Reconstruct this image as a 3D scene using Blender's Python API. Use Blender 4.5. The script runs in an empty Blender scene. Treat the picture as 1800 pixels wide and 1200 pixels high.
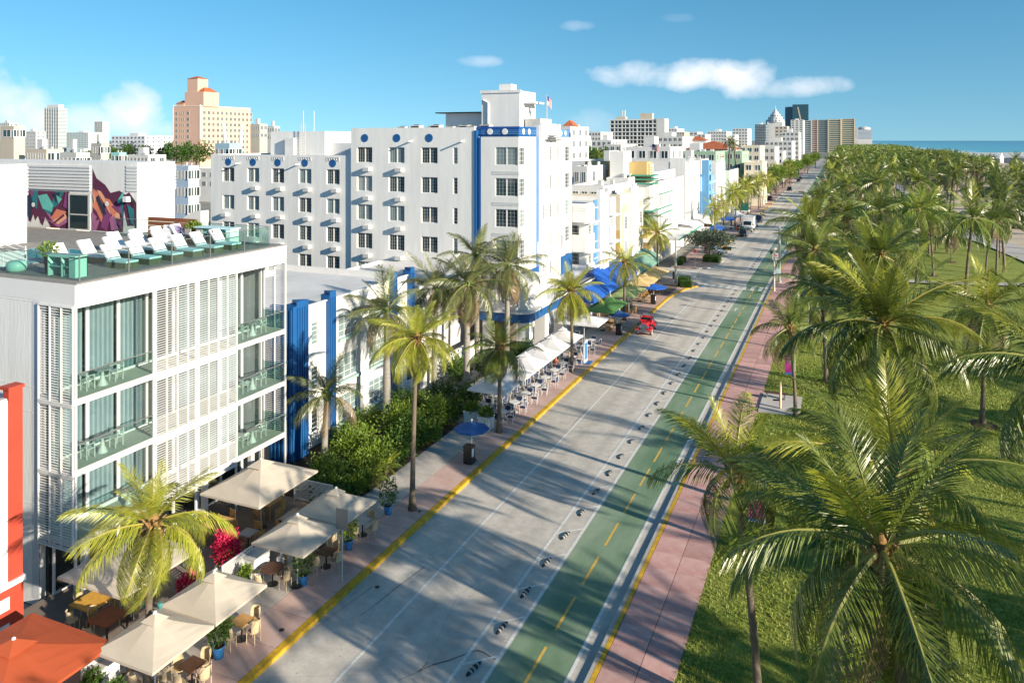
import bpy, math, random
from mathutils import Vector, Matrix, Euler
R = math.radians
sc = bpy.context.scene
col = sc.collection
rnd = random.Random(7)

# ------------------------------------------------------------------ camera
CAM_H = 20.0
YAW = math.atan(578 / 1350)
cam_d = bpy.data.cameras.new('camera'); cam = bpy.data.objects.new('camera', cam_d); col.objects.link(cam)
cam.location = (0, 0, CAM_H); cam.rotation_euler = (R(90), 0, YAW)
cam_d.lens = 27.0; cam_d.sensor_width = 36; cam_d.shift_y = -353 / 1800
cam_d.clip_start = .5; cam_d.clip_end = 80000
sc.camera = cam
# the same survey numbers turn a sighting of the street into metres (camera 20 m up, road along +Y)
_s, _c, _f, _h = math.sin(YAW), math.cos(YAW), 1350.0, 247.0
def ray(px, py):
    u = (px - 900) / _f
    return (-_s + _c * u, _c + _s * u, -(py - _h) / _f)
def gnd(px, py, z=0):
    r = ray(px, py); t = (CAM_H - z) / -r[2]; return (r[0] * t, r[1] * t)
def on_x(px, py, X):
    r = ray(px, py); t = X / r[0]; return (r[1] * t, CAM_H + r[2] * t)
def on_y(px, py, Y):
    r = ray(px, py); t = Y / r[1]; return (r[0] * t, CAM_H + r[2] * t)
def at(px, py, d):
    r = ray(px, py); return (r[0] * d, r[1] * d, CAM_H + r[2] * d)

# ------------------------------------------------------------------ sun, sky, exposure
SUN_EL, SUN_SIDE = 18.5, 16.0        # the light travels towards -X and a little +Y
sd = bpy.data.lights.new('sun', 'SUN'); sun = bpy.data.objects.new('sun', sd); col.objects.link(sun)
sd.energy = 5.0; sd.angle = R(.55); sd.color = (1, .875, .69)
ld = Vector((-math.cos(R(SUN_SIDE)) * math.cos(R(SUN_EL)), math.sin(R(SUN_SIDE)) * math.cos(R(SUN_EL)), -math.sin(R(SUN_EL))))
sun.rotation_euler = ld.to_track_quat('-Z', 'Y').to_euler(); sun.location = (60, -20, 60)
sc.view_settings.view_transform = 'Standard'; sc.view_settings.look = 'None'
sc.view_settings.gamma = 1; sc.view_settings.use_curve_mapping = False
sc.view_settings.exposure = .93

w = bpy.data.worlds.new('World'); sc.world = w; w.use_nodes = True
nt = w.node_tree; N = nt.nodes; Lk = nt.links; N.clear()
def mth(op, a, b=None, c=None, clamp=False):
    n = N.new('ShaderNodeMath'); n.operation = op; n.use_clamp = clamp
    for i, x in enumerate((a, b, c)):
        if x is None: continue
        if isinstance(x, (int, float)): n.inputs[i].default_value = x
        else: Lk.new(x, n.inputs[i])
    return n.outputs[0]
sky = N.new('ShaderNodeTexSky'); sky.sky_type = 'NISHITA'; sky.sun_disc = False
sky.sun_elevation = R(SUN_EL); sky.sun_rotation = R(90 + SUN_SIDE)
sky.air_density = 1.0; sky.dust_density = .15; sky.ozone_density = 2.5; sky.altitude = 20
hsv = N.new('ShaderNodeHueSaturation'); hsv.inputs['Saturation'].default_value = 1.3; hsv.inputs['Hue'].default_value = .487
hsv.inputs['Value'].default_value = 1.0
Lk.new(sky.outputs[0], hsv.inputs['Color'])
# the clear sea air of the photograph: the pale band at the horizon is bluer than the model's dusty one
tcs = N.new('ShaderNodeTexCoord'); vm = N.new('ShaderNodeVectorMath'); vm.operation = 'MULTIPLY_ADD'; vm.inputs[1].default_value = (1, 1, .8); vm.inputs[2].default_value = (0, 0, .125)
Lk.new(tcs.outputs['Generated'], vm.inputs[0]); Lk.new(vm.outputs[0], sky.inputs[0])
tcw = N.new('ShaderNodeTexCoord'); sep = N.new('ShaderNodeSeparateXYZ'); Lk.new(tcw.outputs['Generated'], sep.inputs[0])
az = mth('ARCTAN2', sep.outputs[0], sep.outputs[1]); el = mth('ARCSINE', sep.outputs[2])
cmb = N.new('ShaderNodeCombineXYZ'); Lk.new(az, cmb.inputs[0]); Lk.new(mth('MULTIPLY', el, 1.15), cmb.inputs[1])
ns = N.new('ShaderNodeTexNoise'); ns.inputs['Scale'].default_value = 17; ns.inputs['Detail'].default_value = 9
ns.inputs['Roughness'].default_value = .55; ns.inputs['Distortion'].default_value = .25; Lk.new(cmb.outputs[0], ns.inputs['Vector'])
nz = mth('MULTIPLY', mth('SUBTRACT', ns.outputs[0], .5), 3.0)
def sph(px, py):
    r = ray(px, py); return math.atan2(r[0], r[1]), math.atan2(r[2], math.hypot(r[0], r[1]))
clouds = []
for px, py, wx, wy, k in ((1130, 132, 92, 24, .7), (1215, 132, 62, 30, 1), (1300, 138, 80, 36, 1), (1400, 152, 85, 20, .75),
        (14, 184, 58, 60, 1), (40, 217, 78, 42, .9), (232, 200, 50, 46, .95), (150, 218, 50, 36, .8), (272, 228, 50, 18, .4),
        (842, 108, 42, 12, .45), (1015, 45, 34, 11, .3), (1040, 216, 46, 26, .22), (1190, 32, 30, 10, .12), (720, 235, 90, 12, .16), (90, 236, 110, 18, .6)):
    a0, e0 = sph(px, py); clouds.append((a0, e0, wx / 1350, wy / 1350, k))
cr = random.Random(3)
for i in range(9):      # the same fair-weather cumulus goes on round the rest of the sky
    clouds.append((cr.uniform(.9, 5.2), cr.uniform(.03, .13), cr.uniform(.05, .14), cr.uniform(.015, .04), cr.uniform(.5, 1)))
mask = None
for a0, e0, wx, wy, k in clouds:
    if a0 > math.pi: a0 -= 2 * math.pi
    dx = mth('MULTIPLY', mth('SUBTRACT', az, a0), 1 / wx); dy = mth('MULTIPLY', mth('SUBTRACT', el, e0), 1 / wy)
    d2 = mth('ADD', mth('MULTIPLY', dx, dx), mth('MULTIPLY', dy, dy))
    m = mth('MULTIPLY', mth('MULTIPLY', mth('ADD', mth('SUBTRACT', 1.0, d2), nz), .8, clamp=True), k)
    mask = m if mask is None else mth('MAXIMUM', mask, m)
mx = N.new('ShaderNodeMix'); mx.data_type = 'RGBA'; Lk.new(mask, mx.inputs[0]); Lk.new(hsv.outputs[0], mx.inputs[6])
mx.inputs[7].default_value = (6.6, 6.9, 7.3, 1)
bg = N.new('ShaderNodeBackground'); bg.inputs[1].default_value = .083; Lk.new(mx.outputs[2], bg.inputs[0])
wo = N.new('ShaderNodeOutputWorld'); Lk.new(bg.outputs[0], wo.inputs[0])

# ------------------------------------------------------------------ materials
MATS = {}
def mat(name, c, rough=.7, var=.0, scale=3.0, c2=None, bump=0.0, bscale=None, metal=0, spec=.4, rand=0.0, coat=0, trans=0.0, streak=False, coord='Object', emit=None):
    if name in MATS: return MATS[name]
    m = bpy.data.materials.new(name); m.use_nodes = True
    t = m.node_tree; n = t.nodes; b = n['Principled BSDF']; l = t.links
    b.inputs['Roughness'].default_value = rough; b.inputs['Metallic'].default_value = metal
    b.inputs['Specular IOR Level'].default_value = spec; b.inputs['Coat Weight'].default_value = coat
    c4 = (*c, 1)
    out = None
    if var or c2 is not None or bump or rand:
        tc = n.new('ShaderNodeTexCoord'); vec = tc.outputs[coord]
        if streak:
            mp = n.new('ShaderNodeMapping'); mp.inputs['Scale'].default_value = streak if isinstance(streak, tuple) else (1, 1, .15); l.new(vec, mp.inputs[0]); vec = mp.outputs[0]
    if var or c2 is not None:
        nz = n.new('ShaderNodeTexNoise'); nz.inputs['Scale'].default_value = scale; nz.inputs['Detail'].default_value = 6; nz.inputs['Roughness'].default_value = .65
        l.new(vec, nz.inputs['Vector'])
        rp = n.new('ShaderNodeValToRGB'); rp.color_ramp.elements[0].position = .32; rp.color_ramp.elements[1].position = .68
        if c2 is None: lo = [x * (1 - var) for x in c]; hi = [min(1, x * (1 + var * .6)) for x in c]
        else: lo, hi = c, c2
        rp.color_ramp.elements[0].color = (*lo, 1); rp.color_ramp.elements[1].color = (*hi, 1)
        l.new(nz.outputs[0], rp.inputs[0]); out = rp.outputs[0]
    if rand:
        oi = n.new('ShaderNodeObjectInfo'); hs = n.new('ShaderNodeHueSaturation')
        mr = n.new('ShaderNodeMapRange'); mr.inputs[3].default_value = 1 - rand; mr.inputs[4].default_value = 1 + rand
        l.new(oi.outputs['Random'], mr.inputs[0]); l.new(mr.outputs[0], hs.inputs['Value'])
        if out: l.new(out, hs.inputs['Color'])
        else: hs.inputs['Color'].default_value = c4
        out = hs.outputs[0]
    if out: l.new(out, b.inputs['Base Color'])
    else: b.inputs['Base Color'].default_value = c4
    if bump:
        nb = n.new('ShaderNodeTexNoise'); nb.inputs['Scale'].default_value = bscale or scale * 4; nb.inputs['Detail'].default_value = 4
        l.new(vec, nb.inputs['Vector']); bp = n.new('ShaderNodeBump'); bp.inputs['Strength'].default_value = bump; bp.inputs['Distance'].default_value = .05
        l.new(nb.outputs[0], bp.inputs['Height']); l.new(bp.outputs[0], b.inputs['Normal'])
    if trans:
        tr = n.new('ShaderNodeBsdfTranslucent'); ms = n.new('ShaderNodeMixShader'); ms.inputs[0].default_value = trans
        if out: l.new(out, tr.inputs[0])
        else: tr.inputs[0].default_value = c4
        l.new(b.outputs[0], ms.inputs[1]); l.new(tr.outputs[0], ms.inputs[2]); l.new(ms.outputs[0], n['Material Output'].inputs[0])
    if emit: b.inputs['Emission Color'].default_value = (*emit, 1); b.inputs['Emission Strength'].default_value = 1
    MATS[name] = m
    return m
def glass(name, tint, refl=.12, rough=.02):
    m = bpy.data.materials.new(name); m.use_nodes = True; t = m.node_tree; n = t.nodes; l = t.links
    n.remove(n['Principled BSDF'])
    tr = n.new('ShaderNodeBsdfTransparent'); tr.inputs[0].default_value = (*tint, 1)
    gl = n.new('ShaderNodeBsdfGlossy'); gl.inputs[1].default_value = rough
    fr = n.new('ShaderNodeLayerWeight'); fr.inputs[0].default_value = .25
    pw = n.new('ShaderNodeMath'); pw.operation = 'POWER'; pw.inputs[1].default_value = 2.0; l.new(fr.outputs['Facing'], pw.inputs[0])
    ad = n.new('ShaderNodeMath'); ad.operation = 'MULTIPLY_ADD'; ad.inputs[1].default_value = .5; ad.inputs[2].default_value = refl; ad.use_clamp = True; l.new(pw.outputs[0], ad.inputs[0])
    ms = n.new('ShaderNodeMixShader'); l.new(ad.outputs[0], ms.inputs[0]); l.new(tr.outputs[0], ms.inputs[1]); l.new(gl.outputs[0], ms.inputs[2])
    l.new(ms.outputs[0], n['Material Output'].inputs[0]); MATS[name] = m; return m

white = mat('white_stucco', (.69, .69, .68), .75, .09, .9, bump=.25, bscale=9, streak=(1.5, 1.5, .14))
white2 = mat('white_paint', (.66, .66, .66), .5, .03, .6)
greyst = mat('grey_stucco', (.62, .62, .62), .8, .10, .4, bump=.25, bscale=8)
offw = mat('far_white', (.56, .56, .55), .8, .08, .12, rand=.08)
blue = mat('cobalt_paint', (.012, .09, .27), .45, .08, 1.2)
lblue = mat('pale_blue_paint', (.08, .23, .50), .5, .06, 1)
skyblue = mat('sky_blue_stucco', (.16, .38, .62), .6, .06, 1)
cream = mat('cream_stucco', (.66, .59, .46), .75, .06, .5)
peach = mat('peach_stucco', (.66, .47, .28), .75, .05, .5)
ochre = mat('ochre_stucco', (.58, .40, .17), .75, .08, .5)
green = mat('jade_trim', (.06, .27, .18), .5, .05, 1)
mint = mat('mint_stucco', (.30, .45, .32), .75, .08, .3)
pinkst = mat('pink_stucco', (.64, .41, .31), .8, .05, .1)
terra = mat('terracotta_tile', (.42, .12, .05), .8, .35, 1.5, bump=.6, bscale=8)
conc = mat('concrete', (.40, .39, .37), .85, .18, .5, bump=.2)
beige = mat('beige_concrete', (.50, .44, .36), .85, .08, .3)
roofm = mat('roof_membrane', (.60, .60, .60), .8, .16, .25)
dark = mat('dark_metal', (.02, .02, .022), .45)
steel = mat('brushed_steel', (.45, .46, .47), .35, metal=.9)
greym = mat('grey_metal', (.22, .23, .23), .5, metal=.4)
pane_d = mat('dark_pane', (.03, .055, .065), .06, spec=.6, rand=.5)
def blind_mat(name, ca, cb, freq):
    m = mat(name, ca, .12, spec=.6); n = m.node_tree.nodes; l = m.node_tree.links
    tc = n.new('ShaderNodeTexCoord'); wv = n.new('ShaderNodeTexWave'); wv.bands_direction = 'Z'; wv.inputs['Scale'].default_value = freq
    wv.inputs['Distortion'].default_value = .2
    l.new(tc.outputs['Object'], wv.inputs[0]); rp = n.new('ShaderNodeValToRGB'); rp.color_ramp.elements[0].color = (*ca, 1); rp.color_ramp.elements[1].color = (*cb, 1)
    l.new(wv.outputs[0], rp.inputs[0]); l.new(rp.outputs[0], n['Principled BSDF'].inputs['Base Color']); return m
pane_b = blind_mat('shuttered_pane', (.09, .15, .16), (.27, .35, .36), 2.4)
pane_c = mat('curtained_pane', (.34, .37, .37), .15, spec=.6, rand=.3)
glass_r = glass('railing_glass', (.85, .935, .915), .07)
glass_w = glass('window_glass', (.86, .91, .92), .09)
water_p = mat('pool_water', (.10, .42, .50), .05, spec=.6)
canvas = mat('taupe_canvas', (.55, .49, .41), .85, .08, .8, trans=.18)
canvas_w = mat('white_canvas', (.74, .74, .75), .85, .05, .8, trans=.2)
canvas_o = mat('orange_canvas', (.44, .085, .03), .85, .08, .8, trans=.15)
canvas_b = mat('blue_canvas', (.01, .10, .46), .8, .06, .8, trans=.1)
canvas_db = mat('navy_canvas', (.025, .10, .30), .8, .06, .8, trans=.1)
canvas_g = mat('green_canvas', (.07, .19, .055), .85, .08, .8, trans=.15)
canvas_lg = mat('lime_canvas', (.30, .38, .15), .85, .08, .8, trans=.15)
canvas_y = mat('yellow_canvas', (.60, .45, .20), .85, .08, .8, trans=.15)
canvas_t = mat('teal_canvas', (.15, .30, .25), .85, .08, .8, trans=.1)
rattan = mat('rattan', (.50, .39, .24), .8, .3, 30, rand=.1)
pine = mat('light_wood', (.50, .28, .09), .55, .25, 6, rand=.12)
darkwood = mat('dark_wood', (.09, .04, .022), .5, .3, 6)
redwood = mat('red_wood', (.22, .065, .025), .5, .25, 6)
ablue = mat('glazed_blue', (.03, .20, .48), .25, .15, 6, spec=.6)
awhite = mat('glazed_white', (.62, .66, .68), .4)
soil = mat('soil', (.05, .035, .025), .95, .4, 20)
red = mat('coral_red_paint', (.42, .055, .03), .55, .1, 2)
yellowp = mat('yellow_kerb_paint', (.55, .33, .02), .6, .35, 3, bump=.15)
markw = mat('white_road_paint', (.66, .66, .64), .6, .22, 7)
marky = mat('yellow_road_paint', (.62, .40, .08), .6, .22, 7)
trunkm = mat('palm_bark', (.17, .135, .10), .9, .35, 7, bump=.8, bscale=16, streak=(1, 1, 3.2))
trunkg = mat('smooth_grey_bark', (.27, .25, .22), .8, .25, 5, bump=.5, bscale=10, streak=(.4, .4, 4))
boot = mat('palm_fibre', (.30, .17, .07), .95, .5, 14, bump=.6)

# ------------------------------------------------------------------ mesh building
class MB:
    def __init__(s): s.v = []; s.f = []; s.m = []
    def poly(s, pts, mi=0):
        b = len(s.v); s.v.extend([tuple(p) for p in pts]); s.f.append(tuple(range(b, b + len(pts)))); s.m.append(mi); return s
    def box(s, x0, y0, z0, x1, y1, z1, mi=0):
        if x0 > x1: x0, x1 = x1, x0
        if y0 > y1: y0, y1 = y1, y0
        if z0 > z1: z0, z1 = z1, z0
        b = len(s.v)
        s.v.extend([(x0, y0, z0), (x1, y0, z0), (x1, y1, z0), (x0, y1, z0), (x0, y0, z1), (x1, y0, z1), (x1, y1, z1), (x0, y1, z1)])
        for q in ((3, 2, 1, 0), (4, 5, 6, 7), (0, 1, 5, 4), (1, 2, 6, 5), (2, 3, 7, 6), (3, 0, 4, 7)):
            s.f.append(tuple(b + i for i in q)); s.m.append(mi)
        return s
    def cbox(s, cx, cy, cz, sx, sy, sz, mi=0): return s.box(cx - sx / 2, cy - sy / 2, cz - sz / 2, cx + sx / 2, cy + sy / 2, cz + sz / 2, mi)
    def prism(s, pts, z0, z1, mi=0):
        n = len(pts); b = len(s.v)
        s.v.extend([(p[0], p[1], z0) for p in pts]); s.v.extend([(p[0], p[1], z1) for p in pts])
        s.f.append(tuple(b + n - 1 - i for i in range(n))); s.m.append(mi)
        s.f.append(tuple(b + n + i for i in range(n))); s.m.append(mi)
        for i in range(n):
            j = (i + 1) % n; s.f.append((b + i, b + j, b + n + j, b + n + i)); s.m.append(mi)
        return s
    def loft(s, rings, mi=0, cap=True, closed=True):
        b = len(s.v); n = len(rings[0])
        for r in rings: s.v.extend([tuple(p) for p in r])
        for k in range(len(rings) - 1):
            for i in range(n if closed else n - 1):
                j = (i + 1) % n
                s.f.append((b + k * n + i, b + k * n + j, b + (k + 1) * n + j, b + (k + 1) * n + i)); s.m.append(mi)
        if cap and closed:
            s.f.append(tuple(b + n - 1 - i for i in range(n))); s.m.append(mi)
            e = b + (len(rings) - 1) * n; s.f.append(tuple(e + i for i in range(n))); s.m.append(mi)
        return s
    def lathe(s, prof, n=12, c=(0, 0, 0), mi=0):
        return s.loft([[(c[0] + r * math.cos(2 * math.pi * i / n), c[1] + r * math.sin(2 * math.pi * i / n), c[2] + z) for i in range(n)] for r, z in prof], mi)
    def tube(s, pts, rad, n=6, mi=0):
        pts = [Vector(p) for p in pts]; rings = []
        if not isinstance(rad, (list, tuple)): rad = [rad] * len(pts)
        for k, p in enumerate(pts):
            d = (pts[min(k + 1, len(pts) - 1)] - pts[max(k - 1, 0)]).normalized()
            a = d.cross(Vector((0, 0, 1)) if abs(d.z) < .9 else Vector((1, 0, 0))).normalized(); bb = d.cross(a)
            rings.append([p + (a * math.cos(2 * math.pi * i / n) + bb * math.sin(2 * math.pi * i / n)) * rad[k] for i in range(n)])
        return s.loft(rings, mi)
    def mesh(s, name, mats, smooth=False):
        me = bpy.data.meshes.new(name); me.from_pydata(s.v, [], s.f)
        if not isinstance(mats, (list, tuple)): mats = [mats]
        for m in mats: me.materials.append(m)
        if len(mats) > 1: me.polygons.foreach_set('material_index', s.m)
        if smooth: me.polygons.foreach_set('use_smooth', [True] * len(s.f))
        me.update(); return me
    def build(s, name, mats, parent=None, loc=(0, 0, 0), rot=(0, 0, 0), smooth=False):
        return put(s.mesh(name, mats, smooth), name, parent, loc, rot)
def put(me, name, parent=None, loc=(0, 0, 0), rot=(0, 0, 0), scale=None):
    o = bpy.data.objects.new(name, me); col.objects.link(o)
    if parent: o.parent = parent
    o.location = loc; o.rotation_euler = rot
    if scale: o.scale = scale
    return o
def thing(name, label, cat, loc=(0, 0, 0), rz=0, group=None):
    o = bpy.data.objects.new(name, None); col.objects.link(o); o.empty_display_size = .2
    o.location = loc; o.rotation_euler = (0, 0, rz); return tag(o, label, cat, group)
def tag(o, label=None, cat=None, group=None, kind=None):
    if label: o['label'] = label
    if cat: o['category'] = cat
    if group: o['group'] = group
    if kind: o['kind'] = kind
    return o
def dup(root, loc, rz=0, label=None):
    r = root.copy(); col.objects.link(r); r.location = loc; r.rotation_euler = (0, 0, rz)
    if label: r['label'] = label
    for ch in root.children:
        c = ch.copy(); col.objects.link(c); c.parent = r
        for g in ch.children:
            d = g.copy(); col.objects.link(d); d.parent = c
    return r
# ------------------------------------------------------------------ ground
def struct(name, mb, m, label=None, parent=None):
    o = mb.build(name, m, parent); o['kind'] = 'structure'
    if label: o['label'] = label
    return o
asph = mat('worn_concrete_road', (.475, .44, .395), .85, c2=(.585, .545, .495), scale=.22, bump=.12, bscale=30, streak=(1, .12, 1))
def road_detail(m):
    n = m.node_tree.nodes; l = m.node_tree.links; b = n['Principled BSDF']; src = b.inputs['Base Color'].links[0].from_socket
    tc = n.new('ShaderNodeTexCoord')
    nz = n.new('ShaderNodeTexNoise'); nz.inputs['Scale'].default_value = 1.3; nz.inputs['Detail'].default_value = 10; nz.inputs['Roughness'].default_value = .75; l.new(tc.outputs['Object'], nz.inputs[0])
    rp = n.new('ShaderNodeValToRGB'); rp.color_ramp.elements[0].position = .30; rp.color_ramp.elements[0].color = (.72, .72, .73, 1); rp.color_ramp.elements[1].position = .62; rp.color_ramp.elements[1].color = (1.04, 1.04, 1.03, 1)
    l.new(nz.outputs[0], rp.inputs[0])
    vo = n.new('ShaderNodeTexVoronoi'); vo.inputs['Scale'].default_value = 1.6; vo.inputs['Randomness'].default_value = 1; l.new(tc.outputs['Object'], vo.inputs[0])
    r2 = n.new('ShaderNodeValToRGB'); r2.color_ramp.elements[0].position = .03; r2.color_ramp.elements[0].color = (.45, .45, .46, 1); r2.color_ramp.elements[1].position = .075; r2.color_ramp.elements[1].color = (1, 1, 1, 1); l.new(vo.outputs[0], r2.inputs[0])
    # thin cracks between slabs of old pavement
    vc = n.new('ShaderNodeTexVoronoi'); vc.feature = 'DISTANCE_TO_EDGE'; vc.inputs['Scale'].default_value = .11; l.new(tc.outputs['Object'], vc.inputs[0])
    nw = n.new('ShaderNodeTexNoise'); nw.inputs['Scale'].default_value = .5; nw.inputs['Detail'].default_value = 6; l.new(tc.outputs['Object'], nw.inputs[0])
    mxv = n.new('ShaderNodeMix'); mxv.data_type = 'RGBA'; mxv.inputs[0].default_value = .18; l.new(tc.outputs['Object'], mxv.inputs[6]); l.new(nw.outputs[1], mxv.inputs[7])
    r3 = n.new('ShaderNodeValToRGB'); r3.color_ramp.elements[0].position = .0015; r3.color_ramp.elements[0].color = (.84, .84, .83, 1); r3.color_ramp.elements[1].position = .003; r3.color_ramp.elements[1].color = (1, 1, 1, 1); l.new(vc.outputs[0], r3.inputs[0])
    # darker wheel tracks worn into the traffic lane
    sx_ = n.new('ShaderNodeSeparateXYZ'); l.new(tc.outputs['Object'], sx_.inputs[0])
    tr = n.new('ShaderNodeValToRGB'); e = tr.color_ramp.elements; e[0].position = 0; e[0].color = (1, 1, 1, 1); e[1].position = 1; e[1].color = (1, 1, 1, 1)
    for p_, v_ in ((.30, 1.0), (.345, .84), (.39, .96), (.45, .98), (.52, .84), (.57, 1.0), (.02, .86), (.07, 1.0)): q = e.new(p_); q.color = (v_, v_, v_, 1)
    mr = n.new('ShaderNodeMapRange'); mr.inputs[1].default_value = -20; mr.inputs[2].default_value = -9; l.new(sx_.outputs[0], mr.inputs[0]); l.new(mr.outputs[0], tr.inputs[0])
    cur = src
    for o in (rp.outputs[0], r2.outputs[0], r3.outputs[0], tr.outputs[0]):
        mm = n.new('ShaderNodeMix'); mm.data_type = 'RGBA'; mm.blend_type = 'MULTIPLY'; mm.inputs[0].default_value = 1; l.new(cur, mm.inputs[6]); l.new(o, mm.inputs[7]); cur = mm.outputs[2]
    l.new(cur, b.inputs['Base Color'])
road_detail(asph)
bikem = mat('green_lane_coating', (.075, .165, .085), .75, c2=(.26, .33, .235), scale=.35, bump=.1, bscale=30, streak=(1, .25, 1))
lawnm = mat('lawn_turf', (.14, .20, .025), .95, c2=(.27, .315, .06), scale=.5, bump=.3, bscale=55)
def lawn_detail(m):
    n = m.node_tree.nodes; l = m.node_tree.links; b = n['Principled BSDF']; src = b.inputs['Base Color'].links[0].from_socket
    tc = n.new('ShaderNodeTexCoord'); nz = n.new('ShaderNodeTexNoise'); nz.inputs['Scale'].default_value = 9; nz.inputs['Detail'].default_value = 8; nz.inputs['Roughness'].default_value = .8; l.new(tc.outputs['Object'], nz.inputs[0])
    rp = n.new('ShaderNodeValToRGB'); rp.color_ramp.elements[0].position = .33; rp.color_ramp.elements[0].color = (.45, .5, .4, 1); rp.color_ramp.elements[1].position = .66; rp.color_ramp.elements[1].color = (1.5, 1.35, 1.3, 1); l.new(nz.outputs[0], rp.inputs[0])
    mm = n.new('ShaderNodeMix'); mm.data_type = 'RGBA'; mm.blend_type = 'MULTIPLY'; mm.inputs[0].default_value = 1; l.new(src, mm.inputs[6]); l.new(rp.outputs[0], mm.inputs[7]); l.new(mm.outputs[2], b.inputs['Base Color'])
lawn_detail(lawnm)
sandm = mat('pale_sand', (.50, .42, .33), .95, .14, .15, bump=.4, bscale=3)
pathm = mat('path_concrete', (.44, .42, .40), .85, .12, .4)
slab_g = mat('grey_paving', (.46, .42, .385), .85, .2, 1.2, rand=.12, bump=.12, bscale=20)
slab_p = mat('rose_paving', (.45, .29, .25), .85, c2=(.53, .40, .36), scale=.9, rand=.12, bump=.12, bscale=20)
slab_r = mat('plum_paving', (.42, .20, .185), .85, c2=(.57, .39, .36), scale=.8, rand=.14, bump=.12, bscale=20)
jointm = mat('paving_joint', (.16, .12, .11), .95, .2, 3)
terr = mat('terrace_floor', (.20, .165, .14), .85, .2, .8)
cityg = mat('city_ground', (.24, .24, .22), .95, .3, .03)

G = MB().poly([(-40000, -20000, -.35), (170, -20000, -.35), (170, 60000, -.35), (-40000, 60000, -.35)])
struct('ground', G, cityg, 'grey city ground reaching to the horizon')
seam = mat('sea_water', (.012, .20, .26), .18, c2=(.004, .10, .19), scale=.004, bump=.5, bscale=.35, spec=.5)
def sea_foam(m):
    n = m.node_tree.nodes; l = m.node_tree.links; b = n['Principled BSDF']
    tc = n.new('ShaderNodeTexCoord'); sp = n.new('ShaderNodeSeparateXYZ'); l.new(tc.outputs['Object'], sp.inputs[0])
    rp = n.new('ShaderNodeValToRGB'); e = rp.color_ramp.elements
    e[0].position = 0; e[0].color = (.10, .36, .36, 1); e[1].position = 1; e[1].color = (.006, .11, .21, 1)
    x = e.new(.12); x.color = (.03, .27, .32, 1); x = e.new(.45); x.color = (.012, .19, .28, 1)
    mr = n.new('ShaderNodeMapRange'); mr.inputs[1].default_value = 168; mr.inputs[2].default_value = 1200; l.new(sp.outputs[0], mr.inputs[0]); l.new(mr.outputs[0], rp.inputs[0])
    mp = n.new('ShaderNodeMapping'); mp.inputs['Scale'].default_value = (.055, .004, 1); l.new(tc.outputs['Object'], mp.inputs[0])
    nz = n.new('ShaderNodeTexNoise'); nz.inputs['Scale'].default_value = 1; nz.inputs['Detail'].default_value = 5; l.new(mp.outputs[0], nz.inputs[0])
    m2 = n.new('ShaderNodeMapRange'); m2.inputs[1].default_value = 168; m2.inputs[2].default_value = 300; m2.inputs[3].default_value = .24; m2.inputs[4].default_value = -.1; l.new(sp.outputs[0], m2.inputs[0])
    ad = n.new('ShaderNodeMath'); ad.operation = 'ADD'; l.new(nz.outputs[0], ad.inputs[0]); l.new(m2.outputs[0], ad.inputs[1])
    r2 = n.new('ShaderNodeValToRGB'); r2.color_ramp.elements[0].position = .66; r2.color_ramp.elements[1].position = .72; l.new(ad.outputs[0], r2.inputs[0])
    mx = n.new('ShaderNodeMix'); mx.data_type = 'RGBA'; l.new(r2.outputs[0], mx.inputs[0]); l.new(rp.outputs[0], mx.inputs[6]); mx.inputs[7].default_value = (.7, .74, .74, 1); l.new(mx.outputs[2], b.inputs['Base Color'])
sea_foam(seam)
struct('sea', MB().poly([(168, -20000, -.6), (60000, -20000, -.6), (60000, 60000, -.6), (168, 60000, -.6)]), seam, 'turquoise sea beyond the beach')
struct('beach', MB().poly([(29, -60, .05), (100, -60, .05), (172, -60, -.7), (172, 2600, -.7), (100, 2600, .05), (29, 2600, .05)]), sandm, 'pale sand beach beyond the park')

YN, YF = 5.0, 900.0
struct('road', MB().box(-20.0, YN, -.4, -8.99, YF, 0), asph, 'pale worn concrete roadway with long palm shadows')
struct('bike_lane', MB().poly([(-12.05, YN, .004), (-9.42, YN, .004), (-9.42, YF, .004), (-12.05, YF, .004)]), bikem, 'green painted cycle lane beside the road')
struct('cross_street', MB().box(-160, 111.5, -.4, -20.0, 121.0, -.004), asph, 'side street meeting the road at the crossing')
def strip(name, x0, x1, segs, m, z=.008):
    b = MB()
    for y0, y1 in segs: b.poly([(x0, y0, z), (x1, y0, z), (x1, y1, z), (x0, y1, z)])
    return struct(name, b, m)
strip('lane_line', -17.25, -17.12, [(YN, 97), (101, 104), (107, 110), (113, 116), (124, 127), (130, YF)], markw)
strip('lane_line', -13.42, -13.28, [(YN, 29.4), (29.65, 111), (122, YF)], markw)
strip('lane_line', -12.23, -12.09, [(YN, 111), (122, YF)], markw)
strip('lane_line', -9.40, -9.26, [(YN, 111), (122, YF)], markw)
for k in range(60):
    y = 22.35 + k * 3.585
    if 110 < y < 122: continue
    o = MB().poly([(-10.77, y, .008), (-10.65, y, .008), (-10.65, y + 2.5, .008), (-10.77, y + 2.5, .008)]).build('lane_dash', marky); o['kind'] = 'structure'
hm = MB().poly([(-13.30, 0, .0075), (-12.16, 1.02, .0075), (-12.16, 1.16, .0075), (-13.30, .14, .0075)]).mesh('hatch_stripe', markw)
for k in range(45):
    y = 20.85 + k * 2.66
    if 109 < y < 121: continue
    o = put(hm, 'hatch_stripe', None, (0, y, 0)); o['kind'] = 'structure'
cw = MB().poly([(0, 0, .009), (2.4, 0, .009), (2.4, .5, .009), (0, .5, .009)]).mesh('crosswalk_bar', markw)
for k in range(9):
    o = put(cw, 'crosswalk_bar', None, (-22.6, 111.9 + k * 1.0, .0)); o['kind'] = 'structure'
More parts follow.
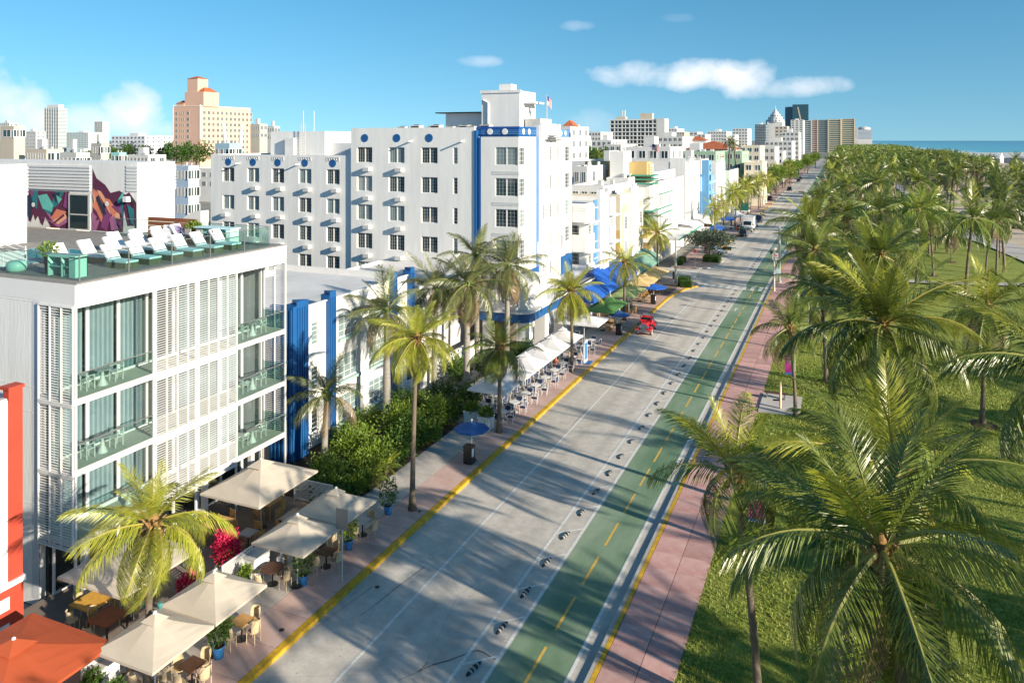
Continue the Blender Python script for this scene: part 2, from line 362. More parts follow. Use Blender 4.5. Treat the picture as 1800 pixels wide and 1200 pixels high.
cw2 = MB().poly([(0, 0, .009), (.5, 0, .009), (.5, 2.6, .009), (0, 2.6, .009)]).mesh('crosswalk_bar', markw)
for k in range(10):
    o = put(cw2, 'crosswalk_bar', None, (-19.6 + k * 1.05, 106.8, .0012)); o['kind'] = 'structure'
for y in (93.0, 133.0):       # arrow and cycle symbol on the green lane
    b = MB(); b.poly([(-11.5, y, .009), (-11.4, y, .009), (-11.4, y + 1.2, .009), (-11.5, y + 1.2, .009)]).poly([(-11.7, y + 1.2, .009), (-11.2, y + 1.2, .009), (-11.45, y + 1.9, .009)])
    struct('lane_arrow', b, markw)

# kerbs: yellow on the hotel side (bulging out at the crossing), yellow edged on the park side
def kerb(name, pts, wd, m, label, h=.15):
    b = MB(); n = len(pts)
    for i in range(n - 1):
        (xa, ya), (xb, yb) = pts[i], pts[i + 1]
        b.loft([[(xa, ya, -.3), (xa, ya, h - .03), (xa - .04 * wd / abs(wd), ya, h), (xa - wd, ya, h), (xa - wd, ya, -.3)],
                [(xb, yb, -.3), (xb, yb, h - .03), (xb - .04 * wd / abs(wd), yb, h), (xb - wd, yb, h), (xb - wd, yb, -.3)]])
    o = struct(name, b, m, label); return o
for y0 in range(5, 88, 3):
    kerb('kerb_stone', [(-20.0, y0), (-20.0, min(y0 + 2.985, 88))], .34, yellowp, None)
kerb('kerb_stone', [(-20.0, 88), (-19.99, 96), (-19.7, 100), (-19.0, 104), (-17.9, 106.6)], .34, yellowp, 'yellow painted kerb bulging out at the crossing')
kerb('kerb', [(-17.9, 106.6), (-18.2, 108.3), (-19.2, 110), (-20.6, 111.3)], .3, conc, 'bare concrete kerb turning the corner')
kerb('kerb', [(-20.6, 121.2), (-18.8, 122.6), (-17.9, 125), (-17.9, 131), (-19.2, 135), (-20.0, 138)], .3, conc, 'concrete kerb bulging round the tree planting')
kerb('kerb', [(-20.0, 138), (-20.0, 205), (-18.6, 209), (-18.6, 216), (-20, 220), (-20.0, 262)], .3, yellowp, 'yellow kerb beyond the crossing')
kerb('kerb', [(-20.0, 262), (-20.0, 900)], .3, conc, 'grey kerb far down the street')
struct('gutter', MB().poly([(-9.1, YN, .003), (-8.72, YN, .003), (-8.72, YF, .003), (-9.1, YF, .003)]), conc)
kerb('kerb', [(-8.72, YN), (-8.72, YF)], -.2, conc, 'concrete kerb beside the cycle lane', .13)
struct('kerb_edge_stripe', MB().box(-8.52, YN, -.2, -8.34, YF, .136), yellowp, 'yellow stripe along the park pavement')

# pavements with their slabs
sl = struct('sidewalk', MB().box(-24.6, YN, -.38, -20.34, 106, .13), jointm, 'paved sidewalk in front of the hotels')
MB().prism([(-20.34, 96), (-20.0, 100), (-19.34, 104), (-18.24, 106.6), (-18.5, 108.2), (-19.5, 110), (-20.9, 111), (-24.6, 111), (-24.6, 96)], -.36, .125).build('paving_base', slab_p, sl)
ia, ib = 0, 0
mg = MB().box(.015, .015, 0, 2.185, 1.985, .024).mesh('paving_slab', slab_g)
mp_ = MB().box(.015, .015, 0, 1.92, 1.985, .024).mesh('paving_slab', slab_p)
for k in range(45):
    y = 8 + k * 2.0
    put(mg, 'paving_slab', sl, (-24.5, y, .125)); put(mp_, 'paving_slab', sl, (-22.29, y, .125))
sl2 = struct('sidewalk', MB().box(-24.6, 121.3, -.38, -20.3, YF, .13), slab_p, 'rose tinted sidewalk beyond the crossing')
MB().prism([(-20.3, 121.4), (-19.1, 122.6), (-18.2, 125), (-18.2, 131), (-19.5, 135), (-20.3, 138)], -.36, .126).build('paving_base', slab_p, sl2)
sr = struct('sidewalk', MB().box(-8.34, YN, -.38, -5.62, YF, .105), jointm, 'plum tinted pavement between cycle lane and lawn')
mr_ = MB().box(.012, .012, 0, 1.33, 1.49, .024).mesh('paving_slab', slab_r)
for k in range(75):
    for x in (-8.32, -6.97): put(mr_, 'paving_slab', sr, (x, 16 + k * 1.5, .10))
struct('pavement_surface', MB().box(-8.32, 128.6, .0, -5.63, YF, .12), slab_r, None, sr)
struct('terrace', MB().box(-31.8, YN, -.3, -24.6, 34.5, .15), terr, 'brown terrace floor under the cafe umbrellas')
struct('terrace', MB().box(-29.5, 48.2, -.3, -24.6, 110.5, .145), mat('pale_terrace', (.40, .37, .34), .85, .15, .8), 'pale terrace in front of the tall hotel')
struct('planting_bed', MB().box(-31.6, 34.5, -.3, -24.6, 48.2, .12), soil, 'soil bed under the hedge')
def lawn_sheet():
    b = MB(); rx = random.Random(5)
    xs = [-5.62 + i * 2.2 for i in range(17)]; ys = [YN + j * 4.0 for j in range(120)]
    def zz(x, y):
        e = min(1, max(0, (x + 5.6) / 3)); return .09 + e * (.12 * math.sin(x * .22 + 1) * math.sin(y * .13) + .05 * math.sin(y * .41 + x * .5) + .08)
    for i in range(len(xs) - 1):
        for j in range(len(ys) - 1):
            b.poly([(xs[i], ys[j], zz(xs[i], ys[j])), (xs[i + 1], ys[j], zz(xs[i + 1], ys[j])), (xs[i + 1], ys[j + 1], zz(xs[i + 1], ys[j + 1])), (xs[i], ys[j + 1], zz(xs[i], ys[j + 1]))])
    o = b.build('lawn', lawnm, smooth=True); o['kind'] = 'structure'; o['label'] = 'mown park lawn striped with palm shadows'
lawn_sheet()
def ribbon(name, pts, wd, m, z, label):
    b = MB(); pv = [Vector((x, y)) for x, y in pts]; L, Rr = [], []
    for i, p in enumerate(pv):
        d = (pv[min(i + 1, len(pv) - 1)] - pv[max(i - 1, 0)]).normalized(); nn = Vector((-d.y, d.x)); L.append(p + nn * wd / 2); Rr.append(p - nn * wd / 2)
    for i in range(len(pv) - 1): b.poly([(Rr[i].x, Rr[i].y, z), (Rr[i + 1].x, Rr[i + 1].y, z), (L[i + 1].x, L[i + 1].y, z), (L[i].x, L[i].y, z)])
    struct(name, b, m, label)
ribbon('path', [(34, 60), (33, 100), (31, 140), (27.5, 170), (23.5, 190), (21, 215), (22, 260), (24, 330), (24, 500)], 5.5, pathm, .36, 'winding pale concrete promenade in the park')
ribbon('path', [(-5.6, 118), (4, 120), (14, 121), (24, 124), (33, 130)], 2.2, pathm, .40, 'narrow path crossing the lawn')

# rubber lane separators, black with white bands
sep_b = MB(); rings = []
for k in range(11):
    t = k / 10; r = .12 * math.sin(math.pi * (.06 + .88 * t)) ** .6
    rings.append([(-r, -.46 + .92 * t, .004), (-r * .8, -.46 + .92 * t, r * .55), (-r * .3, -.46 + .92 * t, r * .85), (r * .3, -.46 + .92 * t, r * .85), (r * .8, -.46 + .92 * t, r * .55), (r, -.46 + .92 * t, .004)])
sep_b.loft(rings)
for i in range(len(sep_b.f)):
    k = i // 6
    if i < 60 and k in (2, 4, 7): sep_b.m[i] = 1
sep_me = sep_b.mesh('lane_separator', [mat('black_rubber', (.018, .018, .02), .7), mat('dirty_white_band', (.34, .34, .33), .7, .3, 8)])
for k in range(46):
    y = 23.5 + k * 2.66
    if 108 < y < 122: continue
    o = put(sep_me, 'lane_separator', None, (-12.80 + rnd.uniform(-.04, .04), y, .0), (0, 0, R(-4 + rnd.uniform(-6, 6))))
    tag(o, 'humped black rubber lane separator with white bands between the two white lines', 'lane separator', 'lane separators beside the cycle lane')

# grass blades on the near lawn
gr_ = random.Random(31); gb_ = MB()
for i in range(120000):
    x = gr_.uniform(-5.66, 15); y = 19 + 62 * gr_.random() ** 1.5; a = gr_.random() * 6.28; h = gr_.uniform(.06, .15); wv_ = .022 + y * .0004
    if -5.7 < x < -2.6 and 58.7 < y < 63.5: continue
    e = min(1, max(0, (x + 5.6) / 3)); z = .08 + e * (.12 * math.sin(x * .22 + 1) * math.sin(y * .13) + .05 * math.sin(y * .41 + x * .5) + .08)
    ca, sa = math.cos(a) * wv_, math.sin(a) * wv_; lx, ly = gr_.uniform(-.07, .07), gr_.uniform(-.07, .07); k = len(gb_.v)
    gb_.v.extend(((x - ca, y - sa, z), (x + ca, y + sa, z), (x + lx, y + ly, z + h))); gb_.f.append((k, k + 1, k + 2)); gb_.m.append(0)
grassm = mat('grass_blade', (.125, .21, .024), .6, c2=(.36, .37, .085), scale=.28, trans=.3)
tag(gb_.build('grass', grassm), 'short mown grass blades on the park lawn', 'grass', kind='stuff')

# tar seams and old cracks in the road
def seam_strip(pts, wd):
    pv = [Vector(gnd(*p)) for p in pts]; b = MB()
    for i in range(len(pv) - 1):
        d = (pv[i + 1] - pv[i]).normalized(); nn = Vector((-d.y, d.x)) * wd * (.6 + .8 * ((i * 37) % 10) / 10); b.poly([(q.x, q.y, .0055) for q in (pv[i] - nn, pv[i + 1] - nn, pv[i + 1] + nn, pv[i] + nn)])
    struct('road_seam', b, mat('tar', (.14, .13, .12), .8, .4, 6))
seam_strip([(632, 1082), (660, 1062), (700, 1030), (747, 995)], .018); seam_strip([(735, 1180), (760, 1168), (790, 1160), (815, 1150), (838, 1142), (850, 1146), (866, 1156), (874, 1160)], .035)
seam_strip([(700, 1195), (735, 1180), (752, 1164)], .015); seam_strip([(545, 1110), (600, 1070), (655, 1030)], .010); seam_strip([(980, 770), (1005, 748), (1035, 715)], .012); seam_strip([(878, 765), (905, 735), (970, 690), (1010, 690)], .012)
for px, py, r_ in ((975, 655, .32), (1180, 560, .3)):
    x, y = gnd(px, py); o = MB().lathe([(r_, 0), (r_, .01), (r_ * .9, .012)], 18).build('manhole_cover', dark, None, (x, y, .001)); tag(o, 'round dark manhole cover in the pale road surface', 'manhole cover', 'manhole covers in the road')
# ------------------------------------------------------------------ palms
def leaf_mat(name, ca, cb, trans=.26):
    m = mat(name, ca, .33, c2=cb, scale=1.6, rand=.34, trans=trans, spec=.65)
    return m
LEAF = {'g': leaf_mat('palm_leaf_green', (.055, .102, .014), (.21, .255, .04)),
        'y': leaf_mat('palm_leaf_yellow', (.19, .23, .024), (.42, .42, .05)),
        'd': leaf_mat('palm_leaf_dry', (.22, .16, .09), (.40, .31, .19), .2),
        'r': leaf_mat('royal_palm_leaf', (.09, .14, .035), (.22, .22, .09))}
stalk = {'g': mat('frond_stalk', (.20, .20, .05), .5), 'y': mat('frond_stalk_yellow', (.30, .25, .05), .5), 'd': mat('frond_stalk_dry', (.24, .16, .08), .7)}
stalk['r'] = stalk['g']
def frond(b, droop, hang, n, seed, wd=.017, L=1.0, M=None, la=.30, seg=9):
    rr = random.Random(seed); P = []; x = z = 0.0; K = 40
    for i in range(K + 1):
        t = i / K; th = -droop * t ** 1.35; P.append((x, z, th)); x += math.cos(th) / K; z += math.sin(th) / K
    bend = rr.uniform(-.10, .10)
    def pt(t):
        f = t * K; i = min(int(f), K - 1); q = f - i; a, c = P[i], P[i + 1]
        return Vector((a[0] + (c[0] - a[0]) * q, bend * t * t, a[1] + (c[1] - a[1]) * q)), a[2]
    T = (lambda v: M @ v) if M is not None else (lambda v: v)
    rings = []
    for k in range(seg + 1):
        t = k / seg; p, th = pt(t); r = .013 * (1 - t) + .0025; rings.append([T(p + Vector((0, -r, 0))), T(p + Vector((0, 0, r))), T(p + Vector((0, r, 0)))])
    b.loft(rings, 1, cap=False)
    for i in range(n):
        t = .13 + .87 * (i + .5) / n; p, th = pt(t); tan = Vector((math.cos(th), 0, math.sin(th))); up = Vector((-math.sin(th), 0, math.cos(th)))
        l = la * (math.sin(math.pi * (.17 + .76 * t)) ** .8) * rr.uniform(.82, 1.1) + .03
        for sd_ in (-1, 1):
            if rr.random() < .08: continue
            a = R(68 - 44 * t + rr.uniform(-7, 7)); s_ = Vector((0, sd_, 0))
            d = tan * math.cos(a) + s_ * math.sin(a) + up * (.28 - .5 * hang + rr.uniform(-.12, .12)); d.normalize()
            h = hang * rr.uniform(.75, 1.2)
            m_ = p + d * l * .5 + Vector((0, 0, -.10 * h * l)); e = p + d * l * (1 - .42 * min(1, h)) + Vector((0, 0, -.72 * h * l))
            w1 = tan * wd * .5; w2 = (tan * .8 + Vector((0, 0, .25))) * wd * .5
            k = len(b.v)
            b.v.extend([tuple(T(q)) for q in (p - w1, p + w1, m_ + w2 * 1.1, m_ - w2 * 1.1, e)])
            b.f.append((k, k + 1, k + 2, k + 3)); b.f.append((k + 3, k + 2, k + 4)); b.m.extend([0, 0])
    return b
FR = {}
VAR = [(.35, .2), (.75, .55), (1.15, .85), (1.5, 1.05), (1.75, 1.15)]
for v, (dr, hg) in enumerate(VAR):
    for s2 in range(2):
        b = frond(MB(), dr + .12 * s2, hg, 80, v * 10 + s2, .0105)
        for pal in 'gydr': FR[v, s2, pal] = b.mesh('frond', [LEAF[pal], stalk[pal]])
def trunk_mb(h, lx, ly, r0, r1, bulge=False, n=9):
    pts, rad = [], []
    for k in range(11):
        t = k / 10; pts.append((lx * t ** 1.6, ly * t ** 1.6, h * t - .12 * (k == 0)))
        r = r0 + (r1 - r0) * t
        if bulge: r *= 1 + .30 * math.exp(-((t - .42) / .22) ** 2)
        else: r *= 1 + .75 * math.exp(-t / .05)
        rad.append(r)
    return MB().tube(pts, rad, n)
def palm(loc, h, label, lean=(0, 0), nf=24, L=3.6, pal='g', seed=0, group='coconut palms standing in the park', name='coconut_palm', elmax=82, elmin=-48, grey=False, dry=.1, r0=.17):
    rr = random.Random(seed * 13 + 5)
    o = thing(name, label, 'palm tree', loc, 0, group)
    trunk_mb(h, lean[0], lean[1], r0, r0 * .68, grey).build('trunk', trunkg if grey else trunkm, o, smooth=True)
    top = Vector((lean[0], lean[1], h))
    b = MB(); b.lathe([(.10, -.45), (.2, -.25), (.25, 0), (.20, .25), (.08, .6)], 8)
    for k in range(9):
        a = k * .7 * 1.0 + rr.random(); b.tube([(.14 * math.cos(a), .14 * math.sin(a), -.15), (.34 * math.cos(a), .34 * math.sin(a), .10 + .2 * rr.random()), (.45 * math.cos(a), .45 * math.sin(a), .28)], [.06, .045, .02], 5)
    if not grey:
        for k in range(5):
            a = rr.random() * 6.3; b.lathe([(.02, -.13), (.10, -.06), (.12, 0), (.09, .08), (.02, .13)], 7, (.30 * math.cos(a), .30 * math.sin(a), -.28 - .12 * rr.random()))
    b.build('crown_shaft' if grey else 'crown_base', mat('green_shaft', (.13, .19, .06), .6, .3, 3) if grey else boot, o, tuple(top), smooth=True)
    for i in range(nf):
        t = (i + .5) / nf; az_ = i * 2.39996 + rr.uniform(-.25, .25) + seed
        e = elmax + (elmin - elmax) * (t ** .85) + rr.uniform(-8, 8)
        v = min(4, int(t * 4.6 + rr.uniform(-.3, .5))); v = max(0, v)
        p = pal
        if t > .82 and rr.random() < dry * 3: p = 'd'
        elif pal == 'g' and rr.random() < (.45 if t < .2 else .10): p = 'y'
        l_ = L * (rr.uniform(.9, 1.08) if t > .15 else rr.uniform(.7, .9))
        put(FR[v, rr.randrange(2), p], 'frond', o, (top.x + .10 * math.cos(az_), top.y + .10 * math.sin(az_), top.z + .12 - .15 * t), (R(rr.uniform(-24, 24)), R(-e), az_), (l_, l_, l_))
    return o
def palm_by(crown, d, h_extra, label, base=None, **k):
    """crown: sighting of the crown centre at depth d; base: sighting of the foot, or lean offsets"""
    X, Y, Z = at(crown[0], crown[1], d)
    if base: bx, by = gnd(*base)
    else: bx, by = X, Y
    return palm((bx, by, h_extra), Z - h_extra, label, lean=(X - bx, Y - by), **k)

# big palms at the park edge
palm((2.0, 22.2, .15), 8.9, 'huge coconut palm with long drooping fronds beside the park pavement', lean=(-1.0, .55), nf=29, L=4.6, seed=1, r0=.24, elmin=-58)
palm((2.1, 27.4, .15), 8.6, 'large coconut palm with upright yellow spear fronds behind the huge palm', lean=(-.4, 1.4), nf=22, L=4.3, seed=2, r0=.2)
palm((-2.55, 27.2, .15), 8.2, 'lean coconut palm on the lawn edge with pale slim trunk and feathery crown', lean=(-.9, .7), nf=16, L=3.3, elmin=-34, seed=3, r0=.15)
palm((2.4, 41.5, .15), 10.7, 'tall broad coconut palm with tan fibrous neck between banner lamp and shower slab', lean=(-.5, .6), nf=34, L=4.9, seed=4, r0=.22, elmin=-40)
palm((-3.0, 58.9, .15), 6.4, 'short thin coconut palm beside the shower slab', lean=(-.4, -.5), nf=16, L=3.1, seed=5, r0=.13, elmin=-45)
palm((9.1, 62.3, .15), 8.3, 'slim coconut palm standing alone in a mulch ring on the open lawn', lean=(.2, -.7), nf=24, L=4.2, seed=6, r0=.16)
palm((8.6, 35.0, .15), 10.9, 'coconut palm reaching in with long dark arching fronds over the open lawn', lean=(-.4, .4), nf=30, L=4.9, seed=7, r0=.2)
palm((-1.1, 68.1, .15), 7.6, 'coconut palm on the lawn edge behind the shower slab', lean=(-.5, .9), nf=24, L=3.7, seed=8)
palm((3.1, 66.2, .15), 10.6, 'tall coconut palm with bright yellow upright spears behind the broad palm', lean=(-.2, 2.2), nf=30, L=4.5, seed=9)
palm((-2.8, 82.0, .15), 8.8, 'coconut palm beside the turquoise banner on the pavement edge', lean=(.4, .5), nf=26, L=4.4, seed=10)
palm((2.06, 75.6, .15), 8.8, 'coconut palm in a dark mulch ring on the lawn', lean=(.3, .4), nf=24, L=4.2, seed=11)
palm((-2.6, 95.0, .15), 10.2, 'dense dark coconut palm overhanging the pavement by the signal pole', lean=(-.6, .2), nf=30, L=4.7, seed=12)
palm((-3.2, 103.5, .15), 7.8, 'coconut palm with hanging yellow husks by the signal pole', lean=(.2, 0), nf=24, L=3.9, seed=13)

# crowns further away are one mesh, still a tree each
def crown_mesh(seed, nf=24, n=28, wd=.024, pal='g', elmin=-58, dryp=.45):
    rr = random.Random(seed); b = MB()
    for i in range(nf):
        t = (i + .5) / nf; a = i * 2.39996 + rr.uniform(-.3, .3); e = 82 + (elmin - 82) * t ** .85 + rr.uniform(-9, 9)
        v = max(0, min(4, int(t * 4.6 + rr.uniform(-.3, .5)))); l = rr.uniform(.8, 1.12) * (.85 if t < .15 else 1)
        M = Matrix.Rotation(a, 4, 'Z') @ Matrix.Rotation(R(-e), 4, 'Y') @ Matrix.Rotation(R(rr.uniform(-24, 24)), 4, 'X') @ Matrix.Scale(l, 4)
        k0 = len(b.f); frond(b, *VAR[v], n, seed * 50 + i, wd, M=M, seg=4, la=.31)
        if t > .72 and rr.random() < dryp:
            for q in range(k0, len(b.f)): b.m[q] = 2
        elif t < .25 and rr.random() < .2:
            for q in range(k0, len(b.f)): b.m[q] = 3
    b.lathe([(.02, -.12), (.055, -.05), (.06, .02), (.02, .12)], 6, mi=1)
    return b.mesh('crown', [LEAF[pal], stalk[pal], LEAF['d'], LEAF['y']])
CRG = [crown_mesh(100 + i, 17 + i * 2 % 12, elmin=(-35, -60, -48)[i % 3], dryp=(.2, .7, .45)[i % 3]) for i in range(9)]
CRY = [crown_mesh(120 + i, 22, pal='y') for i in range(3)]
TR = [trunk_mb(1, .10 * math.cos(a), .10 * math.sin(a), .020, .013, n=6).mesh('trunk', trunkm, True) for a in (0, 1.6, 3, 4.6)]
LEANS = [(.10 * math.cos(a), .10 * math.sin(a)) for a in (0, 1.6, 3, 4.6)]
def far_palm(x, y, h, L, label, group, seed, crowns=None, z=.1):
    rr = random.Random(seed); o = thing('coconut_palm', label, 'palm tree', (x, y, z), rr.uniform(0, 6.28), group)
    k = rr.randrange(4); put(TR[k], 'trunk', o, (0, 0, 0), (0, 0, 0), (h, h, h))
    c = rr.choice(crowns or CRG); put(c, 'crown', o, (LEANS[k][0] * h, LEANS[k][1] * h, h), (R(rr.uniform(-13, 13)), R(rr.uniform(-13, 13)), rr.uniform(0, 6.28)), (L, L, L * rr.uniform(.8, 1.15)))
    return o
taken = [(o.location.x, o.location.y) for o in col.objects if o.name.startswith('coconut_palm')]
def ok(x, y, dmin): return all((x - a) ** 2 + (y - b_) ** 2 > dmin * dmin for a, b_ in taken)
LAWN = ['coconut palm with pale flared foot in the middle of the far lawn', 'outer palm of the close trio beside the promenade', 'shortest palm of the close trio beside the promenade', 'inner palm of the close trio beside the promenade', 'coconut palm on the lawn where the promenade bends', 'stubby young palm in a mulch ring on the far lawn', 'tall palm beside the narrow path across the lawn', 'tall full crowned palm on the lawn before the narrow path', 'tall palm between the pavement and the narrow path', 'palm behind the narrow path near the pavement', 'palm on the pavement edge just past the narrow path', 'low crowned palm on the lawn before the park signal mast', 'palm between the lawn and the promenade before the trio', 'palm on the open lawn near the straight part of the promenade']
for x, y, h, L in ((12.4, 127.2, 9.5, 4.3), (22.7, 135.8, 10.5, 4.6), (19.1, 128.1, 8.5, 4.2), (21.0, 131.5, 9.0, 4.0), (14.0, 150, 9, 4.2), (16.5, 143, 5.0, 3.6), (9.5, 118, 10.5, 4.4),
                   (13.5, 104.5, 10.8, 4.7), (3.6, 108, 11.0, 4.5), (0.3, 122, 9.5, 4.4), (-3.0, 117, 8, 3.9), (6.5, 93.5, 8.4, 4.3), (24.5, 112, 10, 4.6), (28.0, 96, 10.5, 4.6)):
    taken.append((x, y)); far_palm(x, y, h, L, LAWN.pop(0), 'coconut palms rising from the lawn', len(taken) * 7)
# palms out of the frame whose long shadows stripe the road and lawn
for x, y, h, L in ((-3.1, 12.6, 6.0, 3.4), (1.0, 11.5, 7.6, 3.9), (12.5, 23.5, 10, 4.6), (11.0, 18.5, 9.5, 4.5), (5.0, 8.5, 8.5, 4.2), (21.5, 42, 10, 4.5), (13.8, 13.5, 10, 4.5), (24, 24, 9.5, 4.4), (30, 31, 10, 4.5), (28, 39, 9, 4.4), (34, 47, 10, 4.5), (37, 56, 9.5, 4.5), (41, 66, 10, 4.4), (23, 33, 8, 4)):
    taken.append((x, y)); far_palm(x, y, h, L, 'coconut palm at the near end of the park throwing its shadow across the lawn', 'coconut palms at the near end of the park', len(taken) * 7)
pr_ = random.Random(21); cnt = 0
def seen(x, y):
    d = -_s * x + _c * y; l = _c * x + _s * y; return d > 20 and abs(900 + l / d * _f - 900) < 1000
for it in range(9000):
    if cnt >= 245: break
    y = 150 + (pr_.random() ** 1.35) * 520; xmax = min(72, 30 + (y - 100) * .20)
    x = pr_.uniform(-4, xmax)
    if 24 < x < 62 and 225 < y < 330 and pr_.random() < .75: continue
    if abs(x - (27 - (y - 170) * .12)) < 4 and 130 < y < 215: continue
    if not seen(x, y) or not ok(x, y, 6.0 if y > 200 else 8.5): continue
    taken.append((x, y)); cnt += 1
    ph_ = pr_.choice((5.5, 7, 8, 9, 9.5, 10.5, 12)) + pr_.uniform(-.8, .8)
    hz_ = 'short' if ph_ < 7 else ('tall' if ph_ > 10 else 'middle sized')
    zn_ = 'at the pavement edge of' if x < 3 else ('beside the promenade in' if x < 27 and y < 260 else ('round the sand clearing of' if x > 24 and y < 340 else 'deep in'))
    far_palm(x, y, ph_, pr_.uniform(3.6, 4.7), '%s coconut palm %s the dense park grove' % (hz_, zn_), '%s coconut palms %s the park grove' % (hz_, zn_), it)
# the grove beyond reads as one mass
b = MB(); crn = []
lo = [crown_mesh(140 + i, 12, 8, .085) for i in range(2)]
gv = random.Random(9); src = [[v.co.copy() for v in m.vertices] for m in lo]; srf = [[tuple(p.vertices) for p in m.polygons] for m in lo]
for it in range(700):
    y = 420 + gv.random() ** 1.4 * 1500; x = gv.uniform(-6, 66 + (y - 420) * .025); L = gv.uniform(4.5, 5.6); h = gv.uniform(7.5, 10.5); a = gv.random() * 6.28; k = it % 2
    ca, sa = math.cos(a) * L, math.sin(a) * L; bb = len(b.v)
    b.v.extend([(x + v.x * ca - v.y * sa, y + v.x * sa + v.y * ca, h + v.z * L) for v in src[k]])
    b.f.extend([tuple(bb + i for i in f) for f in srf[k]]); b.m.extend([0] * len(srf[k]))
    b.box(x - .15, y - .15, 0, x + .15, y + .15, h, 0)
o = b.build('palm_grove', LEAF['g']); tag(o, 'far palm grove between the beach and the towers reading as one mass', 'grove', kind='stuff')

# street palms in front of the hotels, yellower
SP = 'street palms along the hotel kerb'
palm((-22.7, 20.0, .15), 6.0, 'yellow green palm with slim trunk carrying two small floodlights among cafe umbrellas', lean=(-.15, .4), nf=26, L=2.8, pal='y', seed=31, group=SP, r0=.14, elmin=-55, dry=0)
palm((-21.2, 35.9, .15), 9.1, 'tall slim yellow palm beside the last blue pot on the sidewalk', lean=(.15, .2), nf=30, L=2.7, pal='y', seed=32, group=SP, r0=.15, elmin=-50, dry=0)
palm((-21.4, 47.75, .15), 5.6, 'dark green street palm by the white planters', lean=(0, .2), nf=28, L=2.7, pal='g', seed=33, group=SP, r0=.16, elmin=-55)
palm((-21.3, 62.9, .15), 6.8, 'yellow street palm rising through the row of white umbrellas', lean=(-.1, .1), nf=28, L=3.0, pal='y', seed=34, group=SP, r0=.16, elmin=-55)
palm((-22.0, 82.9, .15), 6.3, 'yellow street palm beside the dark green umbrellas', lean=(0, .1), nf=20, L=3.0, pal='y', seed=35, group=SP, elmin=-50)
palm((-24.0, 108.6, .15), 6.6, 'yellow street palm beside the teal awning', lean=(0, .1), nf=20, L=3.1, pal='y', seed=36, group=SP, elmin=-50)
for i, (x, y, h, lab) in enumerate(((-22.5, 152, 6.6, 'yellow street palm in front of the white canopy'), (-22.3, 163, 6.8, 'yellow street palm beside the turquoise umbrellas'))):
    palm((x, y, .15), h, lab, lean=(.1, 0), nf=18, L=3.2, pal='y', seed=40 + i, group=SP)
spr = random.Random(4)
for i in range(30):
    y = 178 + i * 7.5 + spr.uniform(-2.5, 2.5); x = spr.choice((-22.5, -24, -21.8))
    far_palm(x, y, spr.uniform(6.5, 9), spr.uniform(2.9, 3.6), 'slender street palm far down the hotel kerb', 'street palms far down the hotel kerb', 900 + i, CRY + CRG[:2])
# royal palms with grey ringed trunks in the hedge garden
RP = 'royal palms in the garden of the low building'
palm((-28.4, 37.8, .1), 4.7, 'short royal palm with pale smooth trunk against the low white building', lean=(.1, .1), nf=16, L=2.6, pal='r', seed=51, group=RP, name='royal_palm', grey=True, elmin=-30, dry=.25, r0=.19)
palm((-28.6, 45.0, .1), 8.1, 'tall royal palm with ringed grey trunk at the middle of the hedge', lean=(-.15, .2), nf=22, L=3.3, pal='r', seed=52, group=RP, name='royal_palm', grey=True, elmin=-42, dry=.3, r0=.24)
palm((-30.0, 54.2, .1), 8.0, 'royal palm with tattered fronds beside the garden wall', lean=(.1, .2), nf=22, L=3.5, pal='r', seed=53, group=RP, name='royal_palm', grey=True, elmin=-55, dry=.4, r0=.22)
palm((-27.3, 54.6, .1), 8.4, 'royal palm with a skirt of brown fronds above the garden wall', lean=(0, .2), nf=26, L=3.6, pal='r', seed=54, group=RP, name='royal_palm', grey=True, elmin=-60, dry=.7, r0=.24)
palm((-26.4, 60.5, .1), 9.0, 'royal palm with brown fronds against the corner of the tall hotel', lean=(0, .3), nf=26, L=3.6, pal='r', seed=55, group=RP, name='royal_palm', grey=True, elmin=-55, dry=.7, r0=.22)
palm((-29.0, 60.0, .1), 9.8, 'tall royal palm close to the blue stripe of the tall hotel', lean=(-.2, .3), nf=22, L=3.3, pal='r', seed=56, group=RP, name='royal_palm', grey=True, elmin=-50, dry=.5, r0=.2)
for i, (x, y, h) in enumerate(((-27.5, 113, 8), (-29, 116.0, 9), (-30.5, 113.5, 7.6))):
    far_palm(x, y, h, 3.9, 'dark palm at the corner of the side street by the ochre tower', 'dark palms at the side street', 960 + i)
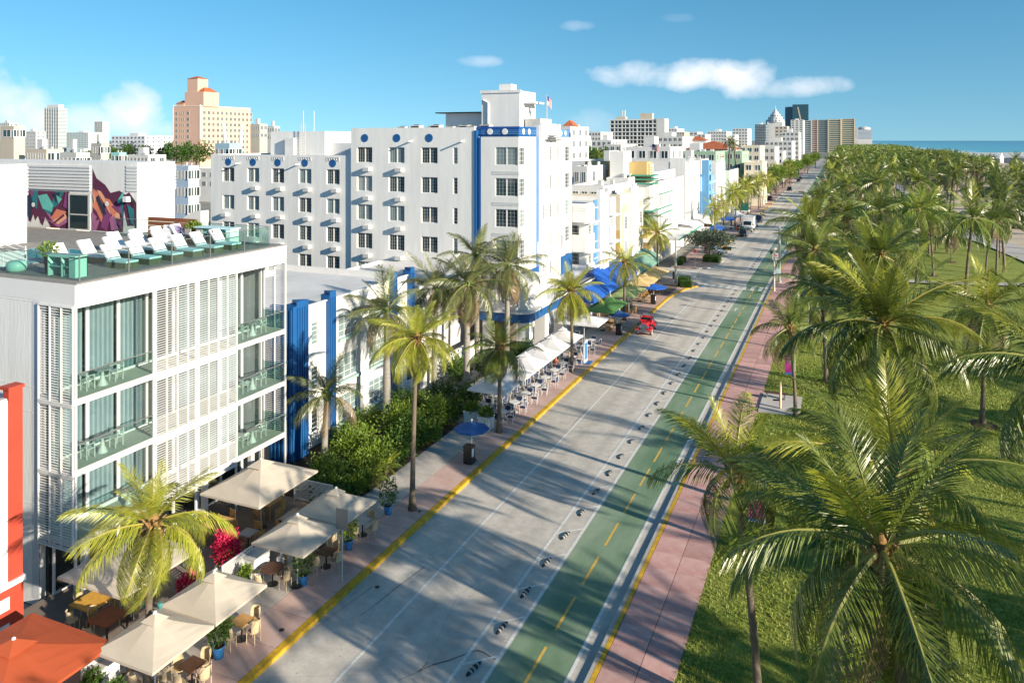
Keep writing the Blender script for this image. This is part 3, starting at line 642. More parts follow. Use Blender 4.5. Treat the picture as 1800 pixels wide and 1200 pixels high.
# ------------------------------------------------------------------ buildings
def grid(u0, du, nu, w, v0, dv, nv, h): return [(u0 + i * du, v0 + j * dv, u0 + i * du + w, v0 + j * dv + h) for j in range(nv) for i in range(nu)]
def wall(b, o, u, W, z0, z1, rects, t, mi=0):
    """outer wall face with real openings; o: bottom corner, u: horizontal direction, inward = rotate u left"""
    o = Vector(o); u = Vector(u); inn = Vector((-u.y, u.x, 0))
    us = sorted({0, W} | {r[0] for r in rects} | {r[2] for r in rects}); vs = sorted({z0, z1} | {r[1] for r in rects} | {r[3] for r in rects})
    us = [x for x in us if 0 <= x <= W]; vs = [x for x in vs if z0 <= x <= z1]
    P = lambda a, z, q=0: tuple(o + u * a + inn * q + Vector((0, 0, z)))
    for j in range(len(vs) - 1):
        run = None
        for i in range(len(us) - 1):
            cu, cv = (us[i] + us[i + 1]) / 2, (vs[j] + vs[j + 1]) / 2
            hole = any(r[0] < cu < r[2] and r[1] < cv < r[3] for r in rects)
            if hole:
                if run is not None: b.poly([P(run, vs[j]), P(us[i], vs[j]), P(us[i], vs[j + 1]), P(run, vs[j + 1])], mi); run = None
            elif run is None: run = us[i]
        if run is not None: b.poly([P(run, vs[j]), P(us[-1], vs[j]), P(us[-1], vs[j + 1]), P(run, vs[j + 1])], mi)
    for r in rects:
        a, z, c, y = r[:4]
        b.poly([P(a, z), P(c, z), P(c, z, t), P(a, z, t)], mi); b.poly([P(a, y, t), P(c, y, t), P(c, y), P(a, y)], mi)
        b.poly([P(a, z, t), P(a, y, t), P(a, y), P(a, z)], mi); b.poly([P(c, z), P(c, y), P(c, y, t), P(c, z, t)], mi)
WM = {}
def win_meshes(w_, h_, style):
    k = (round(w_, 2), round(h_, 2), style)
    if k in WM: return WM[k]
    b = MB(); f = .06
    b.box(0, 0, 0, w_, .07, f).box(0, 0, h_ - f, w_, .07, h_).box(0, 0, f, f, .07, h_ - f).box(w_ - f, 0, f, w_, .07, h_ - f)
    if style == 'casement':
        b.box(w_ / 2 - .055, -.012, f, w_ / 2 + .055, .06, h_ - f)
        for s_ in range(2):
            for q in (1, 2):
                x = f + (w_ / 2 - f - .055) * q / 3 + s_ * (w_ / 2 - .0); b.box(x - .009, .03, f, x + .009, .05, h_ - f, 1)
        for q in range(1, 5):
            z = h_ * q / 5; b.box(f, .03, z - .009, w_ - f, .048, z + .009, 1)
    elif style == 'grid3':
        for q in (1, 2): b.box(w_ * q / 3 - .02, .01, f, w_ * q / 3 + .02, .05, h_ - f)
        for q in range(1, 4): b.box(f, .012, h_ * q / 4 - .013, w_ - f, .048, h_ * q / 4 + .013)
    elif style == 'slim':
        for q in range(1, 5): b.box(f, .012, h_ * q / 5 - .013, w_ - f, .048, h_ * q / 5 + .013)
    else:
        b.box(w_ / 2 - .03, 0, f, w_ / 2 + .03, .06, h_ - f)
    WM[k] = (b.mesh('window', [white2, mat('grey_muntin', (.34, .38, .38), .6)]), MB().box(.02, .055, .02, w_ - .02, .085, h_ - .02).mesh('pane', pane_d), MB().box(.02, .055, .02, w_ - .02, .085, h_ - .02).mesh('pane', pane_b), MB().box(.02, .055, .02, w_ - .02, .085, h_ - .02).mesh('pane', pane_c))
    return WM[k]
wr = random.Random(17)
def window(parent, x, y, z, w_, h_, face, style='plain', rec=.16, blind=.4, sill=False):
    fm, pd, pb, pc = win_meshes(w_, h_, style)
    rz = 0 if face == 's' else R(90)
    loc = (x, y + rec - .07, z) if face == 's' else (x - rec + .07, y, z)
    o = put(fm, 'window', parent, loc, (0, 0, rz))
    put(pc if wr.random() < .1 else (pb if wr.random() < blind else pd), 'pane', o)
    if sill: MB().box(-.08, -.22, -.09, w_ + .08, -.02, -.01).build('sill', white2, o)
    return o
FW = {}
def far_window(parent, x, y, z, w_, h_, face, fm=None):
    k = (round(w_, 2), round(h_, 2), fm)
    if k not in FW:
        b = MB(); f = min(.14, w_ * .1); b.box(-f, -.05, -f, w_ + f, .0, 0).box(-f, -.05, h_, w_ + f, 0, h_ + f * .5).box(-f, -.05, 0, 0, 0, h_).box(w_, -.05, 0, w_ + f, 0, h_).box(w_ / 2 - f / 2, -.04, 0, w_ / 2 + f / 2, .0, h_); b.poly([(0, -.02, 0), (w_, -.02, 0), (w_, -.02, h_), (0, -.02, h_)], 1)
        FW[k] = b.mesh('window', [fm or white2, pane_d])
    return put(FW[k], 'window', parent, (x, y, z), (0, 0, 0 if face == 's' else R(90)))
def shell(x0, x1, y0, y1, z0, z1, south=(), east=(), par=.5, t=.16):
    """walls with openings, parapet and a roof deck set below it"""
    b = MB()
    wall(b, (x0, y0, 0), (1, 0, 0), x1 - x0, z0, z1, list(south), t); wall(b, (x1, y0, 0), (0, 1, 0), y1 - y0, z0, z1, list(east), t)
    b.poly([(x1, y1, z0), (x0, y1, z0), (x0, y1, z1), (x1, y1, z1)]); b.poly([(x0, y1, z0), (x0, y0, z0), (x0, y0, z1), (x0, y1, z1)])
    p = .22; X0, X1, Y0, Y1, zr = x0 + p, x1 - p, y0 + p, y1 - p, z1 - par
    for q in (((x0, y0), (x1, y0), (X1, Y0), (X0, Y0)), ((x1, y0), (x1, y1), (X1, Y1), (X1, Y0)), ((x1, y1), (x0, y1), (X0, Y1), (X1, Y1)), ((x0, y1), (x0, y0), (X0, Y0), (X0, Y1))):
        b.poly([(c[0], c[1], z1) for c in q])
    for a, c in (((X0, Y0), (X1, Y0)), ((X1, Y0), (X1, Y1)), ((X1, Y1), (X0, Y1)), ((X0, Y1), (X0, Y0))):
        b.poly([(a[0], a[1], zr), (a[0], a[1], z1), (c[0], c[1], z1), (c[0], c[1], zr)])
    b.poly([(X0, Y0, zr), (X1, Y0, zr), (X1, Y1, zr), (X0, Y1, zr)], 1)
    return b
def building(name, label, x0, x1, y0, y1, z1, m, south=(), east=(), z0=-.3, par=.5, style='plain', far=False, cat='building', blind=.4, t=.16, group=None, fm=None, sill=False):
    o = thing(name, label, cat, (x0, y0, 0), 0, group)
    b = shell(0, x1 - x0, 0, y1 - y0, z0, z1, () if far else south, () if far else east, par, t); b.build('wall', [m, roofm], o)
    for r in south:
        if far: far_window(o, r[0], -.005, r[1], r[2] - r[0], r[3] - r[1], 's', fm)
        else: window(o, r[0], 0, r[1], r[2] - r[0], r[3] - r[1], 's', r[4] if len(r) > 4 else style, t, blind, sill)
    for r in east:
        if far: far_window(o, x1 - x0 + .005, r[0], r[1], r[2] - r[0], r[3] - r[1], 'e', fm)
        else: window(o, x1 - x0, r[0], r[1], r[2] - r[0], r[3] - r[1], 'e', r[4] if len(r) > 4 else style, t, blind, sill)
    return o
def ac_unit(x, y, z, label, s_=1.0, group='air conditioners on the roofs'):
    o = thing('air_conditioner', label, 'air conditioner', (x, y, z), 0, group)
    MB().box(-.5 * s_, -.45 * s_, .08, .5 * s_, .45 * s_, .95 * s_).build('casing', greyw, o); MB().box(-.42 * s_, -.46 * s_, .18, .42 * s_, -.452 * s_, .85 * s_).build('grille', dark, o)
    MB().lathe([(.34 * s_, .955 * s_), (.34 * s_, 1.0 * s_), (.1 * s_, 1.02 * s_)], 10).build('fan', dark, o); MB().box(-.5 * s_, -.4, 0, .5 * s_, -.3, .08).box(-.5 * s_, .3, 0, .5 * s_, .4, .08).build('foot', greym, o)
    return o
greyw = mat('galvanised', (.50, .50, .48), .6, .1, 2)

# --- tall white hotel with the blue corner stripe -------------------------------------------------
HY = 68.0
T = thing('tall_hotel', 'tall white hotel with cobalt stripe, blue discs and corner windows', 'hotel', (0, 0, 0))
def sx(px, py): return on_y(px, py, HY)
rows = [258, 310, 362, 411, 459]; S = []; rects_main = []
X0, X1 = -47.65, -33.13; XW0 = -67.3
zrow = [sx(650, y)[1] for y in rows]     # tops of the openings
hh = 1.62
zs = [19.3 - k * 3.0 for k in range(7)]
for k, zt in enumerate(zs):
    for xa in (-46.9, -43.0, -39.15): rects_main.append((xa - X0, zt - hh, xa - X0 + 1.9, zt, 'casement'))
    rects_main.append((-35.5 - X0, zt - hh, -35.5 - X0 + .5, zt, 'slim'))
b = shell(X0, X1, HY, HY + 34, -.3, 21.3); b = MB(); wall(b, (X0, HY, 0), (1, 0, 0), X1 - X0, -.3, 21.3, rects_main, .2)
b.poly([(X1, HY, -.3), (X1, HY + 1.2, -.3), (X1, HY + 1.2, 21.3), (X1, HY, 21.3)])
b.poly([(X0, HY + 30, -.3), (X0, HY, -.3), (X0, HY, 21.3), (X0, HY + 30, 21.3)])
b.poly([(X0, HY, 21.3), (X1, HY, 21.3), (X1, HY + .25, 21.3), (X0, HY + .25, 21.3)]); b.poly([(X0, HY + .25, 20.6), (X0, HY + .25, 21.3), (X1, HY + .25, 21.3), (X1, HY + .25, 20.6)])
b.poly([(X0, HY + .2, 20.6), (-28.5, HY + .2, 20.6), (-28.5, HY + 16, 20.6), (X0, HY + 16, 20.6)], 1)
b.poly([(-28.6, HY + 16, -.3), (X0, HY + 30, -.3), (X0, HY + 30, 21.3), (-28.6, HY + 16, 20.9)])
b.build('wall', [white, roofm], T)
for r in rects_main: window(T, X0 + r[0], HY, r[1], r[2] - r[0], r[3] - r[1], 's', r[4], .2, .5)
# lower rear wing
WX = [-65.5, -61.9, -58.4, -54.7, -51.0]; zw = [16.9, 13.75, 10.7, 7.6, 4.5, 1.6 + .2]; rw = []
for k, zt in enumerate(zw):
    for xa in WX: rw.append((xa - XW0, zt - 1.62, xa - XW0 + 1.72, zt, 'casement'))
b = MB(); wall(b, (XW0, HY + .25, 0), (1, 0, 0), X0 - XW0, -.3, 18.4, rw, .2)
b.poly([(XW0, HY + 20, -.3), (XW0, HY + .25, -.3), (XW0, HY + .25, 18.4), (XW0, HY + 20, 18.4)]); b.poly([(XW0, HY + .25, 18.4), (X0, HY + .25, 18.4), (X0, HY + .5, 18.4), (XW0, HY + .5, 18.4)])
b.poly([(XW0, HY + .5, 18.1), (X0, HY + .5, 18.1), (X0, HY + 20, 18.1), (XW0, HY + 20, 18.1)], 1)
b.build('wing_wall', [white, roofm], T)
for r in rw: window(T, XW0 + r[0], HY + .25, r[1], r[2] - r[0], r[3] - r[1], 's', r[4], .2, .45)
disc = MB(); disc.lathe([(.42, 0), (.42, .04), (.38, .05)], 24); discm = disc.mesh('disc', blue)
for x in [xa + .86 for xa in WX]: put(discm, 'disc', T, (x, HY + .25, 17.55), (R(90), 0, 0))
for x in (-45.9, -42.0, -38.2): put(discm, 'disc', T, (x, HY, 20.25), (R(90), 0, 0))
vg = MB(); vg.box(-.95, -.03, -.36, .95, 0, -.28).box(-.95, -.03, .28, .95, 0, .36).box(-.95, -.03, -.28, -.88, 0, .28).box(.88, -.03, -.28, .95, 0, .28).poly([(-.88, -.004, -.28), (.88, -.004, -.28), (.88, -.004, .28), (-.88, -.004, .28)], 1)
for k in range(5):
    vg.tube([(-.7 + k * .35 + .17 * math.cos(a * .7), -.02, .2 * math.sin(a * .7)) for a in range(10)], .03, 4)
vgm = vg.mesh('vent_grille', [white2, mat('vent_shadow', (.35, .36, .38), .9)])
for x in [xa + .86 for xa in WX]: put(vgm, 'vent_grille', T, (x, HY + .25, 18.0 - .02), (0, 0, 0), (.9, 1, .62))
acm = MB().box(-.38, -.5, -.2, .38, .05, .2).box(-.34, -.51, -.15, .34, -.5, .15, 1).mesh('window_air_conditioner', [white2, greyw])
for k, zt in enumerate(zw[:5]):
    for i, xa in enumerate(WX):
        if k == 0 and i == 0: continue
        put(acm, 'window_air_conditioner', T, (xa + (1.3 if i else .5), HY + .25, zt - 2.25))
for k, zt in enumerate(zs[:5]):
    for xa in (-46.9, -43.0): put(acm, 'window_air_conditioner', T, (xa + 1.4, HY, zt - 2.3))
spm = MB().tube([(0, 0, 0), (0, -.75, -.06)], .09, 8).mesh('roof_spout', white2)
for x, z, y in ((-63.0, 17.4, HY + .25), (-54.6, 17.4, HY + .25), (-40.2, 19.95, HY), (-34.3, 19.95, HY)): put(spm, 'roof_spout', T, (x, y, z))
# blue recess and stripe, front block
FX = -28.4
MB().box(X1, HY + .5, -.3, -32.4, HY + 1.4, 20.9).build('recess', blue, T)
MB().box(X1 + .02, HY - .10, -.3, X1 + .26, HY + .5, 21.0).box(-32.62, HY - .04, 6, -32.42, HY + .5, 20.3).build('stripe', blue, T)
MB().box(X1 + .30, HY + .1, 0, X1 + .42, HY + .5, 20.4).build('stripe', lblue, T)
fr_e, fr_s = [], []
for k in range(6):
    zt = 19.35 - k * 3.0; fr_s.append((-30.9 + 32.42, zt - 1.75, FX + 32.42 - .12, zt, 'casement')); fr_e.append((.12, zt - 1.75, 1.55, zt, 'grid3'))
    fr_e.append((7.2, zt - 1.5, 8.1, zt, 'slim')); fr_e.append((13.4, zt - 1.7, 15.0, zt, 'grid3'))
b = MB(); wall(b, (-32.42, HY, 0), (1, 0, 0), FX + 32.42, -.3, 20.35, fr_s, .14); wall(b, (FX, HY, 0), (0, 1, 0), 15.8, -.3, 20.35, fr_e, .14)
b.poly([(-32.42, HY + 1, -.3), (-32.42, HY, -.3), (-32.42, HY, 20.35), (-32.42, HY + 1, 20.35)]); b.poly([(FX, HY + 15.8, -.3), (-36, HY + 15.8, -.3), (-36, HY + 15.8, 20.6), (FX, HY + 15.8, 20.35)])
b.poly([(-32.42, HY, 20.35), (FX, HY, 20.35), (FX, HY + 15.8, 20.35), (-32.42, HY + 15.8, 20.35)])
b.build('front_wall', [white, roofm], T)
for r in fr_s: window(T, -32.42 + r[0], HY, r[1], r[2] - r[0], r[3] - r[1], 's', r[4], .14, .5)
for r in fr_e: window(T, FX, HY + r[0], r[1], r[2] - r[0], r[3] - r[1], 'e', r[4], .14, .5)
ln = MB()
for k in range(6):
    for q in range(3): z = 16.95 - k * 3.0 - q * .13; ln.box(-31.2, HY - .035, z, FX + .035, HY, z + .06); ln.box(FX, HY, z, FX + .035, HY + 1.7, z + .06)
ln.build('banding', mat('grey_banding', (.55, .58, .58), .7), T)
# blue attic band with discs, set back, then the raised centre with fins
MB().box(-33.0, HY + .35, 20.36, FX - .15, HY + 5.0, 21.35).build('attic', blue, T)
MB().box(-33.0, HY + .30, 21.1, FX - .10, HY + .35, 21.35).build('attic_trim', mat('deep_blue', (.01, .07, .30), .5), T)
st = MB()
for q in range(3): st.box(-32.6, HY + .32, 20.62 + q * .17, FX - .16, HY + .35, 20.68 + q * .17); st.box(FX - .15, HY + .35, 20.62 + q * .17, FX - .12, HY + 5, 20.68 + q * .17)
st.build('attic_stripes', lblue, T)
dm2 = MB().lathe([(.3, 0), (.3, .05), (.27, .06)], 20).mesh('disc', white2)
for x in (-31.6, -30.0): put(dm2, 'disc', T, (x, HY + .31, 20.86), (R(90), 0, 0))
for y in (1.4, 2.9): put(dm2, 'disc', T, (FX - .12, HY + y, 20.86), (0, R(90), 0))
MB().box(FX - 4, HY + 11.4, 20.36, FX - .15, HY + 15.2, 21.2).build('attic', lblue, T)
for y in (12.4, 13.8): put(dm2, 'disc', T, (FX - .12, HY + y, 20.8), (0, R(90), 0))
cf = MB(); cf.box(FX - .4, HY + 5.0, 4.6, FX + .22, HY + 10.9, 21.6)
for q in (5.05, 6.3, 7.0, 8.3, 9.1, 10.3): cf.box(FX + .22, HY + q, 4.6, FX + .42, HY + q + .42, 21.75)
cf.build('central_fins', white2, T)
for k in range(5):
    for q in (5.72, 7.68, 9.72):
        window(T, FX + .22 + .06, HY + q, 17.9 - k * 3.0, .5, 1.5, 'e', 'slim', .06, .3)
MB().box(FX, HY + 4.55, 4.6, FX + .10, HY + 4.95, 20.36).box(FX, HY + 10.95, 9.0, FX + .10, HY + 11.4, 20.36).build('stripe', lblue, T)
for y in (4.6, 11.2):
    MB().box(FX + .1, HY + y, 8.2, FX + .55, HY + y + .4, 9.7).build('wall_lantern', white2, T)
MB().box(FX + .42, HY + 6.2, 20.0, FX + .9, HY + 9.6, 20.12).box(FX + .42, HY + 6.6, 20.25, FX + .8, HY + 9.2, 20.33).box(FX + .42, HY + 7.0, 20.45, FX + .7, HY + 8.8, 20.53).build('flag_bracket', greym, T)
# ground floor porch
MB().box(FX, HY + .8, 3.7, FX + .14, HY + 15.5, 7.2).build('blue_panel', blue, T)
pb = MB(); pts = [(-31.5, HY - 4.2)]
for k in range(9):
    a = R(-90 + 11.25 * k); pts.append((-26.9 + 1.2 * math.cos(a), HY - 3.0 + 1.2 * math.sin(a)))
pts += [(-25.7, HY + 15.6), (-31.5, HY + 15.6)]
pb.prism(pts, 3.55, 4.35); pb.build('porch_fascia', blue, T)
MB().prism([(x * 1.0 + (.12 if x > -31 else 0), y - (.12 if y < HY else 0)) for x, y in pts], 4.36, 4.52).build('porch_cornice', white2, T)
MB().prism([(-31.3, HY - 3.9), (-27.0, HY - 3.9), (-26.3, HY - 3.2), (-26.3, HY + 2.0), (-31.3, HY + 2.0)], 4.53, 6.9).build('porch_room', white, T)
for k in range(3): window(T, -30.9 + k * 1.45, HY - 3.9, 4.9, 1.25, 1.6, 's', 'grid3', .02, .5)
for k in range(3): window(T, -26.3, HY - 3.0 + k * 1.6, 4.9, 1.35, 1.6, 'e', 'grid3', .02, .5)
MB().prism([(-31.6, HY - 4.4), (-27.0, HY - 4.4), (-25.9, HY - 3.2), (-25.9, HY + 2.3), (-31.6, HY + 2.3)], 6.9, 7.1).build('porch_roof', white2, T)
bl = MB(); bl.box(-25.75, HY + 2.6, 4.52, -25.65, HY + 15.5, 4.6)
for k in range(40): bl.box(-25.73, HY + 2.6 + k * .33, 4.6, -25.69, HY + 2.64 + k * .33, 5.4)
bl.box(-25.78, HY + 2.6, 5.4, -25.62, HY + 15.5, 5.46); bl.build('balcony_rail', dark, T)
colm = MB().box(-.55, -.5, 0, .55, .5, 3.55).mesh('pillar', white)
for x, y in ((-26.4, HY - 3.3), (-26.3, HY + .6), (-26.3, HY + 6.0), (-26.3, HY + 10.5), (-26.3, HY + 14.6), (-29.8, HY - 3.5)): put(colm, 'pillar', T, (x, y, .0))
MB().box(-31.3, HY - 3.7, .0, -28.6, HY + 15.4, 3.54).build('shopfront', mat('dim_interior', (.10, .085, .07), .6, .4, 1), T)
# roof plant: lift tower, tank, canopy
MB().box(-35.2, HY + 6, 20.6, -30.8, HY + 10.5, 25.2).box(-33.6, HY + 7, 25.2, -32.2, HY + 8.4, 26.0).box(-35.35, HY + 5.9, 25.0, -30.65, HY + 6.0, 25.3).box(-30.75, HY + 7, 23.9, -29.6, HY + 10, 24.1).build('lift_tower', white, T)
MB().tube([(-34.4, HY + 5.9, 20.7), (-34.4, HY + 5.9, 24.0), (-35.0, HY + 5.9, 24.3)], .09, 6).build('roof_pipe', white2, T)
MB().box(-40.6, HY + 8, 20.6, -35.4, HY + 13, 23.0).build('plant_room', greyst, T); MB().box(-41.6, HY + 7.4, 23.0, -35.3, HY + 13.4, 23.12).build('plant_canopy', dark, T)
MB().box(-30.6, HY + 7, 20.6, -28.9, HY + 10.4, 22.3).build('cooling_tower', greyw, T)
for i in range(8): ac_unit(-42.6 + i * 1.35, HY + 2.2 + (i % 3) * .6, 20.6, 'grey air conditioner in the row along the tall hotel roof edge', .9 + .15 * (i % 2), 'air conditioners on the tall hotel roof')
# wing roof boxes
MB().box(-65.2, HY + 8, 18.1, -57.0, HY + 16, 21.1).build('roof_house', white, T); MB().box(-57.0, HY + 9.0, 18.1, -47.7, HY + 9.3, 19.7).build('roof_screen', greyst, T)
MB().box(-62.5, HY + 7.4, 18.1, -61.2, HY + 8, 20.3).build('roof_door', greyst, T)
ldr = MB()
for x in (-60.3, -59.7): ldr.box(x, HY + 7.6, 18.1, x + .06, HY + 7.66, 22.0)
for k in range(9): ldr.box(-60.3, HY + 7.61, 18.5 + k * .35, -59.64, HY + 7.65, 18.53 + k * .35)
ldr.build('roof_ladder', greyw, T)
for x in (-60.6, -59.0): MB().tube([(x, HY + 8.5, 21.1), (x, HY + 8.5, 23.6)], .06, 5).build('mast', greyw, T)
def flag(x, y, z0, h, label, rz=0, k=1.0, limp=.82):
    o = thing('flag', label, 'flag', (x, y, z0), rz)
    MB().tube([(0, 0, 0), (0, 0, h)], [.05, .03], 6).build('pole', greyw, o)
    rows_ = 13; fh = 1.15 * k; fw = 1.9 * k; fb = MB()
    def fp(u, v): return (.05 + u * fw * limp, .16 * math.sin(u * 7) * u, h - .1 - v * fh - u * u * (.45 + (1 - limp)) * k)
    for r_ in range(rows_):
        for c_ in range(10):
            u0, u1, v0, v1 = c_ / 10, (c_ + 1) / 10, r_ / rows_, (r_ + 1) / rows_
            mi = 2 if (c_ < 4 and r_ < 7) else (0 if r_ % 2 == 0 else 1); fb.poly([fp(u0, v0), fp(u0, v1), fp(u1, v1), fp(u1, v0)], mi)
    fb.build('cloth', [mat('flag_red', (.5, .02, .03), .8), white2, mat('flag_blue', (.02, .03, .16), .8)], o)
flag(FX - .1, HY + 7.9, 21.5, 3.3, 'striped flag on a pole above the tall hotel front', R(60), .85, .4)

# --- low white building with blue fluted fins -----------------------------------------------------
BX = -31.5
es = []
for k, zt in enumerate((8.2, 5.3, 2.5)):
    es += [(2.0, zt - 1.5, 2.75, zt, 'slim'), (4.9, zt - 1.7, 7.2, zt, 'grid3'), (8.6, zt - 1.75, 10.8, zt, 'grid3'), (12.4, zt - 1.5, 13.1, zt, 'slim')]
LB = building('low_white_building', 'low white three storey building with cobalt fluted fins and flat roof', -52, BX, 38.6, 53.1, 9.35, white, east=es, par=.45, blind=.75, t=.14)
LB['category'] = 'building'
for y0, y1, x_ in ((0, 1.15, .42), (3.5, 4.2, .32), (11.3, 11.95, .32), (13.9, 14.5, .32)):
    b = MB(); b.box(20.5 - .4, y0, 0, 20.5 + x_, y1, 9.75)
    nfl = 5 if y1 - y0 > 1 else 3
    for q in range(nfl): yy = y0 + (y1 - y0) * (q + .5) / nfl; b.box(20.5 + x_, yy - .06, 0, 20.5 + x_ + .06, yy + .06, 9.55)
    b.prism([(20.5 + x_, y0), (20.5 + x_, y1), (20.1, (y0 + y1) / 2)], 9.75, 9.95)
    if y0 == 0:
        b.box(19.1, -.35, 0, 20.92, -.01, 9.7)
        for q in range(6): b.box(19.2 + q * .3, -.42, 0, 19.32 + q * .3, -.35, 9.5)
    b.build('fin', blue, LB)
lbs = MB()
for k, zt in enumerate((8.2, 5.3, 2.5)):
    for a, c in ((4.8, 7.3), (8.5, 10.9)): lbs.box(20.5, a, zt - 1.9, 20.72, c, zt - 1.72)
lbs.build('sill', mat('sage_sill', (.30, .45, .42), .6), LB)
cp = MB(); cp.box(20.42, 1.15, 9.35, 20.62, 14.5, 9.43); cp.build('coping', white2, LB)
for i, (x, y, lab) in enumerate(((-43.5, 50.0, 'squat roof ventilator with white base'), (-45.2, 49.0, 'short roof vent box beside the ventilator'))):
    o = thing('roof_ventilator', lab + ' on the low white building', 'ventilator', (x, y, 8.9)); MB().box(-.5, -.5, 0, .5, .5, .45).build('base', white2, o); MB().lathe([(.32, .45), (.34, .9), (.42, .95), (.42, 1.3), (.2, 1.4)], 12).build('cowl', greyw, o)
wl = thing('garden_wall', 'white garden wall with blue glass dots beside the royal palms', 'wall', (-30.9, 53.5, 0))
MB().box(0, 0, 0, .25, 10.6, 1.7).box(-.05, 0, 1.7, .3, 10.6, 1.78).build('wall', white, wl); MB().box(.25, 1.8, .5, .30, 5.2, 1.35).build('relief_panel', white2, wl)
for k in range(8): MB().box(.25, .6 + k * 1.2, .3 + .5 * (k % 3), .29, .66 + k * 1.2, .36 + .5 * (k % 3)).build('glass_dot', lblue, wl)
lw = building('annex', 'low grey annex between the low building and the tall hotel', -44, -33.0, 57, 67.8, 7.6, greyst, par=.3)
MB().box(9.2, -.9, 5.9, 11.6, -.01, 6.1).build('canopy', white2, lw)
# --- modern hotel with louvre screens and roof terrace -------------------------------------------
MX, MY0, MY1 = -29.9, 22.65, 36.15          # balcony edge and ends
M1 = thing('louvre_hotel', 'white modern hotel with louvre screens, glass balconies and a roof terrace', 'hotel', (0, 0, 0))
FL = [2.95, 5.95, 8.98]; TOP = 12.85
b = MB(); wall(b, (-62, MY0, 0), (1, 0, 0), 29.9, -.3, 13.85, [], .1)
b.poly([(-32.1, MY0, -.3), (-32.1, MY0 + .3, -.3), (-32.1, MY0 + .3, 13.85), (-32.1, MY0, 13.85)])
b.poly([(MX - 1.6, MY1, -.3), (-62, MY1, -.3), (-62, MY1, 13.85), (MX - 1.6, MY1, 13.85)])
b.build('wall', white, M1)
sm = MB()
for z in (4.1, 8.1, 9.2, 12.95): sm.box(-62, MY0 - .012, z, -32.1, MY0, z + .03)
sm.build('wall_joint', greyst, M1)
MB().box(-32.55, MY0 - .01, 0, -32.1, MY0 + .02, 13.0).build('wall_return', mat('shade_grey_paint', (.50, .52, .55), .7), M1)
MB().box(-62, MY0 - .01, 13.05, MX + .05, MY1, 13.85).box(-32.1, MY0, TOP, MX, MY1, 13.05).build('roof_fascia', white2, M1)
for z in FL: MB().box(-32.1, MY0, z - .26, MX, MY1, z - .03).build('balcony_slab', white2, M1); MB().box(-31.9, MY0 + .05, z - .03, MX - .05, MY1 - .05, z).build('balcony_floor', mat('balcony_tile', (.42, .43, .38), .7, .1, 1), M1)
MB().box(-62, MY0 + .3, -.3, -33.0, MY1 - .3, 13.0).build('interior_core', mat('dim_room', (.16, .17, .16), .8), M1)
# window wall behind the balconies: frames, panes, curtains
GX = MX - 1.75
curt = mat('teal_grey_curtain', (.36, .45, .47), .8, .08, 1)
cb = MB(); n_ = 60; pts_ = [(.05 * math.sin(i * 1.25) + .02 * math.sin(i * 3.1), i * 1.52 / n_) for i in range(n_ + 1)]
for i in range(n_): cb.poly([(pts_[i][0], pts_[i][1], 0), (pts_[i + 1][0], pts_[i + 1][1], 0), (pts_[i + 1][0], pts_[i + 1][1], 2.72), (pts_[i][0], pts_[i][1], 2.72)])
cme = cb.mesh('curtain', curt, True)
panem = MB().box(0, 0, 0, .03, 1.52, 2.74).mesh('pane', glass_w)
frm = MB().box(-.03, -.06, 0, .06, .03, 2.76).box(-.03, 1.52, 0, .06, 1.58, 2.76).box(-.03, .03, 2.70, .06, 1.52, 2.76).box(-.03, .03, 0, .06, 1.52, .08).mesh('window', white2)
for fi, z in enumerate([0.16] + FL):
    hsc = (3.75 if fi == 3 else 2.72) / 2.76
    for k in range(8):
        y = MY0 + .35 + k * 1.64
        wo_ = put(frm, 'window', M1, (GX, y, z), (0, 0, 0), (1, 1, hsc)); put(panem, 'pane', wo_, (.0, .03, .02))
        if k % 4 != 3 and fi > 0: put(cme, 'curtain', wo_, (-.18, .0, .02))
    MB().box(GX - .02, MY0 + .3, z + 2.76 * hsc, GX + .1, MY1, z + 2.76 * hsc + .24).build('header', white2, M1)
for y in (MY0 + .02, MY0 + 4.05, 29.3, 32.1, MY1 - .08): MB().box(MX - .06, y, 0, MX + .03, y + .09, 13.05).build('post', white2, M1)
for y in (23.2, 26.6, 30.0, 33.4): MB().box(MX - .35, y, .1, MX - .1, y + .25, 2.7).build('column', white2, M1)
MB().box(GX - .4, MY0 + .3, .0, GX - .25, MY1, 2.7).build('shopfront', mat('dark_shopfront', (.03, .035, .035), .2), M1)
# balcony railings
for z in FL:
    for y0, y1 in ((MY0 + .12, 26.7), (32.2, MY1 - .1)):
        rl = MB().box(MX - .035, y0, z + .02, MX - .015, y1, z + 1.05).build('railing_glass', glass_r, M1)
        MB().box(MX - .05, y0, z + 1.05, MX, y1, z + 1.085).build('handrail', greym, rl)
    MB().box(MX - 1.6, MY1 - .06, z + .02, MX - .05, MY1 - .04, z + 1.05).build('railing_glass', glass_r, M1)
    MB().box(MX - 1.6, MY0 + .10, z + .02, MX - .05, MY0 + .12, z + 1.05).build('railing_glass', glass_r, M1)
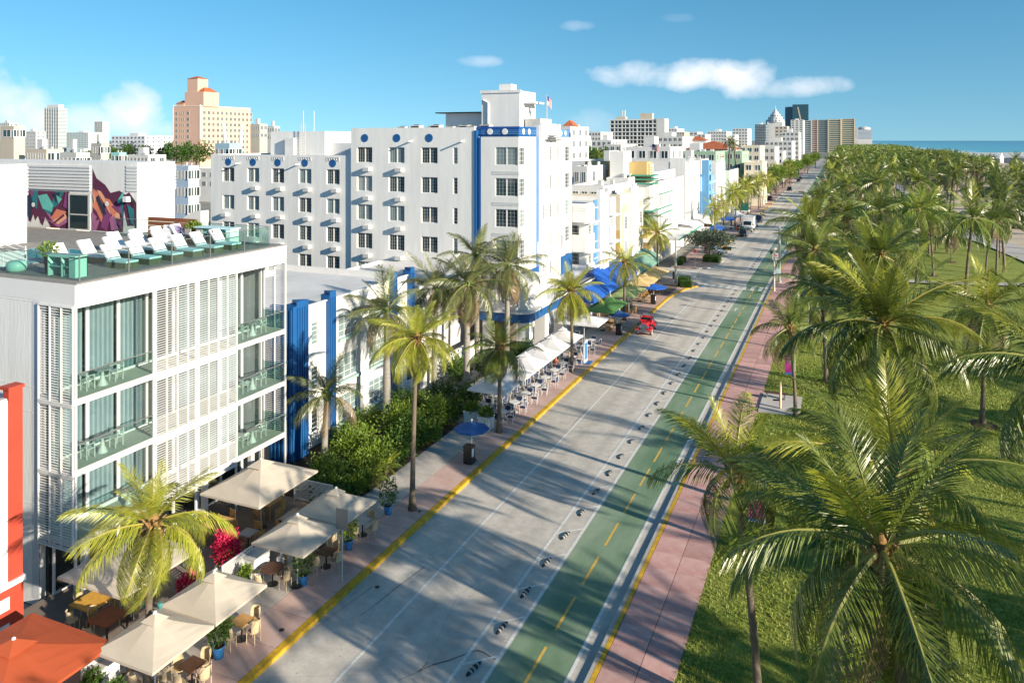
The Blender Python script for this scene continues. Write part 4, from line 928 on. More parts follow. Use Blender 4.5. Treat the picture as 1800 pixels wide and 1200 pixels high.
# louvre screens: each slat is a piece
slatmat = white2
def screen(x0, y0, L, face, z0, z1, real=True, pitch=.115, nv=3):
    o = MB(); n = int((z1 - z0) / pitch)
    for q in range(nv + 1):
        a = L * q / nv
        if face == 'e': o.box(-.03, a - .025, 0, .05, a + .025, z1 - z0)
        else: o.box(a - .025, -.05, 0, a + .025, .03, z1 - z0)
    if face == 'e': o.box(-.04, 0, 0, .06, L, .07).box(-.04, 0, z1 - z0 - .07, .06, L, z1 - z0)
    else: o.box(0, -.06, 0, L, .04, .07).box(0, -.06, z1 - z0 - .07, L, .04, z1 - z0)
    f = o.build('louvre_screen', slatmat, M1, (x0, y0, z0))
    k = (face, round(L, 2)); 
    sb = MB()
    if face == 'e': sb.loft([[(-.022, 0, .006), (.022, 0, -.009), (.022, 0, .003), (-.022, 0, .018)], [(-.022, L, .006), (.022, L, -.009), (.022, L, .003), (-.022, L, .018)]])
    else: sb.loft([[(0, .022, .006), (0, .022, .018), (0, -.022, .003), (0, -.022, -.009)], [(L, .022, .006), (L, .022, .018), (L, -.022, .003), (L, -.022, -.009)]])
    if real:
        me = sb.mesh('slat', slatmat)
        for i in range(1, n): put(me, 'slat', f, (0, 0, i * pitch))
    else:
        mm = MB()
        for i in range(1, n):
            bb = len(mm.v); mm.v.extend([(v[0], v[1], v[2] + i * pitch) for v in sb.v]); mm.f.extend([tuple(bb + q for q in f_) for f_ in sb.f]); mm.m.extend(sb.m)
        s_ = mm.build('slats', slatmat, f); s_['kind'] = 'stuff'
lev = [(2.55, 5.69), (5.71, 8.72), (8.74, 12.95)]
for i, (za, zb) in enumerate(lev): screen(-32.05, MY0 - .06, 2.15, 's', za, zb, True, nv=3)
for i, (za, zb) in enumerate(lev):
    screen(MX + .06, 26.8, 2.6, 'e', za, zb, True, nv=4); screen(MX + .06, 29.45, 2.65, 'e', za, zb, i > 0, nv=4)
    screen(GX + .15, MY1 + .02, 1.55, 's', za, zb, False, nv=2)
# small balcony tables and chairs
def mk_table(label, group, r, h, m_top, m_leg, sq=0, legs='cone', loc=(0, 0, 0), rz=0):
    o = thing('table', label, 'table', loc, rz, group)
    if sq: MB().box(-r, -r * sq, h - .045, r, r * sq, h).build('tabletop', m_top, o)
    else: MB().lathe([(r, h - .035), (r, h)], 20).build('tabletop', m_top, o)
    if legs == 'cone': MB().lathe([(.24, 0), (.22, .03), (.10, .3), (.045, h - .05), (.08, h - .036)], 14).build('pedestal', m_leg, o, smooth=True)
    elif legs == 'ped':
        MB().tube([(0, 0, .03), (0, 0, h - .046)], .035, 6).build('pedestal', m_leg, o); MB().lathe([(.25, 0), (.25, .02), (.06, .04)], 14).build('base', m_leg, o)
    else:
        lg = MB().box(-.03, -.03, 0, .03, .03, h - .046).mesh('leg', m_leg)
        for a in (-1, 1):
            for c in (-1, 1): put(lg, 'leg', o, (a * (r - .06), c * (r * sq - .06), 0))
    return o
CH = {}
def mk_chair(kind, label, group, loc, rz):
    if kind in CH:
        o = dup(CH[kind], loc, rz, label); o['group'] = group; return o
    o = thing('chair', label, 'chair', loc, rz, group); CH[kind] = o
    if kind == 'bistro':
        ms, ml = rattan, mat('bamboo_frame', (.56, .45, .29), .6)
        MB().prism([(.22 * math.cos(a * .5236), .22 * math.sin(a * .5236)) for a in range(12)], .43, .47).build('seat', ms, o)
        bk = MB(); arc = [(-.21 * math.cos(R(t)), .21 * math.sin(R(t))) for t in range(-75, 76, 15)]
        bk.loft([[(x, y, .47), (x * 1.12, y * 1.1, .70), (x * 1.12 - .03, y * (.85 if abs(y) > .12 else 1), .90)] for x, y in arc], closed=False); bk.build('backrest', ms, o)
        fr = MB(); fr.tube([(x * 1.12 - .02, y * 1.12, .62 + .28 * math.cos(R(t * 1.1))) for (x, y), t in zip(arc, range(-75, 76, 15))], .016, 5); fr.build('frame', ml, o); lg = [(.19, .18), (.19, -.18), (-.19, .18), (-.19, -.18)]
        lm = MB().tube([(0, 0, 0), (0, 0, .44)], .016, 5).mesh('leg', ml)
    elif kind == 'wood':
        ms = ml = pine
        MB().box(-.21, -.21, .42, .21, .21, .46).build('seat', ms, o)
        bk = MB().box(-.22, -.21, .46, -.18, -.17, .95).box(-.22, .17, .46, -.18, .21, .95)
        for q in range(4): bk.box(-.215, -.17, .56 + q * .105, -.185, .17, .62 + q * .105)
        bk.build('backrest', ms, o); lg = [(.18, .18), (.18, -.18), (-.2, .18), (-.2, -.18)]; lm = MB().box(-.02, -.02, 0, .02, .02, .42).mesh('leg', ml)
    elif kind == 'navy':
        ms, ml = mat('navy_sling', (.03, .05, .12), .7), mat('white_aluminium', (.66, .68, .70), .4, metal=.3)
        MB().box(-.22, -.22, .42, .22, .22, .45).build('seat', ms, o); MB().box(-.25, -.22, .52, -.21, .22, .86).build('backrest', ms, o)
        fr = MB(); 
        for s_ in (-1, 1): fr.tube([(-.25, .24 * s_, .42), (-.28, .24 * s_, .9)], .02, 5).tube([(-.25, .25 * s_, .64), (.2, .25 * s_, .64), (.22, .25 * s_, .42)], .02, 5)
        fr.tube([(-.28, -.24, .9), (-.28, .24, .9)], .02, 5); fr.build('frame', ml, o); lg = [(.2, .22), (.2, -.22), (-.22, .22), (-.22, -.22)]; lm = MB().tube([(0, 0, 0), (0, 0, .43)], .018, 5).mesh('leg', ml)
    else:   # white balcony chair
        ms = ml = mat('white_resin', (.52, .53, .52), .5)
        MB().box(-.22, -.22, .42, .22, .22, .455).build('seat', ms, o)
        MB().box(-.24, -.22, .66, -.20, .22, .82).box(-.24, -.22, .455, -.20, -.18, .66).box(-.24, .18, .455, -.20, .22, .66).build('backrest', ms, o)
        ar = MB(); ar.box(-.24, -.26, .64, .16, -.22, .67).box(-.24, .22, .64, .16, .26, .67).box(.12, -.26, .44, .16, -.22, .64).box(.12, .22, .44, .16, .26, .64); ar.build('armrest', ms, o)
        lg = [(.19, .19), (.19, -.19), (-.2, .19), (-.2, -.19)]; lm = MB().box(-.02, -.02, 0, .02, .02, .42).mesh('leg', ml)
    for x, y in lg: put(lm, 'leg', o, (x, y, 0))
    return o
resin = mat('white_resin', (.52, .53, .52), .5); ttop = mat('slate_top', (.30, .31, .31), .4)
FN = ['first', 'second', 'top']
for fi, z in enumerate(FL):
    for y, where in ((24.6 if fi else 26.0, 'south'), (34.2, 'north')):
        g_ = 'balcony furniture of the louvre hotel'
        mk_table('grey round table on white cone foot on the %s floor %s balcony' % (FN[fi], where), g_, .36, .74, ttop, resin, loc=(MX - .75, y, z))
        for dy, rz, wh in ((-.7, 90, 'nearer the south corner'), (.75, -90, 'on the north side of its table')):
            if fi == 0 and where == 'south': continue
            mk_chair('white', 'white slatted chair %s on the %s floor %s balcony' % (wh, FN[fi], where), g_, (MX - .8, y + dy, z), R(rz))
# --- roof terrace
DZ = 13.86
MB().box(-62, MY0 + .1, 13.86, MX, MY1, 13.92).build('terrace_deck', mat('deck_grey', (.24, .23, .22), .85, .2, 2), M1)
DZ = 13.92
rx, ry = MX - .42, MY0 + .55
for i in range(5):
    y0 = ry + i * 2.5; y1 = min(y0 + 2.47, MY1 - .9)
    p = MB().box(rx, y0, DZ, rx + .02, y1, DZ + 1.1).build('terrace_glass', glass_r, M1); MB().box(rx - .02, y0, DZ + 1.1, rx + .04, y1, DZ + 1.13).build('handrail', greym, p); MB().box(rx - .015, y0 - .02, DZ, rx + .035, y0 + .02, DZ + 1.1).build('baluster', greym, p)
for i in range(5):
    x1 = rx - i * 2.5
    p = MB().box(x1 - 2.47, ry, DZ, x1 - .03, ry + .02, DZ + 1.1).build('terrace_glass', glass_r, M1); MB().box(x1 - 2.5, ry - .02, DZ + 1.1, x1, ry + .04, DZ + 1.13).build('handrail', greym, p)
for i in range(5):
    x1 = rx - i * 2.5
    p = MB().box(x1 - 2.47, MY1 - .95, DZ, x1 - .03, MY1 - .93, DZ + 1.1).build('terrace_glass', glass_r, M1); MB().box(x1 - 2.5, MY1 - .97, DZ + 1.1, x1, MY1 - .91, DZ + 1.13).build('handrail', greym, p)
MB().box(-41.5, 24.2, DZ - .03, -36.9, 29.6, DZ + .045).build('plunge_pool', water_p, M1); MB().box(-41.8, 23.9, DZ - .04, -36.6, 29.9, DZ + .03).build('pool_edge', mat('pool_stone', (.35, .33, .31), .7, .15, 2), M1)
pr2 = MB()
for y in (26.0, 26.6): pr2.tube([(-36.4, y, DZ), (-36.4, y, DZ + .75), (-36.65, y, DZ + .9), (-37.0, y, DZ + .7), (-37.1, y, DZ)], .025, 6)
pr2.build('pool_handrail', greym, M1)
# penthouse volumes with ribbed tops and the mural
def ribbed(x0, x1, y0, y1, z0, z1):
    b = MB(); n = int((z1 - z0) / .22)
    for k in range(n): b.box(x0 - .05, y0 - .05, z0 + k * .22 + .05, x1 + .05, y1 + .05, z0 + k * .22 + .2)
    return b
MB().box(-60, 36.6, DZ, -42.4, 39.7, 18.55).build('penthouse', white, M1)
ribbed(-60, -46.75, 36.55, 39.4, 16.55, 18.45).build('rib', white2, M1); ribbed(-43.3, -42.38, 36.6, 39.7, 16.6, 18.45).build('rib', white2, M1)
MB().box(-58, 24.6, DZ, -44.6, 30.7, 18.6).build('penthouse', white, M1); ribbed(-58, -44.6, 24.6, 30.7, 16.7, 18.6).build('rib', white2, M1)
# glazed door in the mural wall
dr = MB().box(-48.75, 36.48, DZ, -46.65, 36.55, DZ + 2.45).build('terrace_door', greyw, M1); MB().box(-48.55, 36.46, DZ + .1, -46.85, 36.478, DZ + 2.35).build('pane', pane_d, dr); MB().box(-48.55, 36.44, DZ + 1.0, -46.85, 36.458, DZ + 1.08).build('door_rail', greyw, dr)
mcol = {k: mat('mural_' + k, c, .8, .12, 1.5) for k, c in dict(plum=(.10, .02, .06), teal=(.02, .17, .20), aqua=(.12, .45, .40), coral=(.62, .20, .12), peachy=(.72, .36, .22), violet=(.22, .05, .17), mauve=(.35, .12, .26), navy=(.02, .03, .06)).items()}
def mural(x0, w_, y, z0, h, shapes):
    for i, (c, pts) in enumerate(shapes):
        MB().poly([(x0 + u * w_, y - .006 - i * .004, z0 + v * h) for u, v in pts]).build('mural_shape', mcol[c], M1)
mural(-53.0, 4.2, 36.6, DZ, 2.55, [('plum', [(0, .16), (.06, .12), (.12, .34), (.17, .16), (.24, .3), (.3, .10), (.36, .04), (.42, .28), (.5, .12), (.55, 0), (1, 0), (1, 1), (0, 1)]),
    ('teal', [(.05, .62), (.22, .5), (.24, 1), (.1, 1)]), ('teal', [(.55, .5), (.72, .62), (.88, 1), (.66, 1)]), ('aqua', [(.24, .86), (.46, .92), (.62, .62), (.58, .42), (.36, .5)]), ('teal', [(.36, .52), (.6, .42), (.62, .6), (.54, .28)]),
    ('mauve', [(.44, .42), (.6, .3), (.72, .1), (.6, .16)]), ('coral', [(.56, .26), (.7, .52), (.94, .46), (.78, .2)]), ('peachy', [(.6, .2), (.92, .40), (.96, .26), (.74, .1)]), ('mauve', [(.3, .3), (.55, .16), (.74, .02), (1, .2), (1, .34), (.74, .1)]), ('violet', [(.86, .6), (1, .5), (1, .9), (.92, 1)]), ('navy', [(.0, .3), (.08, .2), (.12, .7), (.04, .95), (0, .9)]), ('navy', [(.62, .95), (.7, .7), (.8, .98)]), ('aqua', [(.7, .9), (.75, .66), (.84, .8)]), ('plum', [(.62, .14), (.66, .12), (.9, .34), (.88, .4)]), ('violet', [(.02, .98), (.1, .8), (.16, 1)])])
mural(-46.55, 4.1, 36.6, DZ, 4.3, [('plum', [(0, 0), (.7, 0), (.72, .34), (.8, .1), (.95, .12), (1, 0), (1, .46), (.84, .62), (.75, .58), (.62, .64), (.42, .60), (.3, .72), (.1, .82), (0, .97)]),
    ('coral', [(0, .38), (.02, .66), (.16, .58), (.3, .3), (.22, .12), (.1, .30)]), ('peachy', [(.1, .64), (.2, .62), (.46, .34), (.42, .26)]), ('coral', [(.28, .52), (.4, .5), (.62, .28), (.46, .24)]), ('peachy', [(.42, .22), (.62, .32), (.64, .2)]),
    ('violet', [(.2, .06), (.3, .38), (.44, .26), (.34, 0)]), ('mauve', [(.4, .2), (.52, .26), (.6, .04), (.44, .02)]), ('mauve', [(.0, .14), (.18, .18), (.1, .0), (0, 0)]), ('aqua', [(.58, .48), (.72, .64), (.72, .50), (.6, .44)]), ('teal', [(.62, .4), (.72, .5), (.7, .22)]), ('teal', [(.8, .44), (.96, .36), (.96, .1), (.88, .16)]), ('violet', [(.46, .4), (.66, .42), (.66, .28)]), ('navy', [(.1, .52), (.16, .56), (.34, .28), (.28, .24)]), ('mauve', [(.0, .3), (.12, .22), (.04, .06)]), ('peachy', [(.02, .6), (.1, .5), (.06, .42)]), ('navy', [(.84, .6), (.97, .5), (.97, .4)]), ('violet', [(.6, .14), (.7, .2), (.7, .04)])])
for x, z, r_, y in ((-52.4, DZ + 1.55, .16, 36.53), (-45.1, DZ + 1.85, .17, 36.53)): MB().lathe([(r_, 0), (r_, .01)], 18).build('mural_dot', white2, M1, (x, y, z), (R(90), 0, 0))
fl_ = MB().box(-43.3, 36.25, DZ + 2.05, -42.95, 36.6, DZ + 2.4).build('wall_light', white2, M1)
# terrace stair rail
sr_ = MB()
for k in range(6): sr_.tube([(-37.3, 24.3, DZ + .35 + k * .2), (-35.4, 24.3, DZ - .1 + k * .2 + .1)], .03, 5)
sr_.tube([(-35.4, 24.3, DZ), (-35.4, 24.3, DZ + 1.1)], .035, 5).tube([(-37.3, 24.3, DZ), (-37.3, 24.3, DZ + 1.5)], .035, 5); o = sr_.build('stair_rail', white2); tag(o, 'white slatted stair rail beside the plunge pool', 'railing')
# loungers
wick = mat('green_wicker', (.10, .12, .08), .9, .5, 22, bump=.5); cush = mat('aqua_cushion', (.45, .68, .72), .85, .05, 2); towel = mat('white_towel', (.80, .80, .82), .95, .03, 3, bump=.2)
lg0 = None; fr_n = ['first', 'second', 'third', 'fourth', 'fifth', 'sixth']
spots = [(-31.75, 26.5 + i * 1.38, 'sun lounger with aqua seat and white towel back, %s from the drinks console' % fr_n[i], 'loungers of the railing row', 1) for i in range(6)]
spots += [(-34.3, 25.7 + i * 1.5, 'sun lounger draped white in the middle row, %s from the pool rail' % fr_n[i], 'loungers of the middle row', 0) for i in range(5)]
spots += [(-35.9, 30.2 + i * 1.45, 'sun lounger draped white near the mural wall, %s from the pool' % fr_n[i], 'loungers of the mural row', 0) for i in range(4)]
for x, y, lab, grp, aq in spots:
    if lg0 is None:
        lg0 = thing('sun_lounger', lab, 'sun lounger', (x, y, DZ), 0, grp)
        MB().box(-.65, -.36, .0, .72, .36, .28).build('base', wick, lg0)
        MB().box(-.55, -.35, .28, .74, .35, .37).build('seat_cushion', cush, lg0)
        MB().loft([[(-.52, -.36, .36), (-.42, -.36, .38), (-.95, -.36, 1.06), (-1.05, -.36, 1.0)], [(-.52, .36, .36), (-.42, .36, .38), (-.95, .36, 1.06), (-1.05, .36, 1.0)]]).build('backrest', towel, lg0)
    else: o = dup(lg0, (x, y, DZ), R(rnd.uniform(-3, 3)), lab); o['group'] = grp
    if not aq and lab.startswith('sun lounger draped'):
        for c in o.children:
            if c.name.startswith('seat_cushion'): c.data = c.data.copy(); c.data.materials[0] = towel
# console, stools, planters, bar on the terrace
mintf = mat('mint_lacquer', (.30, .60, .52), .4)
o = thing('drinks_console', 'mint open shelf console in the railing corner', 'console', (-32.0, 23.9, DZ)); MB().box(-.9, -.3, 0, -.85, .3, .9).box(.5, -.3, 0, .9, .3, .9).box(-.9, -.3, .86, .9, .3, .95).box(-.9, .27, 0, .9, .3, .86).box(-.02, -.3, 0, .03, .3, .86).build('carcass', mintf, o); MB().box(-.85, -.28, .42, .5, .27, .46).build('shelf', mintf, o); MB().box(-.7, -.2, .46, -.4, .1, .56).box(.1, -.2, .02, .35, .1, .12).build('tray', water_p, o)
o = thing('planter', 'dark tapered planter with a green shrub by the console', 'planter', (-33.6, 24.2, DZ)); MB().lathe([(.20, 0), (.30, .75), (.26, .75), (.2, .7)], 4).build('pot', dark, o)
PLT = o
o = thing('pouf', 'round mint pouf beside the stair rail', 'pouf', (-35.3, 23.8, DZ)); MB().lathe([(.34, 0), (.42, .08), (.44, .25), (.40, .42), (.25, .5)], 16).build('cushion', mintf, o, smooth=True)
o = thing('terrace_bar', 'mint ribbed bar with pale end panel at the end of the terrace', 'bar', (-33.1, 34.2, DZ)); MB().box(-1.6, -.35, 1.0, 1.2, .45, 1.06).build('counter', cush, o); MB().box(-1.5, -.2, 0, .8, .35, 1.0).build('front', mat('bar_front', (.14, .32, .30), .5), o); MB().box(.8, -.3, 0, 1.1, .4, .995).build('end_panel', mat('pale_mint', (.50, .72, .64), .5), o)
bt = MB()
for k in range(16): bt.tube([(-1.5 + k * .15, -.21, 0), (-1.35 + k * .15, -.21, .98)], .014, 4)
bt.build('slat_front', mintf, [c for c in col.objects if c.name.startswith('terrace_bar')][0])
for i in range(3):
    s_ = thing('bar_stool', 'grey upholstered bar stool in front of the terrace bar', 'stool', (-34.4 + i * .85, 33.35, DZ), 0, 'bar stools on the terrace'); MB().box(-.22, -.2, .68, .22, .2, .76).build('seat', mat('grey_fabric', (.35, .34, .33), .9), s_); MB().box(-.22, -.22, .76, .22, -.17, 1.02).build('backrest', mat('grey_fabric', (.35, .34, .33), .9), s_)
    lgm = MB().box(-.015, -.015, 0, .015, .015, .68).mesh('leg', dark)
    for a in (-.18, .18):
        for c in (-.16, .16): put(lgm, 'leg', s_, (a, c, 0))
o = thing('timber_screen', 'brown timber screen behind the loungers', 'screen', (-39.5, 34.9, DZ))
for k in range(5): MB().box(0, 0, .03 + k * .27, 3.9, .06, .27 + k * .27).build('plank', redwood, o)
for i, (x, y, cc) in enumerate(((-37.2, 34.3, 'white'), (-36.5, 34.35, 'purple patterned'))):
    o = thing('daybed_cushion', '%s cushion on the daybed by the timber screen' % cc, 'cushion', (x, y, DZ + .45)); MB().loft([[(-.3, -.05, 0), (.3, -.05, 0), (.3, .05, 0), (-.3, .05, 0)], [(-.3, -.1, .28), (.3, -.1, .28), (.3, .1, .28), (-.3, .1, .28)], [(-.28, -.03, .55), (.28, -.03, .55), (.28, .03, .55), (-.28, .03, .55)]]).build('cover', towel if i == 0 else mat('purple_print', (.2, .12, .35), .9, c2=(.6, .55, .65), scale=9), o)
o = thing('daybed', 'white daybed by the timber screen', 'daybed', (-36.9, 34.2, DZ)); MB().box(-1.0, -.5, 0, 1.0, .5, .28).build('base', wick, o); MB().box(-.98, -.48, .28, .98, .48, .445).build('mattress', towel, o)

# --- red and white neighbour with big letter
RB = thing('red_white_building', 'white building with coral red pilaster and a large white letter E', 'building', (0, 0, 0))
qx = -29.3; qy, qt = on_x(40, 674, qx); qc = on_x(40, 1018, qx)[1]
MB().box(-34.0, 4, -.3, qx - .06, qy - .05, qt - .5).build('wall', white, RB)
MB().box(qx - .34, qy - .55, qc + .2, qx, qy, qt - .12).box(qx - .5, qy - .58, qt - .12, qx + .05, qy + .05, qt).build('pilaster', red, RB)
MB().box(qx - .34, 4, -.2, qx + .02, qy + .02, qc).build('sign_panel', red, RB); MB().box(qx - .34, 4, qc, qx + .10, qy + .08, qc + .2).build('sign_cornice', white2, RB)
lt = MB(); ly = qy - .95
lt.box(qx + .02, ly - .8, qc - 2.9, qx + .06, ly - .35, qc - .35)
for z in (.35 - .0, 1.35, 2.42): lt.box(qx + .02, ly - .35, qc - z - .48, qx + .06, ly + .4, qc - z)
lt.build('letter', white2, RB)
MB().box(qx - .3, 4, qt - .6, qx - .02, qy - .6, qt - .4).build('parapet', offw, RB)
rt = MB()
for k in range(6): rt.tube([(qx + .1, qy - 1.1 - k * .5, qt - .35), (qx - 1.6, qy - 1.1 - k * .5, qt + .1)], .14, 6)
rt.build('roof_tile', terra, RB)
# --- the row of hotels beyond the tall one ----------------------------------------------------------
def wtag(o, b, name, m): return b.build(name, m, o)
# blue and white hotel with corner balconies
BXf = -27.0
H5 = building('blue_striped_hotel', 'narrow white hotel with cobalt glazed strips and a stepped central fin', -48, BXf, 84.6, 97.2, 12.7, white, par=.6,
              east=[(5.6, 8.2, 6.6, 9.9), (5.6, 4.9, 6.6, 6.6)] + [(1.0, z, 2.4, z + 1.7) for z in (8.4, 5.2)] + [(10.6, z, 12.0, z + 1.7) for z in (8.4, 5.2)], style='grid3', south=[(17.0, z, 20.2, z + 1.8) for z in (8.4, 5.2)])
W_ = BXf + 48
MB().box(W_, 4.2, 0, W_ + .5, 8.0, 14.1).box(W_ + .5, 5.0, 0, W_ + .7, 7.2, 14.5).build('central_fin', white2, H5)
for y in (5.5, 6.05, 6.6): MB().box(W_ + .7, y, 13.7, W_ + .73, y + .2, 14.2).build('slot', dark, H5)
for z in (8.0, 5.0): window(H5, W_ + .72, 5.6, z, 1.0, 1.7, 'e', 'grid3', .04, .2)
for y in (2.9, 8.1):
    MB().box(W_, y, 3.2, W_ + .12, y + 1.25, 12.9).build('glazed_strip', blue if y > 5 else lblue, H5)
    for z in range(4, 13, 2): MB().box(W_ + .12, y, z - .05, W_ + .17, y + 1.25, z + .05).build('strip_bar', white2, H5)
for y in (0, 9.4):
    for z in (11.0, 7.6, 4.2): MB().box(W_, y - .6, z - .55, W_ + .9, y + 2.8 + (.6 if y else 0), z - .4).build('eyebrow', white2, H5); MB().box(W_ - 2.5 if y == 0 else W_, y - .62 if y == 0 else y, z - .4, W_ + .25, y + 2.6, z + 1.5).build('balcony', white, H5)
for z in (12.2, 11.9): MB().box(W_ - 3, -.65, z, W_ + .28, 2.6, z + .1).build('banding', mat('grey_banding', (.55, .58, .58), .7), H5)
# its cobalt awning
AW = thing('awning', 'long cobalt blue awning over the pavement cafe', 'awning', (0, 0, 0)); ab = MB()
ab.loft([[(-27.0, 78.0, 4.9), (-27.0, 97.0, 4.9)], [(-24.0, 78.0, 3.1), (-24.0, 97.0, 3.1)], [(-23.98, 78.0, 2.75), (-23.98, 97.0, 2.75)]], closed=False); ab.poly([(-27.0, 78.0, 4.9), (-24.0, 78.0, 3.1), (-24.0, 78.0, 2.75), (-27.0, 78.0, 2.75)]); ab.build('cloth', canvas_b, AW)
for k in range(5): MB().tube([(-24.0, 80.1 + k * 4.2, 0.1), (-24.0, 80.1 + k * 4.2, 3.0)], .05, 6).build('post', greyw, AW)
MB().box(-28.5, 78.0, 4.95, -26.6, 97.2, 5.2).build('canopy_slab', white2, AW)
# cream hotel with peach arched panels
H6 = building('cream_hotel', 'cream hotel with peach arched panels and a stepped parapet', -50, -26.6, 98.2, 110.9, 12.9, cream, par=.6, east=[(y, z, y + 1.0, z + 1.7) for y in (5.9,) for z in (8.3, 5.0)], style='grid3')
W6 = -26.6 + 50
MB().box(W6, 4.4, 0, W6 + .4, 8.2, 13.6).box(W6 + .1, 5.4, 13.6, W6 + .4, 7.2, 14.0).build('central_bay', white2, H6)
for z in (8.3, 5.0): window(H6, W6 + .42, 5.8, z, 1.0, 1.7, 'e', 'grid3', .04, .6)
for y in (1.0, 9.3):
    b = MB(); b.prism([(y + 1.1 + 1.1 * math.cos(R(a)), 10.6 + 1.0 * math.sin(R(a))) for a in range(0, 181, 20)] + [(y, 3.6), (y + 2.2, 3.6)], 0, .06)
    b.v = [(W6 + v[2], v[0], v[1]) for v in b.v]; b.build('arched_panel', peach, H6)
    for q in range(3): MB().box(W6 + .06, y + .2 + q * .68, 3.6, W6 + .16, y + .62 + q * .68, 10.4).build('pilaster', white2, H6)
    for z in (8.2, 4.9): window(H6, W6 + .2, y + .4, z, 1.4, 1.7, 'e', 'grid3', .04, .6)
MB().box(W6 - 4.5, -.02, 4.2, W6, -.005, 8.2).build('painted_panel', ochre, H6)
A6 = thing('awning', 'pale teal scalloped awnings of the cream hotel', 'awning', (0, 0, 0))
for k in range(4):
    ab = MB(); y = 98.6 + k * 3.1
    ab.loft([[(-26.5, y, 4.3), (-26.5, y + 2.9, 4.3)], [(-25.2, y, 3.9), (-25.2, y + 2.9, 3.9)], [(-23.9, y, 2.9), (-23.9, y + 2.9, 2.9)], [(-23.85, y, 2.6), (-23.85, y + 2.9, 2.6)]], closed=False); ab.build('cloth', canvas_t, A6)
    MB().tube([(-24.0, y + 1.4, .1), (-24.0, y + 1.4, 2.85)], .05, 6).build('post', greyw, A6)
# white grey block behind with vents
building('grey_backlot_block', 'long grey white block behind the cream hotel with roof machinery', -62, -49, 86, 110, 12.2, greyst, south=[(x, 8.4, x + 1.5, 10.0) for x in (2, 5, 9)], style='plain', par=.7)
for i in range(4): ac_unit(-46 + i * 1.8, 103 + i * .8, 12.3, 'dark air conditioner on the cream hotel roof', 1.2, 'air conditioners on the cream hotel roof')
# ochre and jade corner hotel beyond the side street
H7 = building('jade_trim_hotel', 'ochre corner hotel with white balconies and jade green trim', -39.5, -29.0, 123.5, 126.5, 16.5, ochre, par=.5)
MB().box(4.9, -1.0, 8.6, 11.2, 3, 13.2).build('corner_bay', white, H7)
for z in (8.5, 12.9, 13.6, 14.2): MB().box(4.6, -1.4, z, 11.8, 3.0, z + .22).build('jade_band', green, H7)
MB().box(5.2, -.8, 5.6, 10.9, 2.9, 8.4).build('corner_glass', mat('green_glass', (.05, .12, .11), .1, spec=.6), H7)
MB().box(5.4, -.7, .0, 10.8, 2.9, 5.4).build('lower_wall', ochre, H7)
MB().box(4.9, -1.6, 3.6, 12.5, 2.9, 4.1).build('porch_slab', white2, H7)
for x in (6, 9, 11.6): MB().tube([(x, -1.2, 0), (x, -1.2, 3.6)], .22, 10).build('porch_column', white2, H7)
MB().box(10.5, .5, 14.4, 10.9, 2.9, 16.2).build('sign_fin', mat('sand_sign', (.62, .52, .34), .7), H7)
tx = MB()
for z in (14.6, 15.05, 15.5): tx.box(10.9, 1.0, z, 10.95, 2.2, z + .16)
tx.box(10.9, .9, 14.6, 10.95, 1.1, 15.66); tx.build('letter', green, H7)
H8 = building('white_balcony_hotel', 'white hotel with jade balcony rails and wide windows', -46, -27.8, 126.6, 149.0, 13.2, white, par=.6, east=[(y, z, y + 1.2, z + 1.7) for y in (1.2, 3.0, 4.8, 6.6, 8.4, 11.5, 14.5, 17.5, 20) for z in (9.0, 5.6)] + [(y, 11.8, y + .4, 12.3) for y in (4, 8, 12, 16)], style='plain', blind=.2)
for z in (8.6, 11.0, 5.2, 7.6): MB().box(18.2, .3, z, 18.6, 10.3, z + .14).build('balcony_rail', green, H8)
MB().box(18.2, -.2, 3.6, 21.6, 22, 3.95).build('canopy', white2, H8); MB().box(21.6, -.2, 3.6, 21.75, 22, 3.9).build('canopy_edge', green, H8)
MB().box(15, 2, 13.2, 17, 20, 14.6).build('roof_house', white, H8)
H9 = building('white_finned_hotel', 'plain white hotel with tall ribbed fins and grey side wall', -52, -27.6, 150, 166, 15.8, greyst, par=.5, south=[(x, z, x + 2.1, z + 1.8) for x in (6.5, 12.5, 20.5) for z in (11.6, 8.2)], east=[(y, z, y + 1.4, z + 1.7) for y in (9, 12) for z in (11.2, 7.8)], style='plain', blind=.1)
for q in (0, 1.2, 2.6, 3.9): MB().box(24.4, q + 1, 0, 25.0, q + 1.7, 17.2 - abs(q - 2) * .4).build('fin', white2, H9)
MB().box(21.4, -.1, 0, 24.4, -.02, 16.6).build('front_return', white, H9)
flag(-34, 149, 14.8, 4.6, 'striped flag flying over the white hotels beyond the crossing', R(-20))
AW2 = thing('awning', 'wide white curved canopy over the terrace beyond the crossing', 'awning', (0, 0, 0)); ab = MB()
ab.loft([[(-27.6, 142.5 + k * 3.0, 4.6 + .3 * math.sin(k)) for k in range(8)], [(-25.5, 142.5 + k * 3.0, 4.4 + .2 * math.sin(k)) for k in range(8)], [(-23.6, 142.5 + k * 3.0, 3.3) for k in range(8)], [(-23.5, 142.5 + k * 3, 3.0) for k in range(8)]], closed=False); ab.build('cloth', canvas_w, AW2)
for k in range(4): MB().tube([(-23.8, 143 + k * 6.6, .1), (-23.8, 143 + k * 6.6, 3.2)], .06, 6).build('post', greyw, AW2)
